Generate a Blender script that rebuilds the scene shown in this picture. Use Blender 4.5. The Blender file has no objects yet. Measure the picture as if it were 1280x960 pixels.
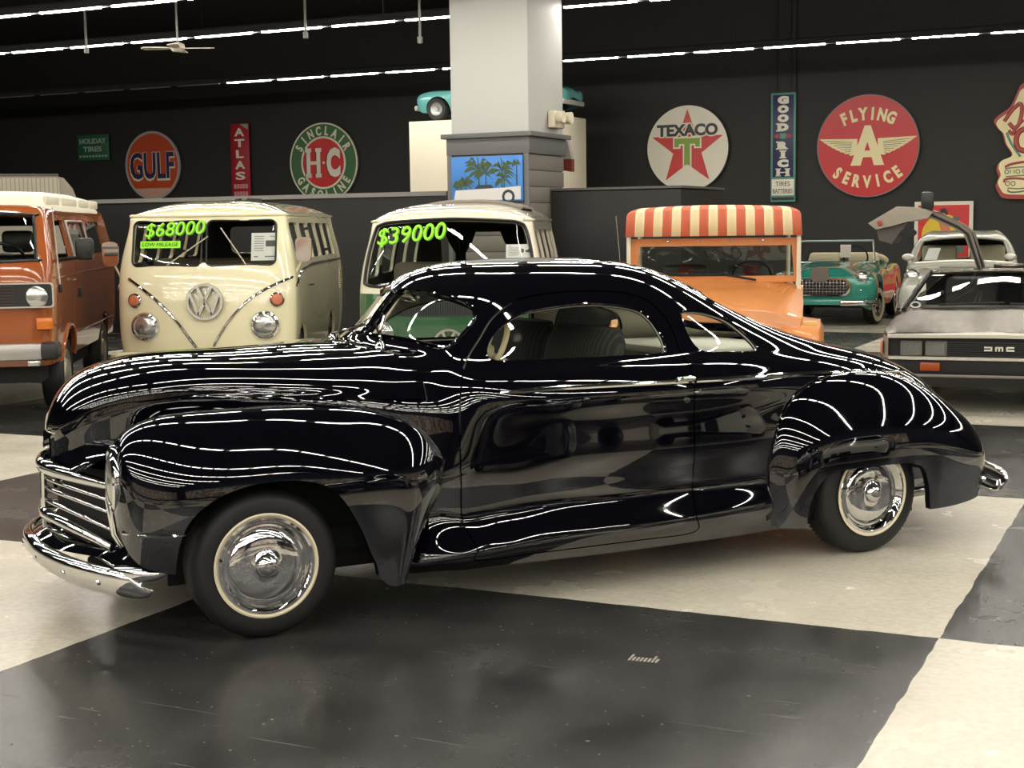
import bpy, bmesh, math, random
import numpy as np
from mathutils import Vector, Matrix
from mathutils.geometry import tessellate_polygon
random.seed(7)
SC = bpy.context.scene
COL = SC.collection
PI = math.pi
# ------------------------------------------------------------ camera
FPX, PITCH, ROLL, CAMH = 1828.52, 0.10864801, -0.01379748, 1.59457
_cp, _sp, _cr, _sr = math.cos(PITCH), math.sin(PITCH), math.cos(ROLL), math.sin(ROLL)
CF = Vector((0, _cp, -_sp)); _r = Vector((1, 0, 0)); _u = Vector((0, _sp, _cp))
CR = _cr * _r + _sr * _u; CU = -_sr * _r + _cr * _u
CC = Vector((0, 0, CAMH))
cam = bpy.data.cameras.new('camera'); camo = bpy.data.objects.new('camera', cam); COL.objects.link(camo)
cam.sensor_width = 36.0; cam.lens = 36.0 * FPX / 1280.0; cam.clip_end = 200; cam.clip_start = 0.05
camo.matrix_world = Matrix(((CR.x, CU.x, -CF.x, 0), (CR.y, CU.y, -CF.y, 0), (CR.z, CU.z, -CF.z, CAMH), (0, 0, 0, 1)))
SC.camera = camo
cam.dof.use_dof = False
# ------------------------------------------------------------ world and exposure
wd = bpy.data.worlds.new('World'); SC.world = wd; wd.use_nodes = True
wd.node_tree.nodes['Background'].inputs[0].default_value = (0.010, 0.010, 0.012, 1)
wd.node_tree.nodes['Background'].inputs[1].default_value = 1.0
SC.view_settings.view_transform = 'Standard'; SC.view_settings.look = 'None'
SC.view_settings.gamma = 1.0; SC.view_settings.use_curve_mapping = False
SC.view_settings.exposure = 0.0
LIGHT_POWER = 81.0
LIGHT_COLOR = (1.0, 0.945, 0.845)
try:
    SC.cycles.use_denoising = True
    SC.cycles.max_bounces = 10; SC.cycles.transparent_max_bounces = 16
    SC.cycles.transmission_bounces = 10; SC.cycles.sample_clamp_indirect = 3.0; SC.cycles.blur_glossy = 1.0; SC.cycles.denoising_prefilter = 'ACCURATE'
    SC.cycles.caustics_reflective = False; SC.cycles.caustics_refractive = False
except Exception:
    pass
# ------------------------------------------------------------ colour and materials
def lin(c):
    return tuple((v / 255 / 12.92) if v / 255 <= 0.04045 else ((v / 255 + 0.055) / 1.055) ** 2.4 for v in c)
MATS = {}
def mat(name, rgb, rough=0.5, metal=0.0, coat=0.0, spec=0.5, emit=0.0, alpha=1.0, trans=0.0, noise=0.0, nscale=20.0, bump=0.0):
    if name in MATS: return MATS[name]
    m = bpy.data.materials.new(name); m.use_nodes = True
    nt = m.node_tree; b = nt.nodes['Principled BSDF']
    c = lin(rgb) + (1,)
    b.inputs['Base Color'].default_value = c
    b.inputs['Roughness'].default_value = rough; b.inputs['Metallic'].default_value = metal
    b.inputs['Coat Weight'].default_value = coat; b.inputs['Coat Roughness'].default_value = 0.02
    b.inputs['Specular IOR Level'].default_value = spec
    if emit:
        b.inputs['Emission Color'].default_value = c; b.inputs['Emission Strength'].default_value = emit
    if trans: b.inputs['Transmission Weight'].default_value = trans
    if noise or bump:
        n = nt.nodes.new('ShaderNodeTexNoise'); n.inputs['Scale'].default_value = nscale; n.inputs['Detail'].default_value = 4
        g = nt.nodes.new('ShaderNodeTexCoord'); nt.links.new(g.outputs['Object'], n.inputs['Vector'])
        if noise:
            r = nt.nodes.new('ShaderNodeValToRGB')
            r.color_ramp.elements[0].color = tuple(max(0, v * (1 - noise)) for v in c[:3]) + (1,)
            r.color_ramp.elements[1].color = tuple(min(1, v * (1 + noise)) for v in c[:3]) + (1,)
            r.color_ramp.elements[0].position = 0.3; r.color_ramp.elements[1].position = 0.7
            nt.links.new(n.outputs['Fac'], r.inputs['Fac']); nt.links.new(r.outputs['Color'], b.inputs['Base Color'])
        if bump:
            bp = nt.nodes.new('ShaderNodeBump'); bp.inputs['Strength'].default_value = bump; bp.inputs['Distance'].default_value = 0.01
            nt.links.new(n.outputs['Fac'], bp.inputs['Height']); nt.links.new(bp.outputs['Normal'], b.inputs['Normal'])
    MATS[name] = m
    return m
def glass(name, tint=(0.9, 0.93, 0.9), refl=1.0):
    # thin pane: see-through with a fresnel mirror on top
    if name in MATS: return MATS[name]
    m = bpy.data.materials.new(name); m.use_nodes = True; nt = m.node_tree; nt.nodes.clear()
    o = nt.nodes.new('ShaderNodeOutputMaterial'); t = nt.nodes.new('ShaderNodeBsdfTransparent'); t.inputs[0].default_value = tint + (1,)
    g = nt.nodes.new('ShaderNodeBsdfGlossy'); g.inputs['Roughness'].default_value = 0.01; g.inputs[0].default_value = (refl, refl, refl, 1)
    f = nt.nodes.new('ShaderNodeFresnel'); ge = nt.nodes.new('ShaderNodeNewGeometry'); mr = nt.nodes.new('ShaderNodeMapRange'); mr.inputs['To Min'].default_value = 1.5; mr.inputs['To Max'].default_value = 1 / 1.5
    nt.links.new(ge.outputs['Backfacing'], mr.inputs['Value']); nt.links.new(mr.outputs['Result'], f.inputs[0])
    mx = nt.nodes.new('ShaderNodeMixShader')
    nt.links.new(f.outputs[0], mx.inputs[0]); nt.links.new(t.outputs[0], mx.inputs[1]); nt.links.new(g.outputs[0], mx.inputs[2])
    nt.links.new(mx.outputs[0], o.inputs[0])
    MATS[name] = m
    return m
BLACKPAINT = mat('black_paint', (5, 5, 11), 0.03, 0, 1.0)
CHROME = mat('chrome', (232, 232, 232), 0.05, 1.0)
DULLCHROME = mat('brushed_metal', (190, 190, 185), 0.25, 1.0)
RUBBER = mat('tyre_rubber', (22, 22, 22), 0.55, noise=0.2, nscale=30)
BLACK = mat('matt_black', (10, 10, 10), 0.7)
DARKPLASTIC = mat('dark_plastic', (24, 24, 25), 0.4)
GLASS = glass('window_glass')
DARKGLASS = glass('dark_window_glass', (0.55, 0.57, 0.55))
LENS = mat('lamp_lens', (196, 198, 194), 0.18, 0.85)
SATIN = mat('satin_chrome', (226, 226, 220), 0.28, 1.0)
AMBER = mat('amber_lens', (205, 110, 25), 0.2)
PAPER = mat('white_paper', (228, 226, 224), 0.7)
INK = mat('grey_ink', (120, 118, 120), 0.8)
CREAMRIM = mat('cream_rim', (232, 222, 190), 0.3)
# ------------------------------------------------------------ objects
def link(o, parent=None):
    COL.objects.link(o)
    if parent is not None: o.parent = parent
    return o
def tag(o, label=None, cat=None, group=None, kind=None):
    if label: o['label'] = label
    if cat: o['category'] = cat
    if group: o['group'] = group
    if kind: o['kind'] = kind
    return o
def thing(name, label, cat, loc=(0, 0, 0), rz=0.0, group=None):
    o = bpy.data.objects.new(name, None); o.empty_display_size = 0.2
    o.location = loc; o.rotation_euler = (0, 0, rz); link(o)
    return tag(o, label, cat, group)
def copy_tree(o, parent=None):
    c = o.copy(); COL.objects.link(c); c.parent = parent
    for ch in list(o.children): copy_tree(ch, c)
    return c
def mesh_obj(name, V, Fc, m, parent=None, smooth=True, angle=38, uv=None):
    me = bpy.data.meshes.new(name); me.from_pydata([tuple(v) for v in V], [], [tuple(f) for f in Fc]); me.validate(); me.update()
    if smooth:
        me.shade_smooth()
        try: me.set_sharp_from_angle(angle=math.radians(angle))
        except Exception: pass
    if m is not None:
        for x in (m if isinstance(m, (list, tuple)) else [m]): me.materials.append(x)
    return link(bpy.data.objects.new(name, me), parent)
class MB:
    def __init__(s): s.V = []; s.F = []; s.M = Matrix.Identity(4); s.mi = []; s.cur = 0
    def add(s, V, F):
        o = len(s.V); s.V += [s.M @ Vector(v) for v in V]; s.F += [[i + o for i in f] for f in F]; s.mi += [s.cur] * len(F); return s
    def at(s, loc=(0, 0, 0), rot=(0, 0, 0)):
        from mathutils import Euler
        s.M = Matrix.Translation(loc) @ Euler(rot).to_matrix().to_4x4(); return s
    def box(s, c, d, bev=0.0, seg=2):
        bm = bmesh.new(); bmesh.ops.create_cube(bm, size=1.0)
        for v in bm.verts: v.co = Vector((v.co.x * d[0], v.co.y * d[1], v.co.z * d[2]))
        if bev: bmesh.ops.bevel(bm, geom=bm.edges[:], offset=min(bev, min(d) * 0.49), segments=seg, profile=0.5, affect='EDGES')
        bm.verts.index_update()
        s.add([v.co + Vector(c) for v in bm.verts], [[v.index for v in f.verts] for f in bm.faces]); bm.free(); return s
    def prism(s, poly, axis, a, b):
        # polygon in the two other axes, extruded from a to b along axis
        n = len(poly)
        def p(q, h):
            if axis == 'x': return (h, q[0], q[1])
            if axis == 'y': return (q[0], h, q[1])
            return (q[0], q[1], h)
        V = [p(q, a) for q in poly] + [p(q, b) for q in poly]
        tri = tessellate_polygon([[Vector((q[0], q[1], 0)) for q in poly]])
        F = [[i for i in t] for t in tri] + [[i + n for i in reversed(t)] for t in tri]
        F += [[i, (i + 1) % n, (i + 1) % n + n, i + n] for i in range(n)]
        return s.add(V, F)
    def ring(s, outer, inner, axis, a, b):
        n = len(outer)
        def p(q, h):
            if axis == 'x': return (h, q[0], q[1])
            if axis == 'y': return (q[0], h, q[1])
            return (q[0], q[1], h)
        V = [p(q, a) for q in outer] + [p(q, a) for q in inner] + [p(q, b) for q in outer] + [p(q, b) for q in inner]
        F = []
        for i in range(n):
            j = (i + 1) % n
            F += [[i, j, n + j, n + i], [2 * n + i, 3 * n + i, 3 * n + j, 2 * n + j], [i, 2 * n + i, 2 * n + j, j], [n + i, n + j, 3 * n + j, 3 * n + i]]
        return s.add(V, F)
    def tube(s, pts, r, n=8, closed=False, flat=1.0):
        pts = [Vector([float(t) for t in p]) for p in pts]; m = len(pts)
        rs = r if isinstance(r, (list, tuple, np.ndarray)) else [r] * m
        V = []; F = []; prev = None
        for i in range(m):
            if closed: t = pts[(i + 1) % m] - pts[i - 1]
            else: t = pts[min(i + 1, m - 1)] - pts[max(i - 1, 0)]
            if t.length < 1e-9: t = Vector((0, 0, 1))
            t.normalize()
            if prev is None:
                a = Vector((0, 0, 1)) if abs(t.z) < 0.9 else Vector((1, 0, 0))
            else: a = prev
            e1 = (a - t * a.dot(t)).normalized(); e2 = t.cross(e1); prev = e1
            for k in range(n):
                w = 2 * PI * k / n
                V.append(pts[i] + float(rs[i]) * (math.cos(w) * e1 + math.sin(w) * flat * e2))
        for i in range(m if closed else m - 1):
            for k in range(n):
                a = i * n + k; b = i * n + (k + 1) % n; c = ((i + 1) % m) * n + (k + 1) % n; d = ((i + 1) % m) * n + k
                F.append([a, b, c, d])
        if not closed: F += [list(range(n))[::-1], [(m - 1) * n + k for k in range(n)]]
        return s.add(V, F)
    def lathe(s, prof, axis='y', n=40, c=(0, 0, 0), sx=1.0, sz=1.0, cap=False):
        # prof: (radius, height along axis)
        V = []; F = []
        for (r, h) in prof:
            for k in range(n):
                w = 2 * PI * k / n; a, b = r * math.cos(w) * sx, r * math.sin(w) * sz
                q = (a, h, b) if axis == 'y' else ((h, a, b) if axis == 'x' else (a, b, h))
                V.append((q[0] + c[0], q[1] + c[1], q[2] + c[2]))
        for i in range(len(prof) - 1):
            for k in range(n):
                F.append([i * n + k, i * n + (k + 1) % n, (i + 1) * n + (k + 1) % n, (i + 1) * n + k])
        if cap and prof[0][0] > 1e-6: F.append([k for k in range(n)][::-1])
        if cap and prof[-1][0] > 1e-6: F.append([(len(prof) - 1) * n + k for k in range(n)])
        return s.add(V, F)
    def sheet(s, rows, closed_v=False):
        m = len(rows); n = len(rows[0])
        V = [p for r in rows for p in r]
        F = [[i * n + k, i * n + k + 1, (i + 1) * n + k + 1, (i + 1) * n + k] for i in range(m - 1) for k in range(n - 1)]
        return s.add(V, F)
    def build(s, name, m, parent=None, angle=38, smooth=True):
        # outward normals
        bm = bmesh.new(); vs = [bm.verts.new(v) for v in s.V]; bm.verts.index_update()
        fs = []
        for f, mi in zip(s.F, s.mi):
            f2 = []
            for i in f:
                if i not in f2: f2.append(i)
            if len(f2) < 3: continue
            try: q = bm.faces.new([vs[i] for i in f2]); q.material_index = mi
            except ValueError: continue
        bmesh.ops.remove_doubles(bm, verts=bm.verts[:], dist=1e-5)
        bmesh.ops.recalc_face_normals(bm, faces=bm.faces[:])
        me = bpy.data.meshes.new(name); bm.to_mesh(me); bm.free()
        if smooth:
            me.shade_smooth()
            try: me.set_sharp_from_angle(angle=math.radians(angle))
            except Exception: pass
        for x in (m if isinstance(m, (list, tuple)) else [m]): me.materials.append(x)
        return link(bpy.data.objects.new(name, me), parent)
def text_geo(body, size=1.0, depth=0.01, bold=0.0, shear=0.0, sx=1.0, align='CENTER', spacing=1.0):
    cu = bpy.data.curves.new('t', 'FONT'); cu.body = body; cu.size = size; cu.extrude = depth / 2
    cu.offset = bold; cu.shear = shear; cu.align_x = align; cu.align_y = 'CENTER'; cu.space_character = spacing; cu.resolution_u = 3
    o = bpy.data.objects.new('t', cu); COL.objects.link(o)
    dg = bpy.context.evaluated_depsgraph_get(); me = o.evaluated_get(dg).to_mesh()
    V = [Vector((v.co.x * sx, v.co.y, v.co.z)) for v in me.vertices]; Fc = [list(p.vertices) for p in me.polygons]
    o.evaluated_get(dg).to_mesh_clear(); bpy.data.objects.remove(o); bpy.data.curves.remove(cu)
    return V, Fc
def put_text(mb, body, x, z, y, size, depth=0.01, fit=None, rot=0.0, sq=1.0, **k):
    # lettering standing in the local x-z plane, facing -y; centred on its own bounding box
    V, Fc = text_geo(body, size, depth, **k)
    if not V: return
    xs = [v.x for v in V]; ys = [v.y for v in V]; cx = (min(xs) + max(xs)) / 2; cy = (min(ys) + max(ys)) / 2
    fx = fy = 1.0
    if fit:
        if fit[0]: fx = fit[0] / max(1e-6, max(xs) - min(xs))
        if fit[1]: fy = fit[1] / max(1e-6, max(ys) - min(ys))
        if not fit[0]: fx = fy * sq
    c, s_ = math.cos(rot), math.sin(rot); out = []
    for v in V:
        a, b = (v.x - cx) * fx, (v.y - cy) * fy
        out.append((x + a * c - b * s_, y - v.z, z + a * s_ + b * c))
    mb.add(out, Fc)
def arc_text(mb, body, x, z, y, radius, a_mid, a_span, size, depth=0.01, outward=True, fit=None, squeeze=1.0, **k):
    n = len(body)
    for i, ch in enumerate(body):
        t = 0 if n == 1 else i / (n - 1) - 0.5
        if outward: a = a_mid - t * a_span; rot = a - PI / 2
        else: a = a_mid + t * a_span; rot = a + PI / 2
        put_text(mb, ch, x + radius * math.cos(a), z + radius * math.sin(a), y, size, depth, rot=rot, fit=fit, sq=squeeze, **k)
def circle(cx, cz, r, n=48, rz=None):
    return [(cx + r * math.cos(2 * PI * i / n), cz + (rz or r) * math.sin(2 * PI * i / n)) for i in range(n)]
def rrect(x0, z0, x1, z1, r, n=5):
    out = []
    for cx, cz, a in ((x1 - r, z1 - r, 0), (x0 + r, z1 - r, 90), (x0 + r, z0 + r, 180), (x1 - r, z0 + r, 270)):
        for k in range(n + 1):
            w = math.radians(a + 90 * k / n); out.append((cx + r * math.cos(w), cz + r * math.sin(w)))
    return out
def smooth_closed(pts, n=8):
    m = len(pts); out = []
    for i in range(m):
        p0, p1, p2, p3 = (np.array(pts[(i + d) % m], float) for d in (-1, 0, 1, 2))
        for k in range(n):
            t = k / n
            out.append(tuple(0.5 * (2 * p1 + (p2 - p0) * t + (2 * p0 - 5 * p1 + 4 * p2 - p3) * t * t + (3 * p1 - p0 - 3 * p2 + p3) * t ** 3)))
    return out
def smooth_open(pts, n=8):
    m = len(pts); out = []
    for i in range(m - 1):
        p0 = np.array(pts[max(i - 1, 0)], float); p1 = np.array(pts[i], float); p2 = np.array(pts[i + 1], float); p3 = np.array(pts[min(i + 2, m - 1)], float)
        for k in range(n):
            t = k / n
            out.append(tuple(0.5 * (2 * p1 + (p2 - p0) * t + (2 * p0 - 5 * p1 + 4 * p2 - p3) * t * t + (3 * p1 - p0 - 3 * p2 + p3) * t ** 3)))
    out.append(tuple(float(v) for v in pts[-1])); return out
class Frame:
    # a place on the floor with a heading; local +y points away from the viewer side, x to the right
    def __init__(s, x, y, psi):
        s.o = Vector((x, y, 0)); s.psi = psi; s.rz = -psi
        s.ex = Vector((math.cos(psi), -math.sin(psi), 0)); s.ey = Vector((math.sin(psi), math.cos(psi), 0))
    def lp(s, px, py, y=0.0):
        px, py, y = float(px), float(py), float(y)
        d = (px - 640) / FPX * CR + (480 - py) / FPX * CU + CF
        t = ((s.o - CC).dot(s.ey) + y) / d.dot(s.ey); P = CC + t * d - s.o
        return (P.dot(s.ex), P.z)
# ------------------------------------------------------------ spline surfaces
def spl_basis(k, q):
    n = len(k); h = np.diff(k); A = np.eye(n); B = np.zeros((n, n))
    for i in range(1, n - 1):
        A[i, i - 1] = h[i - 1]; A[i, i] = 2 * (h[i - 1] + h[i]); A[i, i + 1] = h[i]
        B[i, i - 1] = 6 / h[i - 1]; B[i, i] = -6 / h[i - 1] - 6 / h[i]; B[i, i + 1] = 6 / h[i]
    M = np.linalg.solve(A, B)
    j = np.clip(np.searchsorted(k, q, side='right') - 1, 0, n - 2)
    hh = h[j]; a = (k[j + 1] - q) / hh; b = (q - k[j]) / hh; I = np.eye(n)
    return a[:, None] * I[j] + b[:, None] * I[j + 1] + ((a ** 3 - a) * hh * hh / 6)[:, None] * M[j] + ((b ** 3 - b) * hh * hh / 6)[:, None] * M[j + 1]
class Net:
    def __init__(s, P):
        s.P = np.asarray(P, float)
        def kn(Q):
            d = np.linalg.norm(np.diff(Q, axis=0), axis=2).mean(1); d = np.maximum(d, 1e-3) ** .8
            k = np.r_[0, np.cumsum(d)]; return k / k[-1]
        s.ku = kn(s.P); s.kv = kn(s.P.transpose(1, 0, 2))
    def __call__(s, u, v):
        u = np.asarray(u, float); v = np.asarray(v, float); sh = u.shape
        bu = spl_basis(s.ku, u.ravel()); bv = spl_basis(s.kv, v.ravel())
        t = np.einsum('ir,rcx->icx', bu, s.P)
        return np.einsum('icx,ic->ix', t, bv).reshape(sh + (3,))
    def normal(s, u, v, e=1e-4):
        du = s(np.clip(u + e, 0, 1), v) - s(np.clip(u - e, 0, 1), v); dv = s(u, np.clip(v + e, 0, 1)) - s(u, np.clip(v - e, 0, 1))
        n = np.cross(du, dv); l = np.linalg.norm(n, axis=-1, keepdims=True); return n / np.maximum(l, 1e-12)
    def find(s, pts, ax, ok, N=160):
        # surface points whose coordinates on axes ax are pts; ok(P) masks the side wanted
        uu, vv = np.meshgrid(np.linspace(0, 1, N), np.linspace(0, 1, N), indexing='ij'); P = s(uu, vv).reshape(-1, 3)
        msk = ok(P); uu = uu.ravel(); vv = vv.ravel(); out = []; res = []
        for q in pts:
            d = (P[:, ax[0]] - q[0]) ** 2 + (P[:, ax[1]] - q[1]) ** 2; d = np.where(msk, d, 1e9); i = int(d.argmin())
            res.append((uu[i], vv[i]))
        uv = np.array(res); T = np.array(pts, float); e = 1e-4
        for _ in range(6):
            p = s(uv[:, 0], uv[:, 1])[:, ax]; a = (s(np.clip(uv[:, 0] + e, 0, 1), uv[:, 1])[:, ax] - p) / e; b = (s(uv[:, 0], np.clip(uv[:, 1] + e, 0, 1))[:, ax] - p) / e
            det = a[:, 0] * b[:, 1] - a[:, 1] * b[:, 0]; det = np.where(abs(det) < 1e-9, 1e9, det); r = T - p
            du = (r[:, 0] * b[:, 1] - r[:, 1] * b[:, 0]) / det; dv = (a[:, 0] * r[:, 1] - a[:, 1] * r[:, 0]) / det
            uv[:, 0] = np.clip(uv[:, 0] + np.clip(du, -.02, .02), 0, 1); uv[:, 1] = np.clip(uv[:, 1] + np.clip(dv, -.02, .02), 0, 1)
        return s(uv[:, 0], uv[:, 1]), s.normal(uv[:, 0], uv[:, 1])
def sdf(poly, X, Z):
    # signed distance to a closed polygon, negative inside
    p = np.asarray(poly, float); q = np.roll(p, -1, 0); sh = X.shape; x = X.ravel(); z = Z.ravel()
    out = np.full(x.shape, 9.0)
    m = (x > p[:, 0].min() - .25) & (x < p[:, 0].max() + .25) & (z > p[:, 1].min() - .25) & (z < p[:, 1].max() + .25)
    xi, zi = x[m], z[m]
    if len(xi):
        d = np.full(xi.shape, 1e9); ins = np.zeros(xi.shape, bool)
        for (ax, az), (bx, bz) in zip(p, q):
            ex, ez = bx - ax, bz - az; L = ex * ex + ez * ez + 1e-12
            t = np.clip(((xi - ax) * ex + (zi - az) * ez) / L, 0, 1)
            d = np.minimum(d, (xi - ax - t * ex) ** 2 + (zi - az - t * ez) ** 2)
            c = ((az > zi) != (bz > zi)) & (xi < ex * (zi - az) / (ez if abs(ez) > 1e-12 else 1e-12) + ax); ins ^= c
        d = np.sqrt(d); out[m] = np.where(ins, -d, d)
    return out.reshape(sh)
def panel(name, net, f, nu, nv, m, parent=None, flange=0.0, offset=0.0, ur=(0, 1), vr=(0, 1), flip=False, angle=50, thick=0.0):
    # part of a spline surface where f(P) < 0, cut cleanly along f = 0, edges turned in by flange
    uu, vv = np.meshgrid(np.linspace(ur[0], ur[1], nu), np.linspace(vr[0], vr[1], nv), indexing='ij')
    P = net(uu, vv); Fv = f(P) if f is not None else np.full(uu.shape, -1.0)
    if f is not None:
        best = np.full(uu.shape, 9.0); nu_, nv_ = uu.copy(), vv.copy()
        for ax in (0, 1):
            A = (slice(0, -1), slice(None)) if ax == 0 else (slice(None), slice(0, -1))
            B = (slice(1, None), slice(None)) if ax == 0 else (slice(None), slice(1, None))
            fa, fb = Fv[A], Fv[B]; cr = (fa * fb) < 0; t = np.where(cr, fa / np.where(fa == fb, 1, fa - fb), 0)
            for S, O, tt in ((A, B, t), (B, A, 1 - t)):
                c = cr & (tt <= .5) & (tt < best[S])
                bs = best[S]; bs[c] = tt[c]; best[S] = bs
                x = nu_[S]; x[c] = (uu[S] + tt * (uu[O] - uu[S]))[c]; nu_[S] = x
                y = nv_[S]; y[c] = (vv[S] + tt * (vv[O] - vv[S]))[c]; nv_[S] = y
        snap = best < 8; uu, vv = nu_, nv_
        P2 = net(uu[snap], vv[snap]); P[snap] = P2; Fv = Fv.copy(); Fv[snap] = 0.0
    N = net.normal(uu, vv)
    if flip: N = -N
    Q = P + N * offset
    idx = np.arange(uu.size).reshape(uu.shape); faces = []
    sg = np.sign(Fv).ravel(); base = np.stack([idx[:-1, :-1], idx[1:, :-1], idx[1:, 1:], idx[:-1, 1:]], -1).reshape(-1, 4)
    S4 = sg[base]; keep = (S4.max(1) <= 0) & (S4.min(1) < 0); faces = [list(r) for r in base[keep]]
    for r, s4 in zip(base[(S4.max(1) > 0) & (S4.min(1) < 0)], S4[(S4.max(1) > 0) & (S4.min(1) < 0)]):
        tri = [i for i, g in zip(r, s4) if g <= 0]
        if len(tri) == 3: faces.append(tri)
    Qf = Q.reshape(-1, 3); Nf = N.reshape(-1, 3); zero = (sg == 0)
    used = sorted({i for fc in faces for i in fc}); mp = {g: k for k, g in enumerate(used)}
    V = [tuple(Qf[g]) for g in used]; Fc = [[mp[i] for i in (fc[::-1] if flip else fc)] for fc in faces]
    if flange:
        cnt = {}
        for fc in Fc:
            for a, b in zip(fc, fc[1:] + fc[:1]):
                k = (min(a, b), max(a, b)); cnt[k] = None if k in cnt else (a, b)
        inn = {}
        def inner(k):
            if k not in inn:
                g = used[k]; inn[k] = len(V); V.append(tuple(Qf[g] - Nf[g] * flange))
            return inn[k]
        for k, e in list(cnt.items()):
            if e is None: continue
            a, b = e
            if zero[used[a]] and zero[used[b]]: Fc.append([b, a, inner(a), inner(b)])
    return mesh_obj(name, V, Fc, m, parent, True, angle)
# ------------------------------------------------------------ the room: frame with +x along the far wall, +y towards it
PHI = -0.44181903; TILE = 3.048; OFF_B = 3.52396873 * CAMH; OFF_A = -0.54359136 * CAMH
RF = Frame(0, 0, -PHI)
RX0, RX1, RY0, RY1, RZ = -40.0, 21.0, -19.0, 28.9, 6.2
def floor_mat():
    m = bpy.data.materials.new('painted_checker_floor'); m.use_nodes = True; nt = m.node_tree; b = nt.nodes['Principled BSDF']; L = nt.links
    N = nt.nodes.new
    g = N('ShaderNodeNewGeometry'); sp = N('ShaderNodeVectorRotate'); sp.rotation_type = 'Z_AXIS'; sp.inputs['Angle'].default_value = -PHI
    L.new(g.outputs['Position'], sp.inputs['Vector'])
    # slightly ragged painted edges
    nz = N('ShaderNodeTexNoise'); nz.inputs['Scale'].default_value = 6.0; nz.inputs['Detail'].default_value = 3; L.new(sp.outputs[0], nz.inputs['Vector'])
    sc = N('ShaderNodeVectorMath'); sc.operation = 'MULTIPLY_ADD'; sc.inputs[1].default_value = (.03, .03, 0); L.new(nz.outputs['Color'], sc.inputs[0]); L.new(sp.outputs[0], sc.inputs[2])
    sub = N('ShaderNodeVectorMath'); sub.operation = 'SUBTRACT'; sub.inputs[1].default_value = (OFF_A + .015, OFF_B + .015, 0.5); L.new(sc.outputs[0], sub.inputs[0])
    ck = N('ShaderNodeTexChecker'); ck.inputs['Scale'].default_value = 1 / TILE; L.new(sub.outputs[0], ck.inputs['Vector'])
    ck.inputs['Color1'].default_value = (0, 0, 0, 1); ck.inputs['Color2'].default_value = (1, 1, 1, 1)
    n1 = N('ShaderNodeTexNoise'); n1.inputs['Scale'].default_value = 2.2; n1.inputs['Detail'].default_value = 5; n1.inputs['Roughness'].default_value = .55; L.new(sp.outputs[0], n1.inputs['Vector'])
    n2 = N('ShaderNodeTexNoise'); n2.inputs['Scale'].default_value = 30; n2.inputs['Detail'].default_value = 4; L.new(sp.outputs[0], n2.inputs['Vector'])
    def ramp(src, p0, c0, p1, c1):
        r = N('ShaderNodeValToRGB'); r.color_ramp.elements[0].position = p0; r.color_ramp.elements[0].color = c0
        r.color_ramp.elements[1].position = p1; r.color_ramp.elements[1].color = c1; L.new(src, r.inputs['Fac']); return r.outputs['Color']
    blk = ramp(n1.outputs['Fac'], .35, (.026, .026, .025, 1), .75, (.056, .055, .052, 1))
    wht = ramp(n1.outputs['Fac'], .3, (.58, .54, .445, 1), .7, (.67, .635, .535, 1))
    # pale specks and scratches on the black paint
    vo = N('ShaderNodeTexNoise'); vo.inputs['Scale'].default_value = 42; vo.inputs['Detail'].default_value = 1
    L.new(sp.outputs[0], vo.inputs['Vector'])
    spk1 = ramp(vo.outputs['Fac'], .735, (0, 0, 0, 1), .79, (.8, .8, .8, 1))
    mp = N('ShaderNodeMapping'); mp.inputs['Scale'].default_value = (1.1, 34, 1); mp.inputs['Rotation'].default_value = (0, 0, .7); L.new(sp.outputs[0], mp.inputs['Vector'])
    vs = N('ShaderNodeTexNoise'); vs.inputs['Scale'].default_value = 1.0; vs.inputs['Detail'].default_value = 2; vs.inputs['Distortion'].default_value = .6; L.new(mp.outputs[0], vs.inputs['Vector'])
    spk2 = ramp(vs.outputs['Fac'], .69, (0, 0, 0, 1), .76, (.35, .35, .35, 1))
    sm_ = N('ShaderNodeMix'); sm_.data_type = 'RGBA'; sm_.blend_type = 'ADD'; sm_.inputs[0].default_value = 1; L.new(spk1, sm_.inputs[6]); L.new(spk2, sm_.inputs[7]); spk = sm_.outputs[2]
    m1 = N('ShaderNodeMix'); m1.data_type = 'RGBA'; L.new(spk, m1.inputs[0]); L.new(blk, m1.inputs[6]); m1.inputs[7].default_value = (.22, .21, .2, 1)
    drt = ramp(n2.outputs['Fac'], .35, (.90, .88, .84, 1), .6, (1, 1, 1, 1))
    m3 = N('ShaderNodeMix'); m3.data_type = 'RGBA'; m3.blend_type = 'MULTIPLY'; m3.inputs[0].default_value = 1; L.new(wht, m3.inputs[6]); L.new(drt, m3.inputs[7])
    m2 = N('ShaderNodeMix'); m2.data_type = 'RGBA'; iv = N('ShaderNodeMath'); iv.operation = 'SUBTRACT'; iv.inputs[0].default_value = 1.0; L.new(ck.outputs['Fac'], iv.inputs[1]); L.new(iv.outputs[0], m2.inputs[0]); L.new(m1.outputs[2], m2.inputs[6]); L.new(m3.outputs[2], m2.inputs[7])
    L.new(m2.outputs[2], b.inputs['Base Color'])
    rr = ramp(n1.outputs['Fac'], .3, (.21, .21, .21, 1), .75, (.30, .30, .30, 1)); L.new(rr, b.inputs['Roughness'])
    b.inputs['Specular IOR Level'].default_value = .35
    return m
def room_box(name, c, d, m, kind='structure', bev=0.0):
    mb = MB(); mb.box((0, 0, 0), d, bev); o = mb.build(name, m); p = RF.o + RF.ex * c[0] + RF.ey * c[1]
    o.location = (p.x, p.y, c[2]); o.rotation_euler = (0, 0, RF.rz)
    if kind: o['kind'] = kind
    return o
cx, cy, lx, ly = (RX0 + RX1) / 2, (RY0 + RY1) / 2, RX1 - RX0, RY1 - RY0
room_box('floor', (cx, cy, -.1), (lx + .4, ly + .4, .2), floor_mat())
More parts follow.
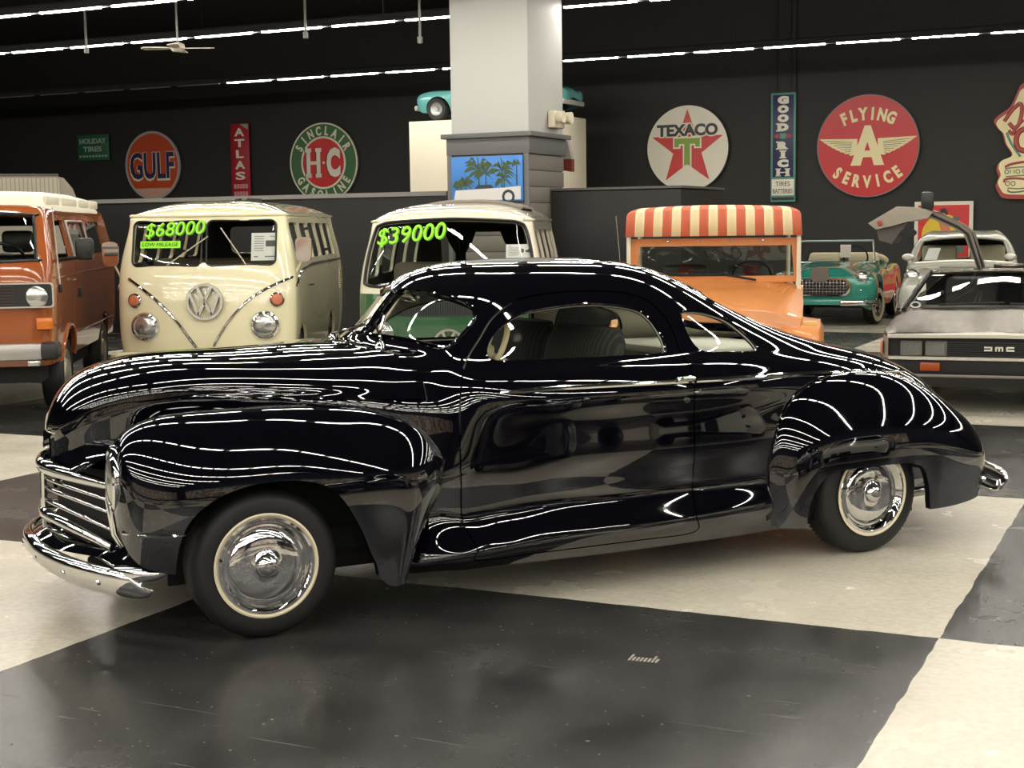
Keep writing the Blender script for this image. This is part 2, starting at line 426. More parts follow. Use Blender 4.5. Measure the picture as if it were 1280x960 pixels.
WALLM = mat('charcoal_wall_paint', (36, 35, 33), .65, noise=.06, nscale=2)
CEILM = mat('black_ceiling_paint', (11, 11, 15), .8)
room_box('ceiling', (cx, cy, RZ + .1), (lx + .4, ly + .4, .2), CEILM)
room_box('wall_back', (cx, RY1 + .1, RZ / 2), (lx, .2, RZ), WALLM)
room_box('wall_left', (RX0 - .1, cy, RZ / 2), (.2, ly, RZ), WALLM)
room_box('wall_right', (RX1 + .1, cy, RZ / 2), (.2, ly, RZ), mat('navy_wall_paint', (34, 36, 52), .6))
MURAL = bpy.data.materials.new('mural_wall'); MURAL.use_nodes = True; _nt = MURAL.node_tree
_n = _nt.nodes.new('ShaderNodeTexNoise'); _n.inputs['Scale'].default_value = .8; _n.inputs['Detail'].default_value = 5; _t = _nt.nodes.new('ShaderNodeTexCoord'); _nt.links.new(_t.outputs['Object'], _n.inputs['Vector'])
_r = _nt.nodes.new('ShaderNodeValToRGB'); _r.color_ramp.interpolation = 'CONSTANT'
for _i, (_p, _c) in enumerate(((0, (214, 206, 190)), (.40, (150, 84, 52)), (.46, (226, 220, 206)), (.56, (92, 58, 44)), (.60, (190, 180, 164)), (.66, (206, 120, 70)))):
    _e = _r.color_ramp.elements[_i] if _i < 2 else _r.color_ramp.elements.new(_p); _e.position = _p; _e.color = lin(_c) + (1,)
_nt.links.new(_n.outputs['Fac'], _r.inputs['Fac']); _nt.links.new(_r.outputs[0], _nt.nodes['Principled BSDF'].inputs['Base Color'])
room_box('trim_5', (RX1 - .03, cy - 6, 1.5), (.06, 26, 2.2), MURAL)
room_box('trim_6', (RX1 - .03, cy - 6, 2.75), (.06, 26, .22), mat('teal_band', (70, 120, 124), .5))
room_box('wall_front', (cx, RY0 - .1, RZ / 2), (lx, .2, RZ), mat('front_wall_paint', (46, 46, 56), .6))
room_box('trim_7', (cx, RY0 + .03, 1.5), (lx, .06, 2.4), MURAL)
# pilaster strip on the far wall above the narrow vertical sign
def wall_pt(px, py, y): return RF.lp(px, py, y)
# ------------------------------------------------------------ half walls in front of the far wall
HALFM = mat('half_wall_paint', (22, 22, 22), .5); CAPM = mat('half_wall_cap', (128, 126, 122), .5)
HB = 17.85
xl = wall_pt(559, 240, HB)[0]; zt = wall_pt(500, 242, HB)[1]
o = room_box('wall_partition', ((RX0 + xl) / 2, HB + .1, zt / 2 - .02), (xl - RX0, .2, zt - .04), HALFM)
room_box('trim_1', ((RX0 + xl) / 2, HB + .1, zt - .01), (xl - RX0, .26, .06), CAPM)
x0, x1 = wall_pt(686, 237, HB)[0], wall_pt(851, 232, HB)[0]; zr = wall_pt(800, 233.5, HB)[1]
room_box('wall_partition.001', ((x0 + x1) / 2, HB + .9, zr / 2 - .02), (x1 - x0, 1.8, zr - .04), HALFM)
room_box('trim_2', ((x0 + x1) / 2, HB + .9, zr - .01), (x1 - x0 + .04, 1.84, .03), mat('dark_cap', (80, 79, 77), .5))
# ------------------------------------------------------------ square column with clad base
PB = 17.2
pl, pr_ = wall_pt(563, 100, PB)[0], wall_pt(660, 100, PB)[0]; pw = pr_ - pl; pcx = (pl + pr_) / 2
zb = wall_pt(612, 163, PB)[1]
room_box('trim_3', (pcx, PB + pw / 2, (zb + RZ) / 2 - .05), (pw, pw, RZ - zb + .1), mat('column_paint', (192, 193, 190), .6), bev=.008).name = 'wall_column'
bl, br = wall_pt(560, 200, PB - .05)[0], wall_pt(661, 200, PB - .05)[0]
bw = br - bl
SIDING = mat('grey_siding', (116, 111, 104), .6); SIDEDARK = mat('grey_trim', (98, 99, 99), .55)
base = thing('wall_column_base', 'grey plank-clad base around the square white column', 'column base', (0, 0, 0))
base['kind'] = 'structure'
p = RF.o + RF.ex * (bl + br) / 2 + RF.ey * (PB - .05 + bw / 2); base.location = (p.x, p.y, 0); base.rotation_euler = (0, 0, RF.rz)
h = bw / 2; zs = wall_pt(612, 193, PB - .05)[1]; ztop = wall_pt(612, 166, PB - .05)[1]
mb = MB(); nb = 12
for i in range(nb):
    z0, z1 = zs * i / nb, zs * (i + 1) / nb; mb.box((0, 0, (z0 + z1) / 2 - .004), (bw - .02, bw - .02, z1 - z0 - .014), .004)
mb.box((0, 0, zs / 2), (bw - .05, bw - .05, zs - .01)); mb.build('siding', SIDING, base)
mb = MB(); mb.box((0, 0, (zs + ztop) / 2 - .03), (bw + .03, bw + .03, ztop - zs - .06), .006); mb.build('frieze', SIDEDARK, base)
mb = MB(); mb.box((0, 0, ztop - .03), (bw + .14, bw + .14, .06), .006); mb.build('cornice', SIDEDARK, base)
mb = MB()
for sx in (-1, 1): mb.box((sx * (h - .03), -h, zs / 2), (.07, .04, zs), .004)
mb.build('corner_board', SIDEDARK, base)
# palm picture on the column
pic = thing('wall_picture', 'picture of palm trees and a white car on the column', 'picture', base.location, RF.rz)
zp0, zp1 = wall_pt(612, 252, PB - .1)[1], wall_pt(612, 195, PB - .1)[1]; yq = -h - .03
mb = MB(); mb.box((0, yq, (zp0 + zp1) / 2), (bw - .14, .03, zp1 - zp0), .003); mb.build('sky_panel', mat('picture_sky', (62, 128, 205), .4, noise=.12, nscale=1.5), pic)
W2 = (bw - .16) / 2; Hh = zp1 - zp0
mb = MB(); rnd = random.Random(3)
def palm(cx_, z0, z1, r):
    mb.prism([(cx_ - .012, z0), (cx_ + .012, z0), (cx_ + .006, z1), (cx_ - .006, z1)], 'y', yq - .018, yq - .0165)
    for k in range(16):
        a = rnd.uniform(-.6, PI + .6); l = r * rnd.uniform(.7, 1.1); w = .02
        ex, ez = cx_ + l * math.cos(a), z1 + l * math.sin(a) * .8 - .05
        mx_, mz_ = cx_ + .55 * l * math.cos(a), z1 + .6 * l * math.sin(a)
        mb.prism([(cx_, z1 - .01), (mx_ + .01, mz_ - w), (ex, ez), (mx_ - .01, mz_ + w)], 'y', yq - .019 - k * .0002, yq - .017 - k * .0002)
palm(-.22 * W2, zp0 + .3 * Hh, zp0 + .74 * Hh, .24); palm(-.02 * W2, zp0 + .3 * Hh, zp0 + .66 * Hh, .20); palm(.44 * W2, zp0 + .28 * Hh, zp0 + .70 * Hh, .21); palm(.5 * W2, zp0 + .28 * Hh, zp0 + .50 * Hh, .16); palm(.86 * W2, zp0 + .35 * Hh, zp0 + .82 * Hh, .08); palm(-.74 * W2, zp0 + .15 * Hh, zp0 + .42 * Hh, .12); palm(-.6 * W2, zp0 + .1 * Hh, zp0 + .40 * Hh, .15)
mb.build('palm_trees', mat('picture_green', (62, 84, 48), .6, noise=.4, nscale=30), pic)
mb = MB(); mb.prism([(-.95 * W2, zp0 + .02), (.97 * W2, zp0 + .02), (.97 * W2, zp0 + .33 * Hh), (.5 * W2, zp0 + .30 * Hh), (-.9 * W2, zp0 + .26 * Hh)], 'y', yq - .022, yq - .02)
mb.build('white_car', mat('picture_white', (214, 212, 210), .5), pic)
mb = MB(); mb.prism([(-.35 * W2, zp0 + .29 * Hh), (.2 * W2, zp0 + .30 * Hh), (.14 * W2, zp0 + .37 * Hh), (-.24 * W2, zp0 + .37 * Hh)], 'y', yq - .025, yq - .023)
mb.build('car_top', mat('picture_dark', (40, 52, 56), .5), pic); MB().ring(circle(.62 * W2, zp0 + .1 * Hh, .09), circle(.62 * W2, zp0 + .1 * Hh, .055), 'y', yq - .025, yq - .023).build('car_wheel', MATS['picture_dark'], pic)
# emergency light on the column's right side
em = thing('emergency_light', 'cream twin-head emergency light fixed to the shaded side of the white column', 'light', (0, 0, 0), RF.rz)
q = wall_pt(690, 150, PB + .72 * pw); P = RF.o + RF.ex * (pr_ + .012) + RF.ey * (PB + .68 * pw); em.location = (P.x, P.y, q[1])
EM = mat('cream_plastic', (224, 214, 190), .5)
mb = MB(); mb.box((.05, 0, 0), (.1, .34, .22), .012); mb.build('housing', EM, em)
for yy in (-.13, .13):
    mb = MB(); mb.lathe([(.0, .0), (.05, 0), (.075, .03), (.08, .11), (.07, .115), (.0, .1)], 'x', 16, (.1, yy, .02)); mb.build('lamp_head', EM, em)
# flat red-brown cone shaped sign peeking out behind the column base
bx = thing('hanging_box', 'small red and grey box hanging behind the column base', 'box', (0, 0, 0), RF.rz)
q = wall_pt(711, 195, HB + .9); P = RF.o + RF.ex * (q[0]) + RF.ey * (HB + .9); bx.location = (P.x, P.y, 0)
mb = MB(); z0, z1, zm = wall_pt(711, 215, HB + .9)[1], wall_pt(711, 176, HB + .9)[1], wall_pt(711, 199, HB + .9)[1]
mb.prism([(-.12, z0 + .03), (.06, z0), (.06, zm), (-.12, zm)], 'y', -.05, .05); mb.build('body', mat('dark_red', (110, 40, 28), .5), bx)
mb = MB(); mb.prism([(-.12, zm), (.06, zm), (.0, z1), (-.12, z1)], 'y', -.045, .045); mb.build('top', mat('grey_paint', (150, 145, 138), .5), bx)
# ------------------------------------------------------------ lamp rows hanging under the ceiling
LZ = 4.5
TUBEM = bpy.data.materials.new('lit_tube'); TUBEM.use_nodes = True
_b = TUBEM.node_tree.nodes['Principled BSDF']; _b.inputs['Base Color'].default_value = (1, 1, 1, 1)
_b.inputs['Emission Color'].default_value = LIGHT_COLOR + (1,); _b.inputs['Emission Strength'].default_value = LIGHT_POWER
TUBEOFF = mat('unlit_tube', (120, 120, 118), .4); CHAN = mat('black_channel', (26, 26, 28), .5)
TUBEM.cycles.emission_sampling = 'FRONT'
def tube_mesh(h, r, m):
    # half-round diffuser of a lamp, open towards the channel above it
    a = [(-r, .008), (-r * .62, -r * .7), (r * .62, -r * .7), (r, .008)]
    V = [(x, y, z) for x in (-h, h) for y, z in a]; me = bpy.data.meshes.new('tube')
    me.from_pydata(V, [], [(0, 1, 5, 4), (1, 2, 6, 5), (2, 3, 7, 6), (0, 3, 2, 1), (4, 5, 6, 7)]); me.update(); bm = bmesh.new(); bm.from_mesh(me)
    bmesh.ops.recalc_face_normals(bm, faces=bm.faces[:])
    c = [f for f in bm.faces if abs(f.normal.z) > .9]
    if c and c[0].normal.z > 0:
        for f in bm.faces: f.normal_flip()
    bm.to_mesh(me); bm.free(); me.materials.append(m); return me
tme = tube_mesh(.51, .034, TUBEM); tms = tube_mesh(.45, .038, TUBEM); tmo = tube_mesh(.51, .034, TUBEOFF)
for o in [o for o in COL.objects if o.name.startswith('tube')]: bpy.data.objects.remove(o)
def light_row(y, x0, x1, label, ph=0.0, off=None, group=None, tube=None):
    r = thing('light_row', label, 'ceiling light', RF.o + RF.ey * y + Vector((0, 0, LZ)), RF.rz, group)
    mb = MB(); mb.box(((x0 + x1) / 2, 0, .07), (x1 - x0, .12, .07), .004)
    for sy in (-.056, .056): mb.box(((x0 + x1) / 2, sy, .02), (x1 - x0, .008, .06))
    mb.build('channel', CHAN, r)
    x = x0 + 1.0; hm = None
    while x < x1:
        if hm is None: hm = MB().box((0, 0, (RZ - LZ + .1) / 2), (.014, .014, RZ - LZ - .12)).build('hanger', CHAN, r); ho = hm
        else: ho = bpy.data.objects.new('hanger', hm.data); link(ho, r)
        ho.location = (x, 0, 0); x += 3.66
    x = x0 + .61 + ph
    while x < x1 - .5:
        o = bpy.data.objects.new('tube', tmo if (off and off(x)) else (tube or tme)); o.location = (x, 0, 0); link(o, r); x += 1.22
    return r
light_row(24.5, -34, 22, 'row of tube lamps close to the back wall, some of its tubes unlit', .25, off=lambda x: x < wall_pt(311, 106, 24.5)[0])
light_row(18.5, -30, 20, 'row of lit tube lamps passing just behind the white column', .05)
light_row(15.4, -28, 18, 'row of lit tube lamps in front of the column, above the ceiling fan', .3)
for i, y in enumerate((12.3, 9.2, 6.1, 3.0, -.1, -3.2, -6.3, -9.4, -12.5, -15.6)):
    light_row(y, -20, 19.5, 'row of tube lamps overhead, mirrored as bright dashes in the black coupe paint', (i * .37) % 1.0, group='overhead rows of tube lamps', tube=tms)
# conduit drops and the ceiling fan
PIPEM = mat('grey_pipe', (140, 140, 138), .5)
def drop(px, py0, py1, y, label):
    a = wall_pt(px, py1, y); b_ = RZ; o = MB().tube([(0, 0, a[1]), (0, 0, b_)], .018, 8); o.lathe([(.0, -.06), (.035, -.05), (.035, .03), (0, .04)], 'z', 10, (0, 0, a[1]))
    o = o.build('conduit_pipe', PIPEM); P = RF.o + RF.ex * a[0] + RF.ey * y; o.location = (P.x, P.y, 0); o.rotation_euler = (0, 0, RF.rz)
    tag(o, label, 'pipe')
drop(108, 20, 62, 17.4, 'grey ceiling pipe ending above the cream van, left of the ceiling fan')
drop(382, 5, 43, 17.4, 'grey ceiling pipe above the round green and red sign')
drop(525, 38, 49, 17.4, 'short pipe hanging just left of the white column')
fan = thing('ceiling_fan', 'cream ceiling fan hanging on a long rod above the cream van', 'fan', (0, 0, 0), RF.rz)
a = wall_pt(222, 59, 16.6); P = RF.o + RF.ex * a[0] + RF.ey * 16.6; fan.location = (P.x, P.y, a[1])
FANM = mat('fan_white', (206, 198, 182), .5)
MB().tube([(0, 0, 0), (0, 0, RZ - a[1])], .015, 8).build('rod', PIPEM, fan)
MB().lathe([(0, -.07), (.07, -.06), (.10, -.02), (.09, .04), (.03, .07), (.0, .08)], 'z', 20).build('motor', FANM, fan)
for k in range(4):
    w = .5 + k * PI / 2; mb = MB(); mb.at((0, 0, 0), (.12, 0, w)); mb.prism([(.08, -.03), (.2, -.06), (.46, -.07), (.5, 0), (.46, .07), (.2, .06), (.08, .03)], 'z', -.02, -.008); mb.build('blade', FANM, fan)
# ------------------------------------------------------------ white plinth with a small turquoise car on top
PLM = mat('plinth_white', (236, 228, 205), .6)
yp = 25.6; xa, xb = wall_pt(512, 200, yp)[0], wall_pt(733, 200, yp + 1.35)[0]; zp = wall_pt(620, 147, yp)[1]
o = room_box('display_plinth', ((xa + xb) / 2, yp + .675, zp / 2), (xb - xa, 1.35, zp), PLM, None, .01); tag(o, 'tall white display plinth behind the column carrying a turquoise car', 'plinth')
mc = thing('microcar', 'small turquoise car on top of the white plinth, half hidden by the column', 'car', (0, 0, 0), RF.rz)
xa, xb = wall_pt(517, 130, yp + .1)[0], wall_pt(716, 130, yp + .7)[0]; P = RF.o + RF.ex * xa + RF.ey * (yp + .08); mc.location = (P.x, P.y, zp)
Lc = xb - xa; TURQ = mat('turquoise_paint', (104, 176, 172), .2, coat=.6)
rows = []
for t, zb_, zt_, zr_, w in ((0, .28, .46, .47, .46), (.03, .20, .50, .55, .55), (.2, .18, .54, .60, .62), (.36, .18, .56, .63, .64), (.46, .18, .57, .95, .64), (.62, .18, .57, 1.0, .64), (.76, .18, .56, .70, .63), (.92, .19, .52, .60, .6), (1, .26, .48, .50, .5)):
    x = t * Lc; c = .62
    rows.append([(x, c - w * .9, zb_), (x, c - w, (zb_ + zt_) / 2), (x, c - w * .97, zt_), (x, c - w * .78, (zt_ + zr_) / 2 + .02), (x, c - w * .5, zr_), (x, c, zr_ + .02), (x, c + w * .5, zr_), (x, c + w * .78, (zt_ + zr_) / 2 + .02), (x, c + w * .97, zt_), (x, c + w, (zb_ + zt_) / 2), (x, c + w * .9, zb_)])
rows = [[(-.015, .62, .37)] * 11] + rows + [[(Lc + .015, .62, .37)] * 11]; nt_ = Net(rows)
def fmc(P):
    f = np.full(P.shape[:-1], -1.0)
    for wx in (.17 * Lc, .80 * Lc):
        f = np.maximum(f, .27 - np.hypot(P[..., 0] - wx, P[..., 2] - .2))
    return f
panel('body', nt_, fmc, 70, 50, TURQ, mc, flange=.05)
for wx in (.17 * Lc, .80 * Lc):
    for sy in (-.04, 1.12):
        w = MB(); w.lathe([(.12, -.05), (.2, -.06), (.225, -.02), (.225, .08), (.15, .12)], 'y', 28, (wx, sy + .06, .225)); w = w.build('wheel', RUBBER, mc)
        MB().lathe([(0, -.055), (.04, -.06), (.05, -.03), (.1, -.035), (.13, -.055), (.135, .0)], 'y', 24, (wx, sy + .06, .225)).build('hubcap', mat('silver_wheel', (170, 170, 168), .35, .6), w)
MB().box((Lc * .5, .62, .27), (Lc * .8, 1.0, .16)).build('underbody', BLACK, mc)
for sx in (.0, 1):
    b_ = MB(); b_.box((sx * Lc + (.0 if sx else .0), .62, .27), (.07, 1.05, .1), .03); b_.build('bumper', mat('white_bumper', (190, 188, 180), .4), mc)
# ------------------------------------------------------------ signs on the far wall
WY = RY1 - .06
def sign_root(name, label, px, py, cat='sign', y=WY):
    a = wall_pt(px, py, y); P = RF.o + RF.ex * a[0] + RF.ey * y
    return thing(name, label, cat, (P.x, P.y, a[1]), RF.rz), a
def half_h(px, py0, py1, y=WY): return (wall_pt(px, py0, y)[1] - wall_pt(px, py1, y)[1]) / 2
def half_w(py, px0, px1, y=WY): return (wall_pt(px1, py, y)[0] - wall_pt(px0, py, y)[0]) / 2
SW = mat('sign_white', (232, 226, 208), .35); SRED = mat('sign_red', (204, 38, 34), .35); SCRIM = mat('sign_crimson', (166, 32, 48), .4)
SGRN = mat('sign_green', (62, 108, 62), .4); SNAVY = mat('sign_navy', (38, 42, 84), .4); SORG = mat('sign_orange', (196, 76, 32), .4)
SBLK = mat('sign_black', (28, 26, 26), .4); STEAL = mat('sign_teal', (88, 146, 132), .4); SLIME = mat('sign_leaf_green', (126, 160, 40), .4); SCRM = mat('sign_cream', (240, 226, 176), .4)
SHOL = mat('sign_dark_green', (42, 96, 72), .4); SHOLT = mat('sign_pale_green', (150, 176, 156), .5); SMET = mat('sign_edge', (120, 116, 110), .4)
def disc(r, name, m, root, y0, y1, n=64): return MB().prism(circle(0, 0, r, n), 'y', y0, y1).build(name, m, root, 30)
def rim(r0, r1, name, m, root, y0, y1): return MB().ring(circle(0, 0, r0, 64), circle(0, 0, r1, 64), 'y', y0, y1).build(name, m, root, 30)
# orange disc
s, a = sign_root('round_sign', 'round orange-red sign with big navy letters GULF above the partition', 192, 207); r = half_h(192, 164, 250)
disc(r * .97, 'face', SORG, s, -.04, .0); rim(r, r * .93, 'rim', mat('sign_grey_rim', (176, 168, 166), .4), s, -.05, .0)
mb = MB(); mb.prism([(r * .95 * math.cos(w), r * .95 * math.sin(w)) for w in np.linspace(math.radians(224), math.radians(316), 20)], 'y', -.045, -.04); mb.build('faded_bottom', mat('faded_pink', (216, 168, 148), .5), s)
mb = MB(); put_text(mb, 'GULF', -.01, -.02, -.052, 1.0, .012, fit=(r * 1.66, r * .86), bold=.045); mb.build('letter_outline', SW, s)
mb = MB(); put_text(mb, 'GULF', 0, 0, -.062, 1.0, .012, fit=(r * 1.6, r * .78), bold=.02); mb.build('lettering', SNAVY, s)
# small green plate
s, a = sign_root('tire_sign', 'small faded green plate with pale letters HOLIDAY TIRES', 117.5, 184.5); hw, hh = half_w(184, 98, 137), half_h(117, 168.5, 200.5)
MB().box((0, -.02, 0), (2 * hw, .03, 2 * hh), .005).build('plate', SHOL, s)
mb = MB(); put_text(mb, 'HOLIDAY', 0, hh * .5, -.04, .3, .006, fit=(hw * 1.7, hh * .42), bold=.01); mb.build('top_line', SHOLT, s); mb = MB(); put_text(mb, 'TIRES', -.02, -hh * .12, -.04, .3, .006, fit=(hw * 1.2, hh * .42), bold=.01)
mb.build('middle_line', SHOLT, s); mb = MB()
for k in range(9): mb.box((-hw * .82 + k * hw * .205, -.04, -hh * .68), (hw * .13, .006, hh * .16))
mb.build('lettering', SHOLT, s)
# crimson vertical sign
s, a = sign_root('narrow_sign', 'narrow crimson upright sign with white letters ATLAS', 301.5, 202); hw, hh = half_w(202, 290, 313), half_h(301, 155, 249)
MB().box((0, -.02, 0), (2 * hw, .04, 2 * hh), .005).build('plate', SCRIM, s)
mb = MB()
for i, ch in enumerate('ATLAS'): put_text(mb, ch, 0, hh * (.78 - i * .29), -.045, .4, .008, fit=(hw * (1.05 if ch != 'L' else .8), hh * .215), bold=.012)
mb.build('lettering', SW, s)
mb = MB()
for zz in (-.66, -.86):
    for k in range(5): mb.box((-hw * .62 + k * hw * .31, -.044, hh * zz), (hw * .24, .006, hh * .12))
mb.build('small_lettering', mat('sign_pink', (214, 150, 150), .5), s)
mb = MB(); mb.prism([(hw * .1, hh * .99), (hw * .95, hh * .99), (hw * .95, hh * .84), (hw * .6, hh * .9)], 'y', -.046, -.041); mb.build('corner_wear', SHOLT, s)
# green ring with red centre
s, a = sign_root('round_sign', 'round green and red sign reading SINCLAIR H-C GASOLINE', 405.5, 203.5); r = half_h(405, 153.5, 253.5)
disc(r * .99, 'face', SGRN, s, -.04, 0); rim(r, r * .965, 'rim', SW, s, -.05, 0); rim(r * .66, r * .61, 'inner_rim', SW, s, -.05, -.035); disc(r * .615, 'red_disc', SRED, s, -.047, -.04)
mb = MB(); arc_text(mb, 'SINCLAIR', 0, 0, -.048, r * .80, PI / 2, 2.15, .4, .01, True, fit=(None, r * .23), squeeze=.72, bold=.015); mb.build('upper_lettering', SW, s); mb = MB(); arc_text(mb, 'GASOLINE', 0, 0, -.048, r * .80, -PI / 2, 2.0, .4, .01, False, fit=(None, r * .23), squeeze=.72, bold=.015); mb.build('lower_lettering', SW, s)
def slabH(mb, x, z, w, h, y0, y1):
    st_, se = w * .26, h * .13
    for sx in (-1, 1):
        mb.box((x + sx * (w / 2 - st_ * .62), (y0 + y1) / 2, z), (st_, y1 - y0, h))
        for sz in (-1, 1): mb.box((x + sx * (w / 2 - st_ * .62), (y0 + y1) / 2, z + sz * (h / 2 - se / 2)), (st_ * 1.55, y1 - y0, se))
    mb.box((x, (y0 + y1) / 2, z), (w * .5, y1 - y0, h * .12))
for nm, dx, yy, mt in (('letter_shadow', -.03, -.054, SBLK), ('lettering', 0, -.064, SW)):
    mb = MB(); slabH(mb, -r * .28 + dx, 0, r * .44, r * .74, yy - .004, yy + .004); put_text(mb, 'C', r * .31 + dx, 0, yy, .5, .008, fit=(r * .40, r * .74), bold=.03); mb.box((dx + r * .02, yy, 0), (r * .07, .008, r * .06)); mb.build(nm, mt, s)
# white disc with the red star
s, a = sign_root('round_sign', 'round white sign with red star, green T and black letters TEXACO', 860, 185.5); r = half_h(860, 131.5, 240)
disc(r, 'face', SW, s, -.04, 0, 80); rim(r * 1.005, r * .985, 'rim', SBLK, s, -.045, 0)
def star(R, ri, z0=0): return [((R if i % 2 == 0 else ri) * math.cos(PI / 2 + i * PI / 5), z0 + (R if i % 2 == 0 else ri) * math.sin(PI / 2 + i * PI / 5)) for i in range(10)]
MB().prism(star(r * .90, r * .36), 'y', -.05, -.04).build('star', SRED, s)
mb = MB(); put_text(mb, 'TEXACO', 0, r * .42, -.051, .4, .004, fit=(r * 1.54, r * .34), bold=.05); mb.build('letter_outline', SW, s)
mb = MB(); put_text(mb, 'TEXACO', 0, r * .42, -.057, .4, .008, fit=(r * 1.48, r * .28), bold=.018); mb.build('lettering', SBLK, s)
def Tshape(g): return [(-.31 - g, .23 + g), (.31 + g, .23 + g), (.31 + g, .03 - g), (.20 - g, .03 - g), (.20 - g, .10 - g), (.07 + g, .10 - g), (.07 + g, -.40 - g), (0, -.37 - g), (-.07 - g, -.40 - g), (-.07 - g, .10 - g), (-.20 + g, .10 - g), (-.20 + g, .03 - g), (-.31 - g, .03 - g)]
MB().prism([(x * r, z * r) for x, z in Tshape(.035)], 'y', -.056, -.05).build('emblem_outline', SW, s)
MB().prism([(x * r, z * r) for x, z in Tshape(0)], 'y', -.062, -.055).build('emblem', SLIME, s)
# navy upright sign
s, a = sign_root('narrow_sign', 'tall narrow navy sign reading GOODRICH with white TIRES BATTERIES foot', 979.5, 184.5); hw, hh = half_w(184, 964, 995), half_h(979, 116.5, 253)
MB().box((0, -.02, 0), (2 * hw, .04, 2 * hh), .006).build('frame', STEAL, s); MB().box((0, -.043, hh * .21), (hw * 1.66, .008, hh * 1.5), .002).build('panel', SNAVY, s)
MB().box((0, -.043, -hh * .73), (hw * 1.8, .008, hh * .30), .002).build('foot_panel', SW, s); MB().box((0, -.043, -hh * .935), (hw * 1.8, .008, hh * .05), .002).build('foot_stripe', SBLK, s)
mb = MB()
zz = hh * .865
for i, ch in enumerate('GOODRICH'):
    if i == 4: zz -= hh * .165
    if ch == 'H': slabH(mb, 0, zz, hw * 1.1, hh * .145, -.054, -.048)
    else:
        put_text(mb, ch, 0, zz, -.051, .3, .006, fit=(hw * (.9 if ch != 'I' else .34), hh * .145), bold=.028)
        if ch in 'RIDH':
            for sz in (-1, 1): mb.box((0 if ch == 'I' else -hw * .28, -.051, zz + sz * hh * .062), (hw * .55, .006, hh * .024))
    zz -= hh * .165
mb.build('lettering', SW, s)
mb = MB(); zc = hh * .21
for sx in (-1, 1): mb = MB(); mb.prism([(sx * hw * .28, zc + hh * .035), (sx * hw * .28, zc - hh * .035), (sx * hw * .74, zc)], 'y', -.054, -.048); mb.prism([(sx * hw * .4, zc + hh * .05), (sx * hw * .4, zc - hh * .05), (sx * hw * .78, zc)], 'y', -.053, -.0485); mb.build('red_ornament', SCRIM, s)
MB().box((0, -.05, zc), (hw * .5, .008, hh * .1), .002).build('badge', STEAL, s)
mb = MB(); put_text(mb, 'TIRES', 0, -hh * .665, -.05, .2, .004, fit=(hw * 1.15, hh * .085)); put_text(mb, 'BATTERIES', 0, -hh * .80, -.05, .2, .004, fit=(hw * 1.6, hh * .085)); mb.build('foot_lettering', SBLK, s)
for sx in (-1, 1): MB().tube([(sx * hw * .55, -.02, hh), (sx * hw * .55, -.02, RZ - a[1])], .012, 6).build('hanger_rod', CHAN, s)
room_box('trim_4', (a[0] + hw * .2, RY1 - .03, (a[1] + hh + RZ) / 2), (hw * 1.5, .05, RZ - a[1] - hh), WALLM)
# red winged sign
s, a = sign_root('round_sign', 'round red sign with a winged cream A between FLYING and SERVICE', 1085, 182.5); r = half_h(1085, 118.5, 246.5)
disc(r, 'face', mat('sign_deep_red', (196, 32, 38), .35), s, -.04, 0, 80); rim(r * 1.005, r * .985, 'rim', SMET, s, -.045, 0)
mb = MB(); arc_text(mb, 'FLYING', 0, -r * .55, -.048, r * 1.18, PI / 2, .80, .4, .01, True, fit=(None, r * .25), squeeze=.74, bold=.02); mb.build('upper_lettering', SCRM, s); mb = MB(); arc_text(mb, 'SERVICE', 0, r * .32, -.048, r * 1.02, -PI / 2, 1.22, .4, .01, False, fit=(None, r * .25), squeeze=.72, bold=.02); mb.build('lettering', SCRM, s)
mb = MB(); mb.prism([(x * r, z * r) for x, z in [(-.06, .40), (.06, .40), (.33, -.38), (.13, -.38), (.085, -.22), (-.085, -.22), (-.13, -.38), (-.33, -.38)]], 'y', -.056, -.044); mb.build('winged_letter', SCRM, s)
MB().prism([(x * r, z * r) for x, z in [(0, .08), (.055, -.09), (-.055, -.09)]], 'y', -.058, -.055).build('letter_counter', MATS['sign_deep_red'], s)
for sx in (-1, 1):
    mb = MB(); n = 9
    for k in range(n):
        t = k / (n - 1); x0_ = .20 + .0 * t; z0_ = .12 - .30 * t; L_ = .70 * (1 - t) ** .8 + .06
        ang = .10 - .35 * t
        ex, ez = x0_ + L_ * math.cos(ang), z0_ + L_ * math.sin(ang) * .35
        mb.prism([(sx * x0_ * r, (z0_ + .022) * r), (sx * ex * r, (ez + .014) * r), (sx * (ex - .06) * r, (ez - .028) * r), (sx * x0_ * r, (z0_ - .022) * r)], 'y', -.054 - k * .0003, -.045)
    mb.build('wing', SCRM, s)
    for k in range(7):
        t = k / 6; mb = MB(); mb.tube([(sx * (.30 + .03 * t) * r, -.058, (.075 - .20 * t) * r), (sx * (.80 - .42 * t) * r, -.058, (.115 - .27 * t) * r)], .0045, 5); mb.build('feather_line', SBLK, s)
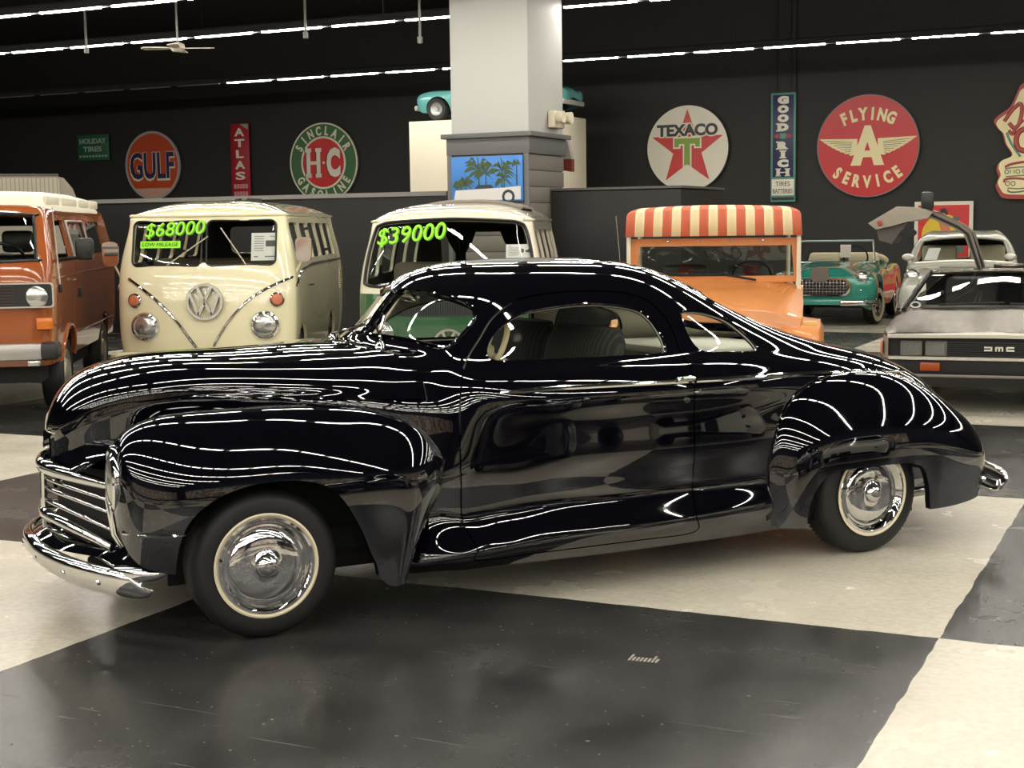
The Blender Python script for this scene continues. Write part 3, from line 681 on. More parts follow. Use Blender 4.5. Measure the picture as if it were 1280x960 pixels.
# shaped neon-style sign cut off by the right edge of the view
s, a = sign_root('neon_sign', 'large shaped cream and red neon sign with script letters and a car front', 1300, 182)
def sp(px, py): b_ = wall_pt(px, py, WY); return (b_[0] - a[0], b_[1] - a[1])
out = [(1280, 104), (1272, 116), (1263, 134), (1248, 145), (1243, 152), (1247, 160), (1253, 166), (1257, 180), (1265, 195), (1250, 203), (1246, 212), (1249, 222), (1245, 232), (1249, 242), (1256, 248), (1280, 249), (1330, 249), (1352, 238), (1354, 205), (1340, 160), (1338, 120), (1310, 98)]
MB().prism([sp(*q) for q in smooth_closed(out, 4)], 'y', -.06, 0).build('red_border', mat('sign_brick_red', (166, 58, 48), .4), s)
cxx = sum(q[0] for q in out) / len(out); czz = sum(q[1] for q in out) / len(out)
def shrink(k): return [sp(q[0] + (cxx - q[0]) * k, q[1] + (czz - q[1]) * k) for q in smooth_closed(out, 4)]
MB().prism(shrink(.085), 'y', -.075, -.055).build('cream_panel', SCRM, s)
def stroke(pts, rad, name, m, y=-.08): return MB().tube([(q[0], y, q[1]) for q in [sp(*p_) for p_ in smooth_open(pts, 6)]], rad, 6).build(name, m, s)
stroke([(1256, 152), (1266, 138), (1276, 130), (1278, 140), (1274, 156), (1268, 160), (1262, 154)], .035, 'script_letter', MATS['sign_brick_red'])
stroke([(1262, 163), (1266, 168), (1272, 158), (1280, 150)], .03, 'script_letter', MATS['sign_brick_red'])
stroke([(1288, 160), (1276, 164), (1271, 174), (1274, 186), (1288, 190)], .05, 'script_letter', MATS['sign_brick_red'])
stroke([(1259, 166), (1265, 180), (1276, 196)], .02, 'neon_line', STEAL)
RB_ = MATS['sign_brick_red']; SAGE = mat('sign_sage', (112, 132, 112), .5)
stroke([(1257, 209), (1266, 205), (1284, 202)], .022, 'car_roof_line', RB_); stroke([(1257, 211), (1268, 209.5), (1284, 208.5)], .011, 'hood_line', SAGE); stroke([(1258, 221), (1270, 220), (1284, 219)], .011, 'hood_line', SAGE)
stroke([(1256, 228), (1257, 224.5), (1268, 223), (1284, 224)], .02, 'car_body_line', RB_); stroke([(1260, 237), (1263, 240), (1272, 240), (1284, 238)], .014, 'bumper_line', SAGE); stroke([(1260, 235), (1272, 236), (1284, 235)], .011, 'bumper_line', SAGE)
def tiny(cx_, cy_, r_): stroke([(cx_ + r_ * math.cos(t), cy_ + r_ * math.sin(t)) for t in np.linspace(0, 2 * PI, 9)], .008, 'car_lamp', SAGE)
for q in ((1259, 215, 2.4), (1273, 214.5, 2.4), (1281, 214, 2.4), (1260, 229.5, 2.6), (1267, 229.5, 2.6)): tiny(*q)
stroke([(1263, 212), (1264, 217)], .008, 'grille_line', SAGE); stroke([(1268, 212), (1268.5, 217)], .008, 'grille_line', SAGE)
# red and yellow poster on the wall behind the silver cars
s, a = sign_root('poster', 'red poster with a yellow circle and a seated figure, white frame', 1179, 315, 'poster'); hw, hh = half_w(315, 1143, 1216), half_h(1179, 252, 378)
MB().box((0, -.02, 0), (2 * hw, .04, 2 * hh), .004).build('frame', mat('poster_white', (224, 216, 200), .5), s)
MB().box((0, -.043, 0), (2 * hw - .14, .008, 2 * hh - .14)).build('red_field', SRED, s)
MB().prism(circle(0, hh * .33, hw * .74), 'y', -.052, -.046).build('yellow_circle', mat('poster_yellow', (222, 190, 48), .5), s)
mb = MB(); mb.prism(smooth_closed([(-.05 * hw, hh * .80), (.14 * hw, hh * .78), (.1 * hw, hh * .62), (.24 * hw, hh * .45), (.3 * hw, hh * .1), (.45 * hw, -hh * .05), (.0, -hh * .06), (-.2 * hw, hh * .1), (-.08 * hw, hh * .4), (-.16 * hw, hh * .62)], 4), 'y', -.058, -.052); mb.build('figure', mat('poster_skin', (206, 122, 84), .5), s)
mb = MB(); mb.prism(smooth_closed([(-.62 * hw, hh * .02), (-.45 * hw, hh * .16), (-.1 * hw, hh * .14), (.05 * hw, -hh * .02), (-.3 * hw, -hh * .06)], 4), 'y', -.0565, -.052); mb.prism(smooth_closed([(.22 * hw, hh * .14), (.6 * hw, hh * .16), (.72 * hw, hh * .02), (.4 * hw, -hh * .04)], 4), 'y', -.0565, -.052); mb.prism([(.3 * hw, hh * .52), (.52 * hw, hh * .56), (.54 * hw, hh * .7), (.33 * hw, hh * .7)], 'y', -.0565, -.052); mb.build('dark_shapes', mat('poster_dark', (86, 104, 96), .5), s)
mb = MB(); mb.prism(smooth_closed([(-.1 * hw, hh * .84), (.06 * hw, hh * .86), (.16 * hw, hh * .76), (.1 * hw, hh * .74), (.0, hh * .78), (-.08 * hw, hh * .74)], 4), 'y', -.061, -.056); mb.build('hair', SBLK, s)
mb = MB(); mb.prism(smooth_closed([(-.7 * hw, -hh * .3), (-.2 * hw, -hh * .2), (.5 * hw, -hh * .3), (.7 * hw, -hh * .55), (-.6 * hw, -hh * .6)], 4), 'y', -.058, -.046); mb.build('lower_shape', mat('poster_orange', (200, 110, 60), .5), s)
# ------------------------------------------------------------ the black coupe: local x runs nose to tail, y to its far side
COUPE_O = (-1.32936, 6.30203, 0.0); COUPE_YAW = math.radians(26.754)
coupe = thing('coupe', 'glossy black chopped vintage coupe parked across the checkered floor in front', 'car', COUPE_O, COUPE_YAW)
def st(x,yz,dx=None):
    return [(x+(dx[i] if dx else 0),a,b) for i,(a,b) in enumerate(yz)]
ROWS=[
 st(-.66,[(.02,.50),(.02,.55),(.02,.60),(.02,.66),(.02,.71),(.02,.735),(.018,.755),(.015,.772),(.010,.785),(.005,.795),(0,.80)],[.03,.02,.01,.0,0,0,0,0,0,.0,0.0]),
 st(-.645,[(.075,.48),(.08,.54),(.085,.60),(.09,.67),(.092,.74),(.09,.772),(.084,.798),(.07,.818),(.05,.832),(.025,.84),(0,.843)],[.04,.03,.01,0,0,0,0,0,0,0,0]),
 st(-.585,[(.19,.46),(.20,.53),(.21,.61),(.218,.70),(.222,.80),(.22,.838),(.208,.872),(.175,.90),(.125,.92),(.062,.931),(0,.934)]),
 st(-.47,[(.30,.46),(.32,.53),(.33,.62),(.335,.74),(.34,.865),(.337,.91),(.322,.945),(.275,.975),(.195,.995),(.10,1.005),(0,1.009)]),
 st(-.25,[(.36,.46),(.38,.53),(.39,.63),(.395,.77),(.40,.905),(.397,.945),(.385,.982),(.34,1.02),(.25,1.042),(.125,1.053),(0,1.056)]),
 st(.10,[(.42,.40),(.45,.50),(.47,.62),(.48,.77),(.485,.895),(.478,.942),(.462,.985),(.41,1.024),(.295,1.049),(.147,1.062),(0,1.066)]),
 st(.45,[(.58,.30),(.62,.38),(.63,.52),(.635,.72),(.62,.875),(.60,.935),(.57,.983),(.49,1.03),(.35,1.058),(.175,1.071),(0,1.074)]),
 st(.585,[(.70,.175),(.80,.235),(.735,.36),(.725,.65),(.70,.87),(.662,.947),(.61,.998),(.515,1.042),(.365,1.064),(.182,1.075),(0,1.077)]),
 st(.70,[(.785,.175),(.885,.242),(.805,.37),(.785,.65),(.755,.872),(.708,.962),(.635,1.012),(.535,1.05),(.375,1.068),(.187,1.077),(0,1.080)],[0,0,0,0,0,0,0,-.01,-.04,-.06,-.07]),
 [(.84,.805,.17),(.84,.895,.245),(.84,.835,.37),(.84,.825,.65),(.84,.79,.88),(.845,.735,.985),(.85,.665,1.032),(.83,.575,1.062),(.77,.40,1.077),(.72,.20,1.086),(.70,0,1.089)],
 [(.95,.81,.17),(.95,.90,.25),(.95,.845,.38),(.95,.84,.65),(.95,.81,.89),(.96,.74,.99),(.955,.66,1.065),(.925,.575,1.125),(.86,.39,1.16),(.81,.195,1.172),(.79,0,1.176)],
 [(1.08,.815,.17),(1.08,.90,.255),(1.08,.855,.39),(1.08,.85,.65),(1.08,.825,.90),(1.09,.735,1.0),(1.09,.645,1.11),(1.05,.545,1.225),(.975,.37,1.285),(.925,.185,1.304),(.905,0,1.309)],
 [(1.22,.82,.168),(1.22,.90,.26),(1.22,.86,.40),(1.22,.86,.65),(1.22,.832,.90),(1.22,.73,1.005),(1.21,.625,1.145),(1.17,.515,1.285),(1.11,.345,1.36),(1.06,.175,1.385),(1.04,0,1.392)],
 st(1.47,[(.83,.167),(.90,.265),(.862,.40),(.865,.65),(.838,.902),(.725,1.01),(.61,1.16),(.50,1.31),(.345,1.395),(.175,1.425),(0,1.434)],[0]*7+[-.03,-.06,-.08,-.09]),
 st(1.75,[(.83,.166),(.90,.268),(.862,.40),(.865,.65),(.838,.902),(.722,1.01),(.605,1.16),(.495,1.31),(.345,1.395),(.175,1.424),(0,1.433)]),
 st(2.05,[(.82,.165),(.885,.27),(.852,.40),(.855,.65),(.828,.898),(.71,1.01),(.60,1.145),(.49,1.28),(.34,1.365),(.175,1.398),(0,1.408)]),
 st(2.40,[(.79,.163),(.845,.275),(.82,.40),(.825,.65),(.79,.89),(.68,1.0),(.58,1.08),(.462,1.17),(.32,1.238),(.17,1.276),(0,1.29)]),
 st(2.75,[(.74,.18),(.775,.28),(.77,.41),(.775,.65),(.735,.88),(.655,.955),(.56,.995),(.44,1.045),(.31,1.085),(.16,1.11),(0,1.12)]),
 st(3.10,[(.66,.22),(.69,.31),(.70,.44),(.70,.65),(.665,.845),(.60,.90),(.52,.93),(.415,.96),(.29,.98),(.15,.992),(0,.997)]),
 st(3.42,[(.58,.24),(.60,.32),(.61,.44),(.61,.62),(.58,.765),(.53,.82),(.46,.86),(.37,.892),(.26,.912),(.135,.923),(0,.926)]),
 st(3.70,[(.50,.25),(.52,.32),(.53,.42),(.525,.55),(.50,.66),(.46,.71),(.40,.75),(.32,.78),(.22,.80),(.115,.81),(0,.813)]),
 st(3.88,[(.40,.26),(.41,.31),(.415,.38),(.41,.46),(.39,.53),(.355,.57),(.31,.60),(.25,.625),(.17,.64),(.09,.648),(0,.65)]),
 st(3.93,[(.2,.30),(.21,.33),(.21,.37),(.21,.41),(.20,.44),(.18,.46),(.16,.475),(.125,.485),(.085,.492),(.045,.496),(0,.497)]),
]

_R = []
for r in ROWS:
    a, b = np.array(r[4], float), np.array(r[5], float); k = min(1.0, max(0.0, (a[0] - .70) / .25)) * min(1.0, max(0.0, (3.3 - a[0]) / .9))
    a2 = a + k * np.array([0, .020, -.004]); m = a * .5 + b * .5 + k * np.array([0, .034, .004])
    c2, c3 = np.array(r[2], float), np.array(r[3], float); kk = 1.0 if .8 < c3[0] < 2.2 else 0.0
    c3 = c3 + kk * np.array([0, .001, 0]); q1 = c2 * .5 + c3 * .5; q2 = c3 * .5 + a2 * .5 + kk * np.array([0, .002, 0])
    _R.append(list(r[:3]) + [tuple(q1), tuple(c3), tuple(q2), tuple(a2), tuple(m)] + list(r[5:]))
_H = np.array(_R, float)
BODY = Net(np.concatenate([_H * [1, -1, 1], (_H[:, :-1] * [1, 1, 1])[:, ::-1]], 1))

DOOR = smooth_closed([(.877, .222), (.872, .27), (.848, .33), (.832, .39), (.830, .54), (.832, .686), (.845, .88), (.873, .966), (.929, 1.03), (1.014, 1.11), (1.11, 1.20), (1.255, 1.268), (1.467, 1.292), (1.70, 1.29), (1.87, 1.262), (1.955, 1.195), (1.992, 1.11), (1.985, 1.02), (1.960, .93), (1.955, .75), (1.955, .60), (1.95, .42), (1.945, .30), (1.945, .222), (1.65, .2195), (1.2, .2195)], 5)
DWIN = smooth_closed([(1.028, 1.05), (1.050, 1.098), (1.115, 1.153), (1.234, 1.208), (1.40, 1.231), (1.609, 1.240), (1.806, 1.216), (1.885, 1.172), (1.922, 1.09), (1.915, 1.035), (1.87, 1.014), (1.65, 1.013), (1.40, 1.016), (1.12, 1.02), (1.05, 1.027)], 6)
QWIN = smooth_closed([(2.068, 1.165), (2.10, 1.188), (2.216, 1.181), (2.355, 1.142), (2.43, 1.075), (2.452, 1.02), (2.41, .996), (2.25, 1.0), (2.13, 1.006), (2.085, 1.03), (2.067, 1.09)], 6)
WSC = smooth_closed([(.557, 1.206), (.50, 1.252), (.379, 1.285), (.231, 1.303), (.07, 1.308), (.022, 1.29), (.02, 1.2), (.02, 1.128), (.06, 1.112), (.207, 1.112), (.396, 1.102), (.539, 1.085), (.586, 1.080), (.600, 1.098), (.590, 1.143), (.575, 1.178)], 5)
REARW = rrect(-.40, 1.055, .40, 1.255, .06)
def cw(P): return np.where(P[..., 0] < 1.1, sdf(WSC, abs(P[..., 1]), P[..., 2]), 9.0)
def cr_(P): return np.where(P[..., 0] > 2.2, sdf(REARW, P[..., 1], P[..., 2]), 9.0)
def cd(P): return sdf(DWIN, P[..., 0], P[..., 2])
def cq(P): return sdf(QWIN, P[..., 0], P[..., 2])
def cdoor(P): return sdf(DOOR, P[..., 0], P[..., 2])
SEAMX = [-.8, -.68, -.64, -.603, -.575, -.545, -.492, -.43, -.357, -.25, -.136, .1, .343, .6, .9]; SEAMZ = [.77, .77, .772, .79, .83, .868, .893, .908, .915, .916, .914, .902, .892, .885, .88]
XRY = [0, .33, .48, .58, .69, .76, .9]; XRX = [.555, .595, .646, .690, .716, .716, .716]
def chood(P):
    return np.maximum(P[..., 0] - np.interp(abs(P[..., 1]), XRY, XRX), np.interp(P[..., 0], SEAMX, SEAMZ) - P[..., 2])
def fbody(P):
    f = np.maximum(-cw(P), -cr_(P)); f = np.maximum(f, -cq(P)); f = np.maximum(f, .003 - cdoor(P)); return np.maximum(f, .0025 - chood(P))
panel('body', BODY, fbody, 620, 300, BLACKPAINT, coupe, flange=.03)
panel('hood', BODY, lambda P: chood(P) + .0015, 330, 260, BLACKPAINT, coupe, flange=.03, offset=.009, ur=(0, .45))
LINING = mat('grey_interior_lining', (226, 222, 208), .7)
def flin(P):
    f = np.maximum(.012 - cw(P), .012 - cr_(P)); f = np.maximum(f, .012 - cq(P)); f = np.maximum(f, .012 - cd(P)); return np.maximum(f, np.maximum(.92 - P[..., 0], P[..., 0] - 3.0))
lining = panel('interior_lining', BODY, flin, 260, 140, LINING, coupe, offset=-.035, ur=(.3, .85), flip=False)
for sd, tagw in ((-1, 'near'), (1, 'far')):
    side = lambda P, sd=sd: np.where(P[..., 1] * sd > .25, -1.0, 1.0)
    vr = (0, .5) if sd < 0 else (.5, 1)
    d = panel('door', BODY, lambda P: np.maximum(cdoor(P) + .003, -cd(P)), 300, 220, BLACKPAINT, coupe, flange=.03, ur=(.3, .75), vr=vr)
    panel('window_pane', BODY, lambda P: cd(P) - .008, 140, 120, GLASS, d, offset=-.022, ur=(.35, .72), vr=vr)
    P_, N_ = BODY.find(DWIN, [0, 2], lambda P: P[:, 1] * sd > .3)
    MB().tube([tuple(p - n * .004) for p, n in zip(P_, N_)], .006, 6, True).build('window_trim', BLACKPAINT, d)
    MB().tube([tuple(p - n * .018) for p, n in zip(P_, N_)], .004, 6, True).build('window_channel', mat('grey_channel', (160, 156, 146), .4), d)
    g = panel('quarter_window', BODY, lambda P: cq(P) - .008, 90, 90, GLASS, coupe, offset=-.022, ur=(.55, .8), vr=vr)
    P_, N_ = BODY.find(QWIN, [0, 2], lambda P: P[:, 1] * sd > .3)
    MB().tube([tuple(p - n * .004) for p, n in zip(P_, N_)], .006, 6, True).build('window_trim', BLACKPAINT, g)
    MB().tube([tuple(p - n * .018) for p, n in zip(P_, N_)], .004, 6, True).build('window_channel', MATS['grey_channel'], g)
    w = panel('windshield', BODY, lambda P: np.maximum(cw(P) - .008, -sd * P[..., 1]), 120, 160, GLASS, coupe, offset=-.012, ur=(.28, .5), vr=vr)
    P_, N_ = BODY.find([(a * sd, b) for a, b in WSC], [1, 2], lambda P: P[:, 0] < 1.1)
    MB().tube([tuple(p + n * .001) for p, n in zip(P_, N_)], .008, 8, True).build('gasket', BLACKPAINT, w)
    mat('black_gasket', (12, 12, 13), .3)
    # chrome belt strip, door handle and lock
    def strip(pts, r, name, par, m=CHROME, wide=1.0):
        q, nn = BODY.find(pts, [0, 2], lambda P: (P[:, 1] * sd > .3))
        return MB().tube([tuple(a + b * .004) for a, b in zip(q, nn)], r, 8).build(name, m, par)
    xs = np.linspace(1.012, 1.95, 30); zs = np.interp(xs, [1.0, 1.29, 1.95], [.903, .906, .897])
    strip(list(zip(xs, zs)), [.003 + .008 * min(1, k / 3) for k in range(30)], 'belt_strip', d)
    xs = np.linspace(1.965, 3.50, 40); zs = np.interp(xs, [1.95, 2.6, 3.1, 3.5], [.897, .882, .858, .818])
    strip(list(zip(xs, zs)), [.012 - .007 * max(0, (k - 20) / 19) for k in range(40)], 'belt_strip', coupe)
    q, nn = BODY.find([(1.84, .897), (1.93, .900)], [0, 2], lambda P: P[:, 1] * sd > .3)
    hb = MB(); a, b = Vector(q[0]), Vector(q[1]); nv = Vector(nn[0])
    hb.tube([b, b + nv * .035, b * .8 + a * .2 + nv * .048, a + nv * .046, a + nv * .03], [.016, .014, .013, .011, .006], 10); hb.build('door_handle', CHROME, d)
    q, nn = BODY.find([(1.915, .815)], [0, 2], lambda P: P[:, 1] * sd > .3)
    lk = MB(); lk.lathe([(.0, -.012), (.010, -.012), (.013, -.004), (.013, .01)], 'y', 14, tuple(q[0]), 1, 1); lk.build('door_lock', CHROME, d)
panel('rear_window', BODY, lambda P: cr_(P) - .008, 70, 90, GLASS, coupe, offset=-.012, ur=(.6, .85))
# ---- fenders
def fender_net(st_, sd): return Net([[((x[i] if isinstance(x, list) else x), sd * a, b) for i, (a, b) in enumerate(r)] for x, r in st_])
FB = [(.36, .60), (.42, .78), (.53, .86), (.66, .895), (.79, .865), (.875, .77), (.915, .62), (.918, .45), (.90, .30)]
def nosec(su, sl, cy=.63, cz=.62, sy=None):
    sy = sy or su
    return [(cy + (a - cy) * sy, cz + (b - cz) * (su if b > cz else sl)) for a, b in FB]
FF = [(-.552, nosec(.10, .10)), (-.549, nosec(.28, .32)), (-.536, nosec(.50, .58)), (-.508, nosec(.70, .78)), (-.458, nosec(.845, .89)), (-.382, nosec(.94, .95)), (-.28, nosec(.985, .98)), (-.10, FB), (.12, FB),
      (.38, [(.56, .60), (.58, .78), (.625, .84), (.685, .874), (.79, .845), (.87, .75), (.914, .62), (.916, .45), (.905, .26)]),
      ([.56, .56, .56, .56, .56, .555, .55, .53, .47], [(.66, .60), (.68, .765), (.71, .815), (.75, .833), (.815, .805), (.87, .72), (.902, .60), (.906, .44), (.905, .175)]),
      ([.68, .68, .68, .68, .68, .675, .665, .62, .535], [(.72, .58), (.74, .71), (.765, .755), (.79, .765), (.825, .74), (.86, .67), (.882, .56), (.89, .42), (.90, .17)]),
      ([.765, .765, .765, .765, .76, .75, .735, .675, .575], [(.755, .56), (.775, .63), (.785, .655), (.795, .66), (.808, .645), (.825, .60), (.838, .52), (.846, .42), (.86, .20)])]
FOPEN = smooth_closed([(-.36, -.1), (-.372, .30), (-.345, .46), (-.285, .545), (-.19, .60), (-.08, .628), (.03, .635), (.142, .624), (.213, .600), (.27, .555), (.318, .487), (.365, .396), (.397, .313), (.43, .218), (.445, -.1)], 5)
RFS = [(2.395, [(.74, .28), (.77, .40), (.785, .46), (.80, .49), (.815, .475), (.822, .43), (.826, .37), (.83, .29), (.832, .20)]),
       (2.455, [(.72, .40), (.745, .58), (.775, .66), (.805, .685), (.84, .65), (.868, .57), (.884, .46), (.89, .34), (.888, .185)]),
       (2.56, [(.66, .48), (.685, .71), (.735, .775), (.79, .795), (.85, .745), (.895, .65), (.92, .53), (.926, .39), (.918, .19)]),
       (2.74, [(.60, .48), (.625, .77), (.69, .837), (.765, .857), (.85, .805), (.905, .70), (.935, .57), (.942, .42), (.932, .22)]),
       (2.98, [(.55, .48), (.58, .785), (.66, .855), (.75, .872), (.845, .82), (.905, .71), (.938, .57), (.944, .42), (.932, .22)]),
       (3.22, [(.50, .48), (.53, .755), (.62, .828), (.72, .846), (.82, .795), (.885, .69), (.922, .56), (.928, .40), (.915, .20)]),
       (3.45, [(.47, .45), (.50, .67), (.58, .742), (.68, .762), (.78, .715), (.848, .625), (.886, .51), (.892, .37), (.875, .19)]),
       (3.62, [(.46, .42), (.49, .58), (.56, .645), (.65, .665), (.745, .625), (.81, .55), (.845, .46), (.85, .35), (.83, .195)]),
       (3.745, [(.48, .38), (.51, .49), (.57, .54), (.645, .555), (.72, .53), (.77, .475), (.797, .41), (.795, .33), (.765, .215)]),
       (3.80, [(.56, .36), (.58, .41), (.61, .43), (.645, .437), (.68, .428), (.705, .405), (.72, .37), (.715, .33), (.68, .27)])]
ROPEN = smooth_closed([(2.555, -.1), (2.54, .20), (2.565, .33), (2.63, .415), (2.70, .437), (2.82, .444), (3.06, .443), (3.17, .432), (3.23, .40), (3.264, .33), (3.283, .24), (3.30, -.1)], 5)
def wheel(x, y, sd, steer=0.0, r=.294):
    w = thing('wheel', None, None, (x, y, r), steer); w.parent = coupe
    o = -1 if sd < 0 else 1
    prof = [(.195, .09), (.21, .092), (.25, .094), (.272, .085), (.287, .07), (.294, .05), (.294, -.05), (.287, -.07), (.272, -.085), (.25, -.094), (.2, -.092)]
    t = MB(); t.lathe([(a, o * b) for a, b in prof], 'y', 72)
    for k in range(72):
        a = 2 * PI * k / 72; c, s_ = math.cos(a), math.sin(a)
        for yy in (-.06, .06): t.add([(.2865 * c - .004 * s_, yy - .012, .2865 * s_ + .004 * c), (.2865 * c + .004 * s_, yy - .012, .2865 * s_ - .004 * c), (.2935 * c + .004 * s_, yy + .012, .2935 * s_ - .004 * c), (.2935 * c - .004 * s_, yy + .012, .2935 * s_ + .004 * c)], [[0, 1, 2, 3]])
    t.build('tyre', RUBBER, w)
    MB().lathe([(a, o * b) for a, b in [(.197, .085), (.205, .095), (.207, .101), (.200, .104), (.193, .099)]], 'y', 72).build('rim_edge', CREAMRIM, w)
    MB().lathe([(a, o * b) for a, b in [(.195, .096), (.190, .102), (.180, .103), (.172, .096), (.166, .083), (.160, .077), (.152, .078), (.147, .07), (.14, .05)]], 'y', 72).build('trim_ring', CHROME, w)
    MB().lathe([(a, o * b) for a, b in [(.150, .06), (.149, .072), (.143, .081), (.128, .087), (.10, .092), (.07, .095), (.05, .096), (.046, .099), (.044, .109), (.036, .120), (.02, .127), (.0, .129)]], 'y', 72).build('hubcap', CHROME, w)
    st2 = MB(); a = PI * .5 - .55; st2.tube([(.185 * math.cos(a + 1.9), o * .099, .185 * math.sin(a + 1.9)), (.185 * math.cos(a + 1.9), o * .115, .185 * math.sin(a + 1.9))], .006, 8); st2.build('valve_stem', RUBBER, w)
    return w
INNERW = mat('wheel_well_black', (8, 8, 8), .9)
for sd in (-1, 1):
    nf = fender_net(FF, sd); nr = fender_net(RFS, sd)
    f1 = panel('front_fender', nf, lambda P: -sdf(FOPEN, P[..., 0], P[..., 2]), 260, 150, BLACKPAINT, coupe, flange=.035, flip=sd < 0)
    f2 = panel('rear_fender', nr, lambda P: -sdf(ROPEN, P[..., 0], P[..., 2]), 260, 150, BLACKPAINT, coupe, flange=.03, flip=sd < 0)
    # wheel well liners
    MB().box((.08, sd * .62, .42), (.84, .02, .42)).build('inner_well', INNERW, f1)
    MB().box((2.95, sd * .62, .38), (.95, .02, .5)).build('inner_well', INNERW, f2)
    wheel(0.0, sd * .735, sd, math.radians(-3)); wheel(2.985, sd * .745, sd)
    # headlight let into the fender nose
    hl = thing('headlight', None, None, (-.528, sd * .655, .655)); hl.parent = coupe; hl.rotation_euler = (0, math.radians(0), math.radians(5 * sd))
    MB().lathe([(.082, .02), (.096, .012), (.103, -.004), (.101, -.018), (.090, -.026), (.084, -.018)], 'x', 40, sz=1.28).build('bezel', CHROME, hl)
    MB().lathe([(.086, -.016), (.07, -.028), (.045, -.036), (.02, -.040), (.0, -.041)], 'x', 36, sz=1.28).build('lens', LENS, hl)
    # fender nose strip and the edge next to the grille
    q, nn = nf.find([(-.535, .47), (-.48, .468), (-.42, .466), (-.37, .464), (-.33, .463)], [0, 2], lambda P: P[:, 1] * sd > .70)
    MB().tube([tuple(a + b * .002) for a, b in zip(q, nn)], [.010, .010, .009, .006, .002], 8).build('fender_strip', CHROME, f1)
# ---- nose, grille and splash pan
def gx(y): return -.685 + .155 * (abs(y) / .5) ** 1.6
GR = thing('grille', None, None); GR.parent = coupe
mb = MB(); mb.sheet([[(gx(y) + .05, y, z) for y in np.linspace(-.5, .5, 31)] for z in np.linspace(.33, .70, 4)]); mb.build('grille_backing', BLACK, GR)
ys = np.linspace(-.52, .52, 41)
for z, r, nm in ((.632, .030, 'top_bar'), (.580, .010, 'bar'), (.540, .010, 'bar'), (.486, .011, 'bar'), (.432, .026, 'main_bar'), (.372, .012, 'bar')):
    MB().tube([(gx(y) - (.012 if r > .02 else .0), y, z - (.02 + (.632 - z) * .22) * (abs(y) / .5) ** 2) for y in ys], [r * (1 - .35 * (abs(y) / .52) ** 3) for y in ys], 10, flat=.75).build(nm, CHROME, GR)
MB().tube([(gx(0) - .006, 0, .37), (gx(0) - .010, 0, .50), (gx(0) - .006, 0, .66)], .014, 8).build('center_post', CHROME, GR)
for sd in (-1, 1):
    MB().tube([(-.525, sd * .515, .67), (-.528, sd * .522, .55), (-.515, sd * .535, .42), (-.475, sd * .55, .33)], [.016, .02, .02, .014], 10).build('side_post', CHROME, GR)
mb = MB(); mb.sheet([[(gx(y) - t * (.03 + .10 * (1 - (abs(y) / .62) ** 2)), y, .365 - .065 * t) for y in np.linspace(-.6, .6, 31)] for t in np.linspace(-.3, .6, 7)]); mb.build('splash_pan', BLACKPAINT, coupe)
mb = MB(); mb.tube([(-.665, -.010, .772), (-.652, -.055, .771), (-.625, -.11, .770)], [.006, .007, .004], 8); mb.tube([(-.665, .010, .772), (-.652, .055, .771), (-.625, .11, .770)], [.006, .007, .004], 8); mb.build('nose_trim', CHROME, coupe)
# valance sheets between hood and fenders
for sd in (-1, 1):
    mb = MB(); R_ = []
    for x in np.linspace(-.60, .55, 24):
        yi = np.interp(x, [-.6, -.47, -.25, .1, .45, .6], [.20, .33, .39, .475, .63, .70]) - .01; yo = np.interp(x, [-.6, -.4, 0, .4, .6], [.52, .46, .46, .60, .72]) + .03
        za = np.interp(x, [-.6, -.5, -.3, .6], [.72, .76, .79, .79])
        R_.append([(x - .06 * (1 - k / 6) * (x < -.5), sd * (yi + (yo - yi) * k / 6), za - .05 * math.sin(PI * k / 6) + (.0 if x > -.5 else -.02)) for k in range(7)])
    mb.sheet(R_); mb.build('catwalk', BLACKPAINT, coupe)
    mb = MB(); mb.sheet([[(gx(y) + .02 + .10 * t, sd * y, .66 + .10 * t + .03 * math.sin(t * PI)) for y in np.linspace(.06, .56, 14)] for t in np.linspace(0, 1, 7)]); mb.build('grille_shell', BLACKPAINT, coupe)
# ---- bumpers
def bumper(xc, sgn, z0, z1, half, sweep, par, name):
    b = thing(name, None, None); b.parent = par
    mb = MB(); R_ = []
    for y in np.linspace(-half, half, 61):
        t = abs(y) / half; x = xc - sgn * sweep * t ** 2.2; k = max(.04, (1 - t ** 22)) ** .5
        hz = (z1 - z0) / 2 * k; zc = (z0 + z1) / 2 - .035 * t
        R_.append([(x + sgn * .045 * k * math.cos(w) - sgn * .03 + sgn * .022 * math.sin(w), y, zc + hz * math.sin(w)) for w in np.linspace(-PI / 2 - .5, PI / 2 + .5, 17)])
    mb.sheet(R_); o = mb.build('bar', CHROME, b); sm = o.modifiers.new('thick', 'SOLIDIFY'); sm.thickness = .006; sm.offset = -1
    return b
fb = bumper(-.755, -1, .225, .345, .78, .27, coupe, 'front_bumper')
for y in (-.62, -.42, -.15, .15, .42, .62):
    t = abs(y) / .78; MB().lathe([(0, -.054), (.008, -.052), (.012, -.047), (.012, -.02)], 'x', 12, (-.755 + .27 * t ** 2.2 + .03, y, .285 - .035 * t)).build('bolt', CHROME, fb)
for sd in (-1, 1):
    MB().tube(smooth_open([(-.54, sd * .64, .30), (-.49, sd * .75, .305), (-.44, sd * .80, .306), (-.385, sd * .825, .316)], 6), [(.018 + .012 * math.sin(PI * k / 18)) * (1 - (k / 18) ** 8 * .85) for k in range(19)], 10).build('wing_tip', CHROME, fb)
    MB().box((-.46, sd * .35, .27), (.26, .05, .06), .01).build('bracket', BLACK, fb)
rb = bumper(4.05, 1, .235, .355, .82, .16, coupe, 'rear_bumper')
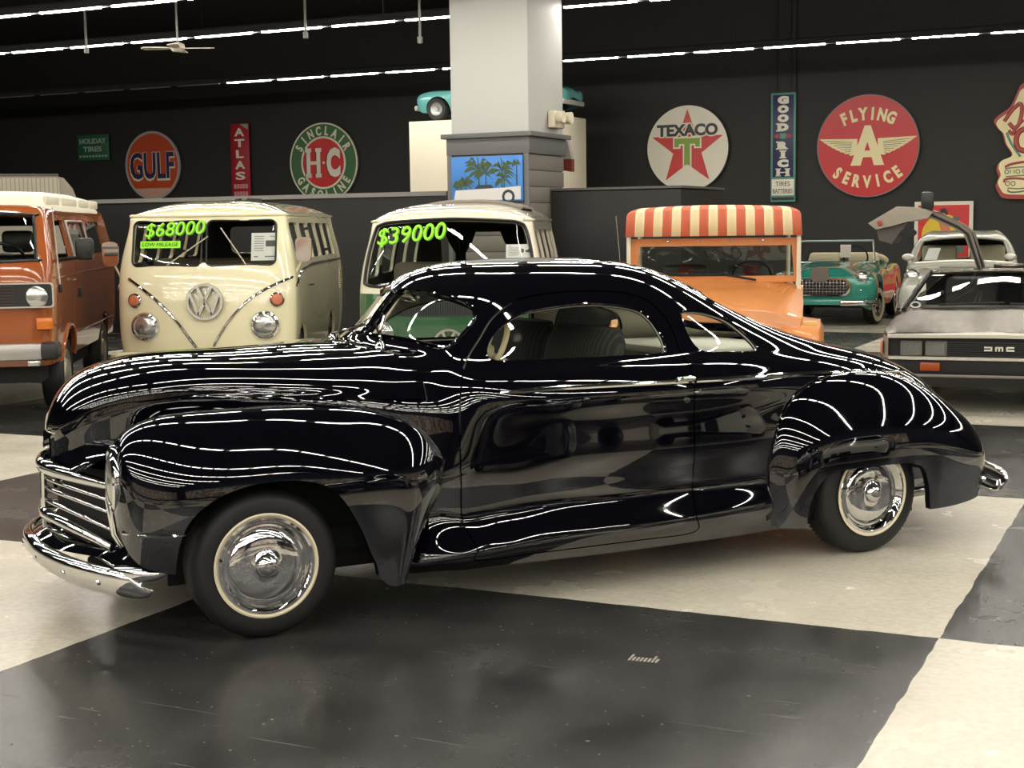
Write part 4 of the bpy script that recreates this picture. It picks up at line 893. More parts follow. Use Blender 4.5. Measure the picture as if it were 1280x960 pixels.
for sd in (-1, 1):
    MB().box((3.78, sd * .35, .31), (.45, .05, .05), .01).build('bracket', BLACK, rb)
    # tail lamp
    tl = MB(); tl.lathe([(.0, .03), (.03, .026), (.04, .012), (.042, -.02), (.03, -.05)], 'x', 24, (3.772, sd * .66, .49), .7, 1.1); tl.build('tail_lamp', mat('tail_red', (110, 12, 14), .15, coat=.5), coupe)
# ---- underside, floor and interior
mb = MB(); mb.box((1.65, 0, .25), (3.6, 1.2, .12), .02); mb.box((1.65, 0, .21), (1.5, 1.56, .05), .01); mb.box((1.7, 0, .33), (2.9, 1.3, .1)); mb.tube([(0, -.7, .294), (0, .7, .294)], .04, 8); mb.tube([(2.985, -.72, .294), (2.985, .72, .294)], .05, 8); mb.build('underbody', INNERW, coupe)
mb = MB(); mb.tube([(2.4, -.45, .17), (3.3, -.46, .17), (3.85, -.50, .20)], .025, 10); mb.build('exhaust_pipe', DULLCHROME, coupe)
SEATM = bpy.data.materials.new('striped_seat_cloth'); SEATM.use_nodes = True
nt = SEATM.node_tree; wv = nt.nodes.new('ShaderNodeTexWave'); wv.bands_direction = 'Y'; wv.inputs['Scale'].default_value = 11; tc = nt.nodes.new('ShaderNodeTexCoord'); nt.links.new(tc.outputs['Object'], wv.inputs['Vector'])
rp = nt.nodes.new('ShaderNodeValToRGB'); rp.color_ramp.elements[0].position = .6; rp.color_ramp.elements[0].color = (.012, .012, .011, 1); rp.color_ramp.elements[1].color = (.035, .034, .03, 1); nt.links.new(wv.outputs['Fac'], rp.inputs['Fac']); nt.links.new(rp.outputs[0], nt.nodes['Principled BSDF'].inputs['Base Color']); nt.nodes['Principled BSDF'].inputs['Roughness'].default_value = .9
for yy in (-.325, .325):
    mb = MB(); R_ = []
    for z in np.linspace(.55, 1.12, 10):
        hw = .325 * (1 - max(0, (z - 1.0) / .26) ** 2.4); xx = 1.60 + (z - .55) * .22; th = .085
        R_.append([(xx + th * math.cos(w) * (1 - .5 * max(0, (z - 1.05) / .1)), yy + hw * math.copysign(abs(math.sin(w)) ** .6, math.sin(w)), z) for w in np.linspace(0, 2 * PI, 33)])
    mb.sheet(R_); top = R_[-1]; mb.add(top, [list(range(len(top)))]); mb.build('seat_back', SEATM, coupe)
    mb = MB(); mb.box((1.42, yy, .50), (.5, .58, .16), .05); mb.build('seat_cushion', SEATM, coupe)
mb = MB(); mb.box((2.45, 0, .62), (.15, 1.15, .5), .05); mb.build('rear_bulkhead', LINING, coupe)
MB().box((2.60, 0, .955), (.62, 1.06, .04), .015).build('parcel_shelf', LINING, coupe)
DASH = mat('dash_black', (14, 14, 15), .4)
mb = MB(); mb.sheet([[(x, y, z) for y in np.linspace(-.54, .54, 15)] for x, z in ((.78, 1.03), (.88, 1.035), (.98, 1.03), (1.02, 1.0), (1.02, .82))]); mb.build('dashboard', DASH, coupe)
sw = thing('steering_wheel', None, None, (1.17, -.33, 1.035)); sw.parent = coupe; sw.rotation_euler = (0, math.radians(-62), 0)
IV = mat('ivory_plastic', (206, 190, 150), .35)
MB().tube([(.195 * math.cos(a), .195 * math.sin(a), 0) for a in np.linspace(0, 2 * PI, 40, endpoint=False)], .013, 10, True).build('rim', IV, sw)
mb = MB()
for a in (0, 2.1, 4.2): mb.tube([(0, 0, -.03), (.19 * math.cos(a), .19 * math.sin(a), 0)], .008, 6)
mb.lathe([(0, .0), (.04, -.005), (.045, -.04), (.02, -.06)], 'z', 18); mb.tube([(0, 0, -.05), (0, 0, -.35)], .02, 8); mb.build('hub', IV, sw)
mb = MB(); mb.tube([(.93, 0, 1.325), (.955, 0, 1.29)], .008, 6); mb.box((.97, 0, 1.275), (.02, .2, .055), .01); mb.build('rear_view_mirror', CHROME, coupe)
for sd in (-1, 1):
    mb = MB(); mb.lathe([(.0, .032), (.012, .030), (.022, .015), (.026, .0)], 'z', 16, (.70, sd * .30, 1.068)); mb.tube(smooth_open([(.70, sd * .30, 1.10), (.73, sd * .22, 1.115), (.775, sd * .06, 1.15)], 5), [.007] * 11, 6); mb.tube([(.752, sd * .17, 1.128), (.84, sd * .02, 1.21)], .005, 6); mb.build('wiper', CHROME, coupe)
card = None
MB().add([(.80, .05, 1.085), (.815, .35, 1.085), (.945, .33, 1.262), (.93, .03, 1.262), (.806, .05, 1.082), (.821, .35, 1.082), (.951, .33, 1.259), (.936, .03, 1.259)], [[0, 1, 2, 3], [7, 6, 5, 4], [0, 4, 5, 1], [1, 5, 6, 2], [2, 6, 7, 3], [3, 7, 4, 0]]).build('windshield_card', mat('cream_card', (226, 214, 182), .7), coupe)['label'] = 'cream card inside the windshield'
# ------------------------------------------------------------ vehicles behind: shared pieces
def bg_wheel(par, x, y, r, w, sd, style='cap', capm=None, tyre_in=.62, steer=0.0, sidewall=None):
    t = thing('wheel', None, None, (x, y, r), steer); t.parent = par
    o = sd; ti = r * tyre_in
    MB().lathe([(ti, o * w * .42), (r * .8, o * w * .5), (r * .95, o * w * .42), (r, o * w * .25), (r, -o * w * .3), (r * .93, -o * w * .5), (ti, -o * w * .45)], 'x', 40).build('tyre', RUBBER, t)
    if sidewall: MB().lathe([(ti * 1.02, o * w * .455), (r * .72, o * w * .505), (r * .86, o * w * .5)], 'x', 40).build('white_wall', sidewall, t)
    capm = capm or CHROME
    MB().lathe([(ti, o * w * .42), (ti * .95, o * w * .46), (ti * .88, o * w * .40), (ti * .72, o * w * .30), (ti * .6, o * w * .36), (ti * .55, o * w * .46), (ti * .3, o * w * .54), (0, o * w * .56)], 'x', 36).build('hubcap', capm, t)
    if style == 'slots':
        mb = MB()
        for k in range(8):
            a = 2 * PI * k / 8; mb.box((o * w * .36, ti * .78 * math.cos(a), ti * .78 * math.sin(a)), (.03, .05, .05), .01)
        mb.build('slots', BLACK, t)
    return t
def decal(mb, net, mask, off, name, m, par, ax=(0, 2)):
    # lay flat lettering (drawn in x-z at y = 0) onto a curved pane
    pts = [(v.x, v.z) for v in mb.V]; P, Nn = net.find(pts, list(ax), mask, 200)
    mb.V = [Vector(p + n * (off + max(0.0, -float(v.y)))) for p, n, v in zip(P, Nn, mb.V)]
    return mb.build(name, m, par, smooth=False)
def on_net(net, pts, mask, r, name, m, par, off=0.0, closed=False, ax=(0, 2), n=8, flat=1.0):
    P, Nn = net.find(pts, list(ax), mask, 200)
    return MB().tube([tuple(p + q * off) for p, q in zip(P, Nn)], r, n, closed, flat).build(name, m, par)
def van_net(rows):
    out = []
    for z, w, yf, bow, crn, yr in rows:
        h = [(0, yf), (.35 * w, yf + bow * .10), (.68 * w, yf + bow * .42), (.90 * w, yf + bow), (.985 * w, yf + bow + crn * .5), (w, yf + bow + crn), (w, yf + (yr - yf) * .35), (w, yf + (yr - yf) * .55), (w, yf + (yr - yf) * .75), (w, yr - .32), (.97 * w, yr - .12), (.80 * w, yr - .02), (.4 * w, yr), (0, yr)]
        full = [(x, y, z) for x, y in h[::-1]] + [(-x, y, z) for x, y in h[1:]]
        out.append(full)
    return Net(out)
LIME = mat('lime_price_paint', (150, 240, 40), .6); LIMEDK = mat('price_shadow_green', (84, 150, 30), .6)
def price(net, mask, body, x, z, w, h, par, off=.008, tilt=.05):
    for nm, dx, dz, m, o in (('price_shadow', .010, -.008, LIMEDK, off), ('price_number', 0, 0, LIME, off + .004)):
        mb = MB(); put_text(mb, body, x + dx, z + dz, 0, .3, .002, fit=(w, h), bold=.002, shear=.22, rot=tilt); decal(mb, net, mask, o, nm, m, par)
def sheet_paper(net, mask, x0, z0, x1, z1, par, off=-.02, photo=True):
    mb = MB(); n = 6
    V = [(x0 + (x1 - x0) * i / n, 0, z0 + (z1 - z0) * j / n) for j in range(n + 1) for i in range(n + 1)]
    mb.add(V, [[j * (n + 1) + i, j * (n + 1) + i + 1, (j + 1) * (n + 1) + i + 1, (j + 1) * (n + 1) + i] for j in range(n) for i in range(n)])
    sh = decal(mb, net, mask, off, 'info_sheet', PAPER, par)
    mb = MB(); dx, dz = x1 - x0, z1 - z0
    for k in range(7):
        a, b = x0 + dx * .1, x0 + dx * (.45 if k else .85); zz = z1 - dz * (.12 + .085 * k); mb.add([(a, 0, zz), (b, 0, zz), (b, 0, zz - dz * .022), (a, 0, zz - dz * .022)], [[0, 1, 2, 3]])
    for a_, b_ in ((.1, .25), (.5, .9)): mb.add([(x0 + dx * a_, 0, z0 + dz * .16), (x0 + dx * b_, 0, z0 + dz * .16), (x0 + dx * b_, 0, z0 + dz * .12), (x0 + dx * a_, 0, z0 + dz * .12)], [[0, 1, 2, 3]])
    decal(mb, net, mask, off + .004, 'print_lines', INK, par)
    if photo:
        mb = MB(); mb.add([(x0 + dx * .52, 0, z1 - dz * .28), (x0 + dx * .9, 0, z1 - dz * .28), (x0 + dx * .9, 0, z1 - dz * .5), (x0 + dx * .52, 0, z1 - dz * .5)], [[0, 1, 2, 3]]); decal(mb, net, mask, off + .004, 'printed_photo', mat('print_dark', (92, 92, 86), .7), par)
SALEPAPER = PAPER
# ------------------------------------------------------------ cream split-window van
VF = Frame(-2.885, 13.72, 0.0)
CREAM = mat('cream_van_paint', (238, 231, 194), .12, coat=.8); VANDARK = mat('van_interior', (38, 36, 33), .8)
van1 = thing('van', 'cream split-window van with chrome V front and lime price on the windshield', 'van', VF.o, VF.rz)
N1 = van_net([(.26, .79, .08, .07, .10, 4.15), (.45, .825, .02, .09, .12, 4.2), (.75, .845, .0, .10, .14, 4.22), (1.02, .845, .02, .10, .15, 4.22), (1.20, .838, .055, .10, .15, 4.2), (1.44, .795, .135, .08, .14, 4.16), (1.655, .752, .205, .07, .13, 4.10), (1.705, .745, .222, .07, .13, 4.08), (1.765, .665, .31, .12, .22, 4.0), (1.82, .52, .50, .16, .3, 3.8), (1.862, .30, .95, .1, .3, 3.4), (1.875, .04, 1.7, .02, .05, 2.6)])
front = lambda P: P[..., 1] < .75
wl = VF.lp(170, 331, .1); 
W1 = [rrect(.022, 1.248, .668, 1.668, .055), rrect(-.685, 1.248, -.022, 1.668, .055)]
S1 = [rrect(.44, 1.275, .98, 1.645, .05)] + [rrect(1.12 + .62 * k, 1.285, 1.66 + .62 * k, 1.64, .05) for k in range(4)]
RW1 = rrect(-.5, 1.3, .5, 1.62, .06)
def cut_f(ws, lim=.75): return lambda P: np.where(P[..., 1] < lim, np.minimum.reduce([sdf(w, P[..., 0], P[..., 2]) for w in ws]), 9.0)
def cut_s(ss, xm=.4, y0=.3, y1=4.0): return lambda P: np.where((abs(P[..., 0]) > xm) & (P[..., 1] > y0) & (P[..., 1] < y1), np.minimum.reduce([sdf(w, P[..., 1], P[..., 2]) for w in ss]), 9.0)
def cut_r(rw, lim): return lambda P: np.where(P[..., 1] > lim, sdf(rw, P[..., 0], P[..., 2]), 9.0)
def arches(cs, r, xm=.4): return lambda P: np.where(abs(P[..., 0]) > xm, np.minimum.reduce([np.hypot(P[..., 1] - y, P[..., 2] - z) - r for y, z in cs]), 9.0)
def van_shell(net, par, cuts, m, lining, split=None, nu=190, nv=300, liner_min=.5):
    al = lambda P: -np.minimum.reduce([c(P) for c in cuts])
    if split is None: panel('body', net, al, nu, nv, m, par, flange=.03)
    else:
        zs, m2 = split
        panel('upper_body', net, lambda P: np.maximum(al(P), zs - P[..., 2]), nu, nv, m2, par, flange=.03)
        panel('lower_body', net, lambda P: np.maximum(al(P), P[..., 2] - zs), nu, nv, m, par, flange=.01)
    panel('interior_lining', net, lambda P: np.maximum(al(P) + .008, liner_min - P[..., 2]), 110, 180, lining, par, offset=-.04)
cf, cs_, cr1, ar1 = cut_f(W1), cut_s(S1), cut_r(RW1, 3.5), arches([(.62, .30), (3.0, .30)], .37)
van_shell(N1, van1, [cf, cs_, cr1, ar1], CREAM, VANDARK)
for w in W1:
    g = panel('windshield_pane', N1, lambda P: np.where(P[..., 1] < .75, sdf(w, P[..., 0], P[..., 2]) - .006, 1.0), 190, 300, GLASS, van1, offset=-.012)
    on_net(N1, w, lambda P: P[:, 1] < .75, .010, 'gasket', MATS['black_gasket'], g, .001, True)
for sd in (-1, 1): panel('side_glass', N1, lambda P: np.maximum(cs_(P) - .006, -sd * P[..., 0]), 150, 260, GLASS, van1, offset=-.014)
u0 = float(np.interp(1.712, [N1(u, .5)[2] for u in np.linspace(0, 1, 200)], np.linspace(0, 1, 200)))
G = N1(np.full(160, u0), np.linspace(0, 1, 160)); Gn = N1.normal(np.full(160, u0), np.linspace(0, 1, 160))
MB().tube([tuple(p + n * .012) for p, n in zip(G, Gn)], .014, 6).build('rain_gutter', CREAM, van1)
def vp(px, py, y=.02): return VF.lp(px, py, y)
for pts in ([(158, 349), (176, 361), (198, 378), (220, 400), (236, 421), (249, 441), (256, 470)], [(362, 347), (336, 359), (312, 374), (292, 394), (277, 415), (266, 437), (258, 470)]):
    on_net(N1, smooth_open([vp(*p) for p in pts], 8), front, .013, 'front_molding', CHROME, van1, .004)
sp_ = smooth_open([(.22, 1.035), (.45, 1.14), (.9, 1.20), (1.6, 1.22), (4.0, 1.22)], 8)
for sd in (-1, 1): on_net(N1, sp_, lambda P, sd=sd: (P[:, 0] * sd > .5) & (P[:, 1] > .15), .014, 'side_molding', CHROME, van1, .004, ax=(1, 2))
ex, ez = vp(257, 377); er = .172
em_ = thing('front_emblem', None, None, (ex, -.03, ez)); em_.parent = van1
MB().ring(circle(0, 0, er), circle(0, 0, er * .86), 'y', -.012, .04).build('emblem_ring', SATIN, em_)
def bar(mb, a, b, w, y0=-.014, y1=.03):
    dx, dz = b[0] - a[0], b[1] - a[1]; l = math.hypot(dx, dz); nx, nz = -dz / l * w / 2, dx / l * w / 2
    mb.prism([(a[0] + nx, a[1] + nz), (b[0] + nx, b[1] + nz), (b[0] - nx, b[1] - nz), (a[0] - nx, a[1] - nz)], 'y', y0, y1)
def roundel(par, er, m=SATIN):
    for nm, segs in (('emblem_upper_letter', [((-.40, .84), (-.02, .10)), ((.40, .84), (.02, .10))]), ('emblem_lower_letter', [((-.78, .44), (-.36, -.70)), ((-.36, -.70), (0, -.04)), ((0, -.04), (.36, -.70)), ((.36, -.70), (.78, .44))])):
        mb = MB()
        for a, b in segs: bar(mb, (a[0] * er, a[1] * er), (b[0] * er, b[1] * er), er * .17)
        mb.build(nm, m, par)
roundel(em_, er)
for px, py in ((183, 408), (332, 406)):
    x, z = vp(px, py, .06); yy = float(N1.find([(x, z)], [0, 2], lambda P: P[:, 1] < .75)[0][0][1])
    h_ = thing('headlight', None, None, (x, yy, z)); h_.parent = van1; h_.rotation_euler = (0, 0, .12 if x > 0 else -.12)
    MB().lathe([(.135, .05), (.138, -.01), (.130, -.03), (.112, -.034), (.104, -.022)], 'y', 40).build('bezel', CHROME, h_)
    MB().lathe([(.106, -.022), (.085, -.036), (.05, -.046), (0, -.05)], 'y', 36).build('lens', LENS, h_)
for px, py in ((170.5, 375.5), (346.5, 374)):
    x, z = vp(px, py, .10); yy = float(N1.find([(x, z)], [0, 2], lambda P: P[:, 1] < .75)[0][0][1])
    t_ = thing('turn_signal', None, None, (x, yy, z)); t_.parent = van1; t_.rotation_euler = (0, 0, .3 if x > 0 else -.3)
    MB().lathe([(.066, .04), (.068, -.02), (.058, -.03)], 'y', 28).build('bezel', CHROME, t_); MB().lathe([(.058, -.022), (.045, -.042), (0, -.05)], 'y', 28).build('lens', mat('pink_orange_lens', (206, 122, 92), .25), t_)
mb = MB(); mb.box((0, -.10, .385), (1.62, .07, .15), .03); mb.build('bumper', CREAM, van1)
for sd in (-1, 1): MB().tube(smooth_open([(sd * .80, -.09, .385), (sd * .86, -.02, .385), (sd * .88, .12, .385)], 4), .06, 8, flat=.5).build('bumper_end', CREAM, van1)
for (mx, my), (bx_, by_), sd in (((138, 317), (152, 350), -1), ((379.5, 311), (368, 345), 1)):
    a, b = vp(mx, my, .25), vp(bx_, by_, .30)
    mr = thing('mirror', None, None, (a[0], .25, a[1])); mr.parent = van1
    MB().prism(smooth_closed([(-.062, .10), (.062, .10), (.075, .0), (.055, -.11), (-.055, -.11), (-.075, .0)], 4), 'y', -.012, .02).build('mirror_head', CHROME, mr)
    MB().tube([(0, .02, -.02), (0, .03, -.05), (b[0] - a[0], .06, b[1] - a[1])], .011, 8).build('mirror_arm', CREAM, mr)
for (a, b) in (((208, 333), (257, 297)), ((306, 332), (272, 286))):
    A, B = vp(*a), vp(*b); on_net(N1, [A, ((A[0] * .7 + B[0] * .3), A[1] * .7 + B[1] * .3), B], front, .007, 'wiper', mat('wiper_silver', (176, 170, 150), .4, .3), van1, .03)
x0, z0 = vp(178, 299, .15); x1, z1 = vp(257, 276, .15)
price(N1, front, '$68000', (x0 + x1) / 2, (z0 + z1) / 2, (x1 - x0) * .96, (z1 - z0) * .92, van1)
a, b = vp(175, 311, .15), vp(226, 301.5, .15)
mb = MB(); n = 5; mb.add([(a[0] + (b[0] - a[0]) * i / n, 0, a[1] + (b[1] - a[1]) * j) for j in (0, 1) for i in range(n + 1)], [[i, i + 1, n + 2 + i, n + 1 + i] for i in range(n)]); decal(mb, N1, front, .009, 'slogan_strip', LIME, van1)
mb = MB(); put_text(mb, 'LOW MILEAGE', (a[0] + b[0]) / 2, (a[1] + b[1]) / 2, 0, .06, .002, fit=((b[0] - a[0]) * .9, (b[1] - a[1]) * .5), bold=0, shear=.15); decal(mb, N1, front, .012, 'slogan', mat('slogan_ink', (30, 50, 12), .7), van1)
a, b = vp(314, 325, .13), vp(347, 290, .13); sheet_paper(N1, front, a[0], a[1], b[0], b[1], van1)
mb = MB(); mb.box((0, 1.0, .95), (1.4, .16, .70), .07); mb.box((0, .75, .68), (1.4, .5, .16), .05); mb.build('front_bench', mat('tan_vinyl', (92, 76, 56), .6), van1)
mb = MB(); mb.box((0, 2.2, .9), (1.35, .16, .6), .06); mb.build('rear_bench', MATS['tan_vinyl'], van1)
stw = thing('steering_wheel', None, None, (.36, .52, 1.16)); stw.parent = van1; stw.rotation_euler = (math.radians(-25), 0, 0)
MB().tube([(.2 * math.cos(t), .2 * math.sin(t), 0) for t in np.linspace(0, 2 * PI, 32, endpoint=False)], .012, 8, True).build('rim', CREAM, stw); mb = MB(); mb.tube([(-.2, 0, 0), (.2, 0, 0)], .01, 6); mb.tube([(0, 0, 0), (0, 0, -.5)], .02, 6); mb.build('column', CREAM, stw)
for y in (.62, 3.0):
    for sd in (-1, 1): bg_wheel(van1, sd * .69, y, .31, .17, sd, capm=CREAM)
mb = MB(); mb.box((0, 2.1, .32), (1.45, 3.6, .14)); mb.build('chassis', BLACK, van1)
for sd in (-1, 1):
    mb = MB()
    for k in range(9):
        P_, N_ = N1.find([(3.78, 1.10 - .028 * k), (3.98, 1.10 - .028 * k)], [1, 2], lambda P, sd=sd: P[:, 0] * sd > .4); mb.tube([tuple(p + q * .004) for p, q in zip(P_, N_)], .008, 5)
    mb.build('air_louvers', CREAM, van1)
    P_, N_ = N1.find([(1.0, 1.02), (1.12, 1.02)], [1, 2], lambda P, sd=sd: P[:, 0] * sd > .4); MB().tube([tuple(P_[0] + N_[0] * .0), tuple(P_[0] + N_[0] * .04), tuple(P_[1] + N_[1] * .04)], .010, 6).build('door_handle', CHROME, van1)
    on_net(N1, [(.40, z) for z in np.linspace(.40, 1.22, 12)], lambda P, sd=sd: P[:, 0] * sd > .4, .004, 'door_seam', mat('seam_shadow', (120, 112, 84), .6), van1, 0.0, ax=(1, 2))
# ------------------------------------------------------------ green and white bay-window van
BF = Frame(-.595, 13.55, math.radians(4.5))
BGREEN = mat('green_van_paint', (56, 98, 66), .12, coat=.8); BWHITE = mat('white_van_paint', (230, 226, 204), .12, coat=.8)
van2 = thing('van', 'green and white van with wide curved windshield and lime price, behind the coupe roof', 'van', BF.o, BF.rz)
N2 = van_net([(.26, .80, .08, .10, .12, 4.2), (.50, .85, .02, .13, .18, 4.25), (.85, .870, .0, .15, .20, 4.25), (1.03, .870, .03, .16, .22, 4.25), (1.32, .835, .13, .17, .22, 4.18), (1.56, .785, .225, .17, .20, 4.08), (1.625, .775, .255, .17, .20, 4.05), (1.69, .72, .32, .2, .26, 3.95), (1.75, .60, .46, .22, .3, 3.8), (1.80, .40, .8, .16, .3, 3.5), (1.815, .05, 1.7, .02, .05, 2.6)])
def bp(px, py, y=.1): return BF.lp(px, py, y)
fr2 = lambda P: P[..., 1] < .9
wx, wz0 = bp(450, 354, .28)[0], bp(560, 357, .06)[1]; wz1 = bp(560, 274, .25)[1]
W2s = [smooth_closed([(-.80, wz0 + .06), (-.775, wz0 + .01), (-.6, wz0 - .01), (0, wz0 - .02), (.6, wz0 - .01), (.775, wz0 + .01), (.80, wz0 + .06), (.77, (wz0 + wz1) / 2), (.715, wz1 - .10), (.66, wz1 - .045), (.5, wz1 - .02), (0, wz1), (-.5, wz1 - .02), (-.66, wz1 - .045), (-.715, wz1 - .10), (-.77, (wz0 + wz1) / 2)], 5)]
S2 = [rrect(.62, 1.10, 1.2, 1.54, .06)] + [rrect(1.34 + .86 * k, 1.12, 2.1 + .86 * k, 1.54, .06) for k in range(3)]
cf2, cs2, cr2, ar2 = cut_f(W2s, .9), cut_s(S2, .4, .5), cut_r(rrect(-.56, 1.08, .56, 1.52, .08), 3.4), arches([(.85, .30), (3.25, .30)], .38)
zsplit = bp(560, 367, .02)[1]
van_shell(N2, van2, [cf2, cs2, cr2, ar2], BGREEN, mat('grey_van_interior', (46, 42, 38), .8), (zsplit, BWHITE), 190, 300)
g = panel('windshield', N2, lambda P: np.where(P[..., 1] < .9, sdf(W2s[0], P[..., 0], P[..., 2]) - .006, 1.0), 190, 300, GLASS, van2, offset=-.012)
on_net(N2, W2s[0], fr2, .016, 'gasket', MATS['black_gasket'], g, .002, True)
for sd in (-1, 1): panel('side_glass', N2, lambda P: np.maximum(cs2(P) - .006, -sd * P[..., 0]), 130, 240, GLASS, van2, offset=-.014)
u0 = float(np.interp(1.632, [N2(u, .5)[2] for u in np.linspace(0, 1, 200)], np.linspace(0, 1, 200)))
G = N2(np.full(160, u0), np.linspace(0, 1, 160)); Gn = N2.normal(np.full(160, u0), np.linspace(0, 1, 160))
sel = [i for i in range(160) if G[i][1] > .42]
for part_ in ([i for i in sel if i < 80], [i for i in sel if i >= 80]): MB().tube([tuple(G[i] + Gn[i] * .012) for i in part_], .014, 6).build('rain_gutter', BWHITE, van2)
# pop-up roof lid
mb = MB(); a = BF.lp(520, 258, 1.1); b = BF.lp(655, 256, 1.1); t_ = BF.lp(590, 249.5, 1.1)[1]
R_ = []
for y in (1.0, 1.06, 1.6, 2.6, 2.66):
    e = 1 if 1.03 < y < 2.63 else .96
    R_.append([(a[0] + (b[0] - a[0]) * (.5 + .5 * s_ * e), y, t_ - .075 * abs(s_) ** 3 - (.02 if e < 1 else 0)) for s_ in np.linspace(-1, 1, 15)])
mb.sheet(R_); mb.sheet([[(p[0], R_[0][0][1], p[2]) for p in R_[0]], [(p[0], R_[0][0][1], 1.70) for p in R_[0]]]); o = mb.build('pop_top', mat('grey_pop_top', (120, 112, 100), .6), van2); sm = o.modifiers.new('t', 'SOLIDIFY'); sm.thickness = .02
x0, z0 = bp(471, 308, .28); x1, z1 = bp(558, 280, .24)
price(N2, fr2, '$39000', (x0 + x1) / 2, (z0 + z1) / 2, (x1 - x0) * 1.0, (z1 - z0) * .88, van2, tilt=.09)
a, b = bp(634, 319, .30), bp(668, 304, .30); sheet_paper(N2, fr2, a[0], a[1] - .05, b[0], b[1], van2)
a, b = bp(490, 396, .02), bp(628, 376, .02)
mb = MB(); n = 10; mb.add([(a[0] + (b[0] - a[0]) * i / n, 0, a[1] + (b[1] - a[1]) * j) for j in (0, 1) for i in range(n + 1)], [[i, i + 1, n + 2 + i, n + 1 + i] for i in range(n)]); gr = decal(mb, N2, fr2, .008, 'air_intake', mat('intake_grey', (52, 54, 56), .5), van2)
mb = MB()
for k in range(46):
    xx = a[0] + (b[0] - a[0]) * (k + .5) / 46; mb.add([(xx - .004, 0, a[1] + .01), (xx + .004, 0, a[1] + .01), (xx + .004, 0, b[1] - .01), (xx - .004, 0, b[1] - .01)], [[0, 1, 2, 3]])
decal(mb, N2, fr2, .012, 'intake_slats', BLACK, gr)
ec = bp(561, 411, .0); er2 = .15
em2 = thing('front_emblem', None, None, (ec[0], -.02, ec[1] - er2)); em2.parent = van2
MB().ring(circle(0, 0, er2), circle(0, 0, er2 * .86), 'y', -.012, .03).build('emblem_ring', SATIN, em2); roundel(em2, er2)
for sd in (-1, 1):
    x = sd * .60; h_ = thing('headlight', None, None, (x, .07, .60)); h_.parent = van2
    MB().lathe([(.115, .05), (.118, -.01), (.105, -.03), (.092, -.02)], 'y', 36).build('bezel', CHROME, h_); MB().lathe([(.094, -.02), (.06, -.036), (0, -.042)], 'y', 32).build('lens', LENS, h_)
    MB().box((sd * .56, .06, .90), (.16, .05, .08), .015).build('turn_signal', AMBER, van2)
mb = MB(); mb.box((0, -.10, .38), (1.66, .08, .16), .03); mb.build('bumper', BWHITE, van2)
for y in (.85, 3.25):
    for sd in (-1, 1): bg_wheel(van2, sd * .71, y, .31, .17, sd)
MB().box((0, 2.1, .32), (1.45, 3.6, .14)).build('chassis', BLACK, van2)
SEATG = mat('grey_seat', (128, 120, 106), .8)
for sd in (-1, 1): mb = MB(); mb.box((sd * .42, 1.35, .92), (.56, .15, .62), .07); mb.box((sd * .42, 1.1, .65), (.56, .5, .16), .05); mb.build('seat', SEATG, van2)
MB().box((0, .34, 1.0), (1.45, .28, .1), .04).build('dashboard', DASH, van2)
DRAPE = mat('dark_curtain', (22, 20, 20), .9)
for cx_ in (-.30, .36):
    mb = MB(); R_ = []
    for z, hw in ((1.56, .20), (1.40, .14), (1.26, .06), (1.2, .06), (1.05, .12)):
        R_.append([(cx_ + hw * s_, 3.9 + .02 * math.sin(s_ * 14), z) for s_ in np.linspace(-1, 1, 25)])
    mb.sheet(R_); mb.build('curtain', DRAPE, van2)
mb = MB(); mb.tube(smooth_open([(-.30, .42, 1.05), (-.32, .55, 1.13), (-.34, .62, 1.17)], 4), .015, 6); mb.build('steering_column', DASH, van2)
stw = thing('steering_wheel', None, None, (.40, .55, 1.12)); stw.parent = van2; stw.rotation_euler = (math.radians(-30), 0, 0); MB().tube([(.2 * math.cos(t), .2 * math.sin(t), 0) for t in np.linspace(0, 2 * PI, 32, endpoint=False)], .012, 8, True).build('rim', DASH, stw)
# ------------------------------------------------------------ brown-orange camper van with white roof
TF = Frame(-4.747, 12.05, math.radians(-8))
RUST = mat('rust_orange_paint', (156, 84, 42), .14, coat=.7); TOPW = mat('camper_roof_white', (226, 220, 198), .4)
van3 = thing('van', 'rust-orange camper van with a white raised roof and black mirror', 'van', TF.o, TF.rz)
N3 = van_net([(.47, .885, .02, .04, .10, 4.42), (.60, .905, .0, .05, .12, 4.45), (.90, .92, .01, .05, .12, 4.47), (1.20, .925, .035, .05, .12, 4.47), (1.33, .92, .08, .05, .12, 4.46), (1.55, .875, .24, .05, .11, 4.42), (1.72, .835, .38, .05, .10, 4.38), (1.79, .80, .44, .06, .12, 4.34), (1.83, .70, .55, .06, .12, 4.2), (1.84, .05, 2.0, .02, .05, 2.8)])
def tp(px, py, y=.05): return TF.lp(px, py, y)
fr3 = lambda P: P[..., 1] < .55
W3 = [smooth_closed([(-.80, 1.375), (-.77, 1.35), (0, 1.335), (.77, 1.35), (.80, 1.375), (.75, 1.70), (.72, 1.73), (0, 1.755), (-.72, 1.73), (-.75, 1.70)], 5)]
S3 = [smooth_closed([(.46, 1.36), (.50, 1.34), (1.22, 1.34), (1.25, 1.37), (1.25, 1.66), (1.22, 1.69), (.80, 1.69), (.74, 1.67)], 3), rrect(1.42, 1.36, 2.48, 1.68, .05), rrect(2.66, 1.36, 3.65, 1.68, .05)]
cf3, cs3, ar3 = cut_f(W3, .55), cut_s(S3, .4, .4), arches([(.98, .33), (3.4, .33)], .41)
cr3 = cut_r(rrect(-.6, 1.34, .6, 1.66, .06), 4.0)
van_shell(N3, van3, [cf3, cs3, cr3, ar3], RUST, VANDARK, None, 190, 300)
g = panel('windshield', N3, lambda P: np.where(P[..., 1] < .55, sdf(W3[0], P[..., 0], P[..., 2]) - .006, 1.0), 190, 300, GLASS, van3, offset=-.012)
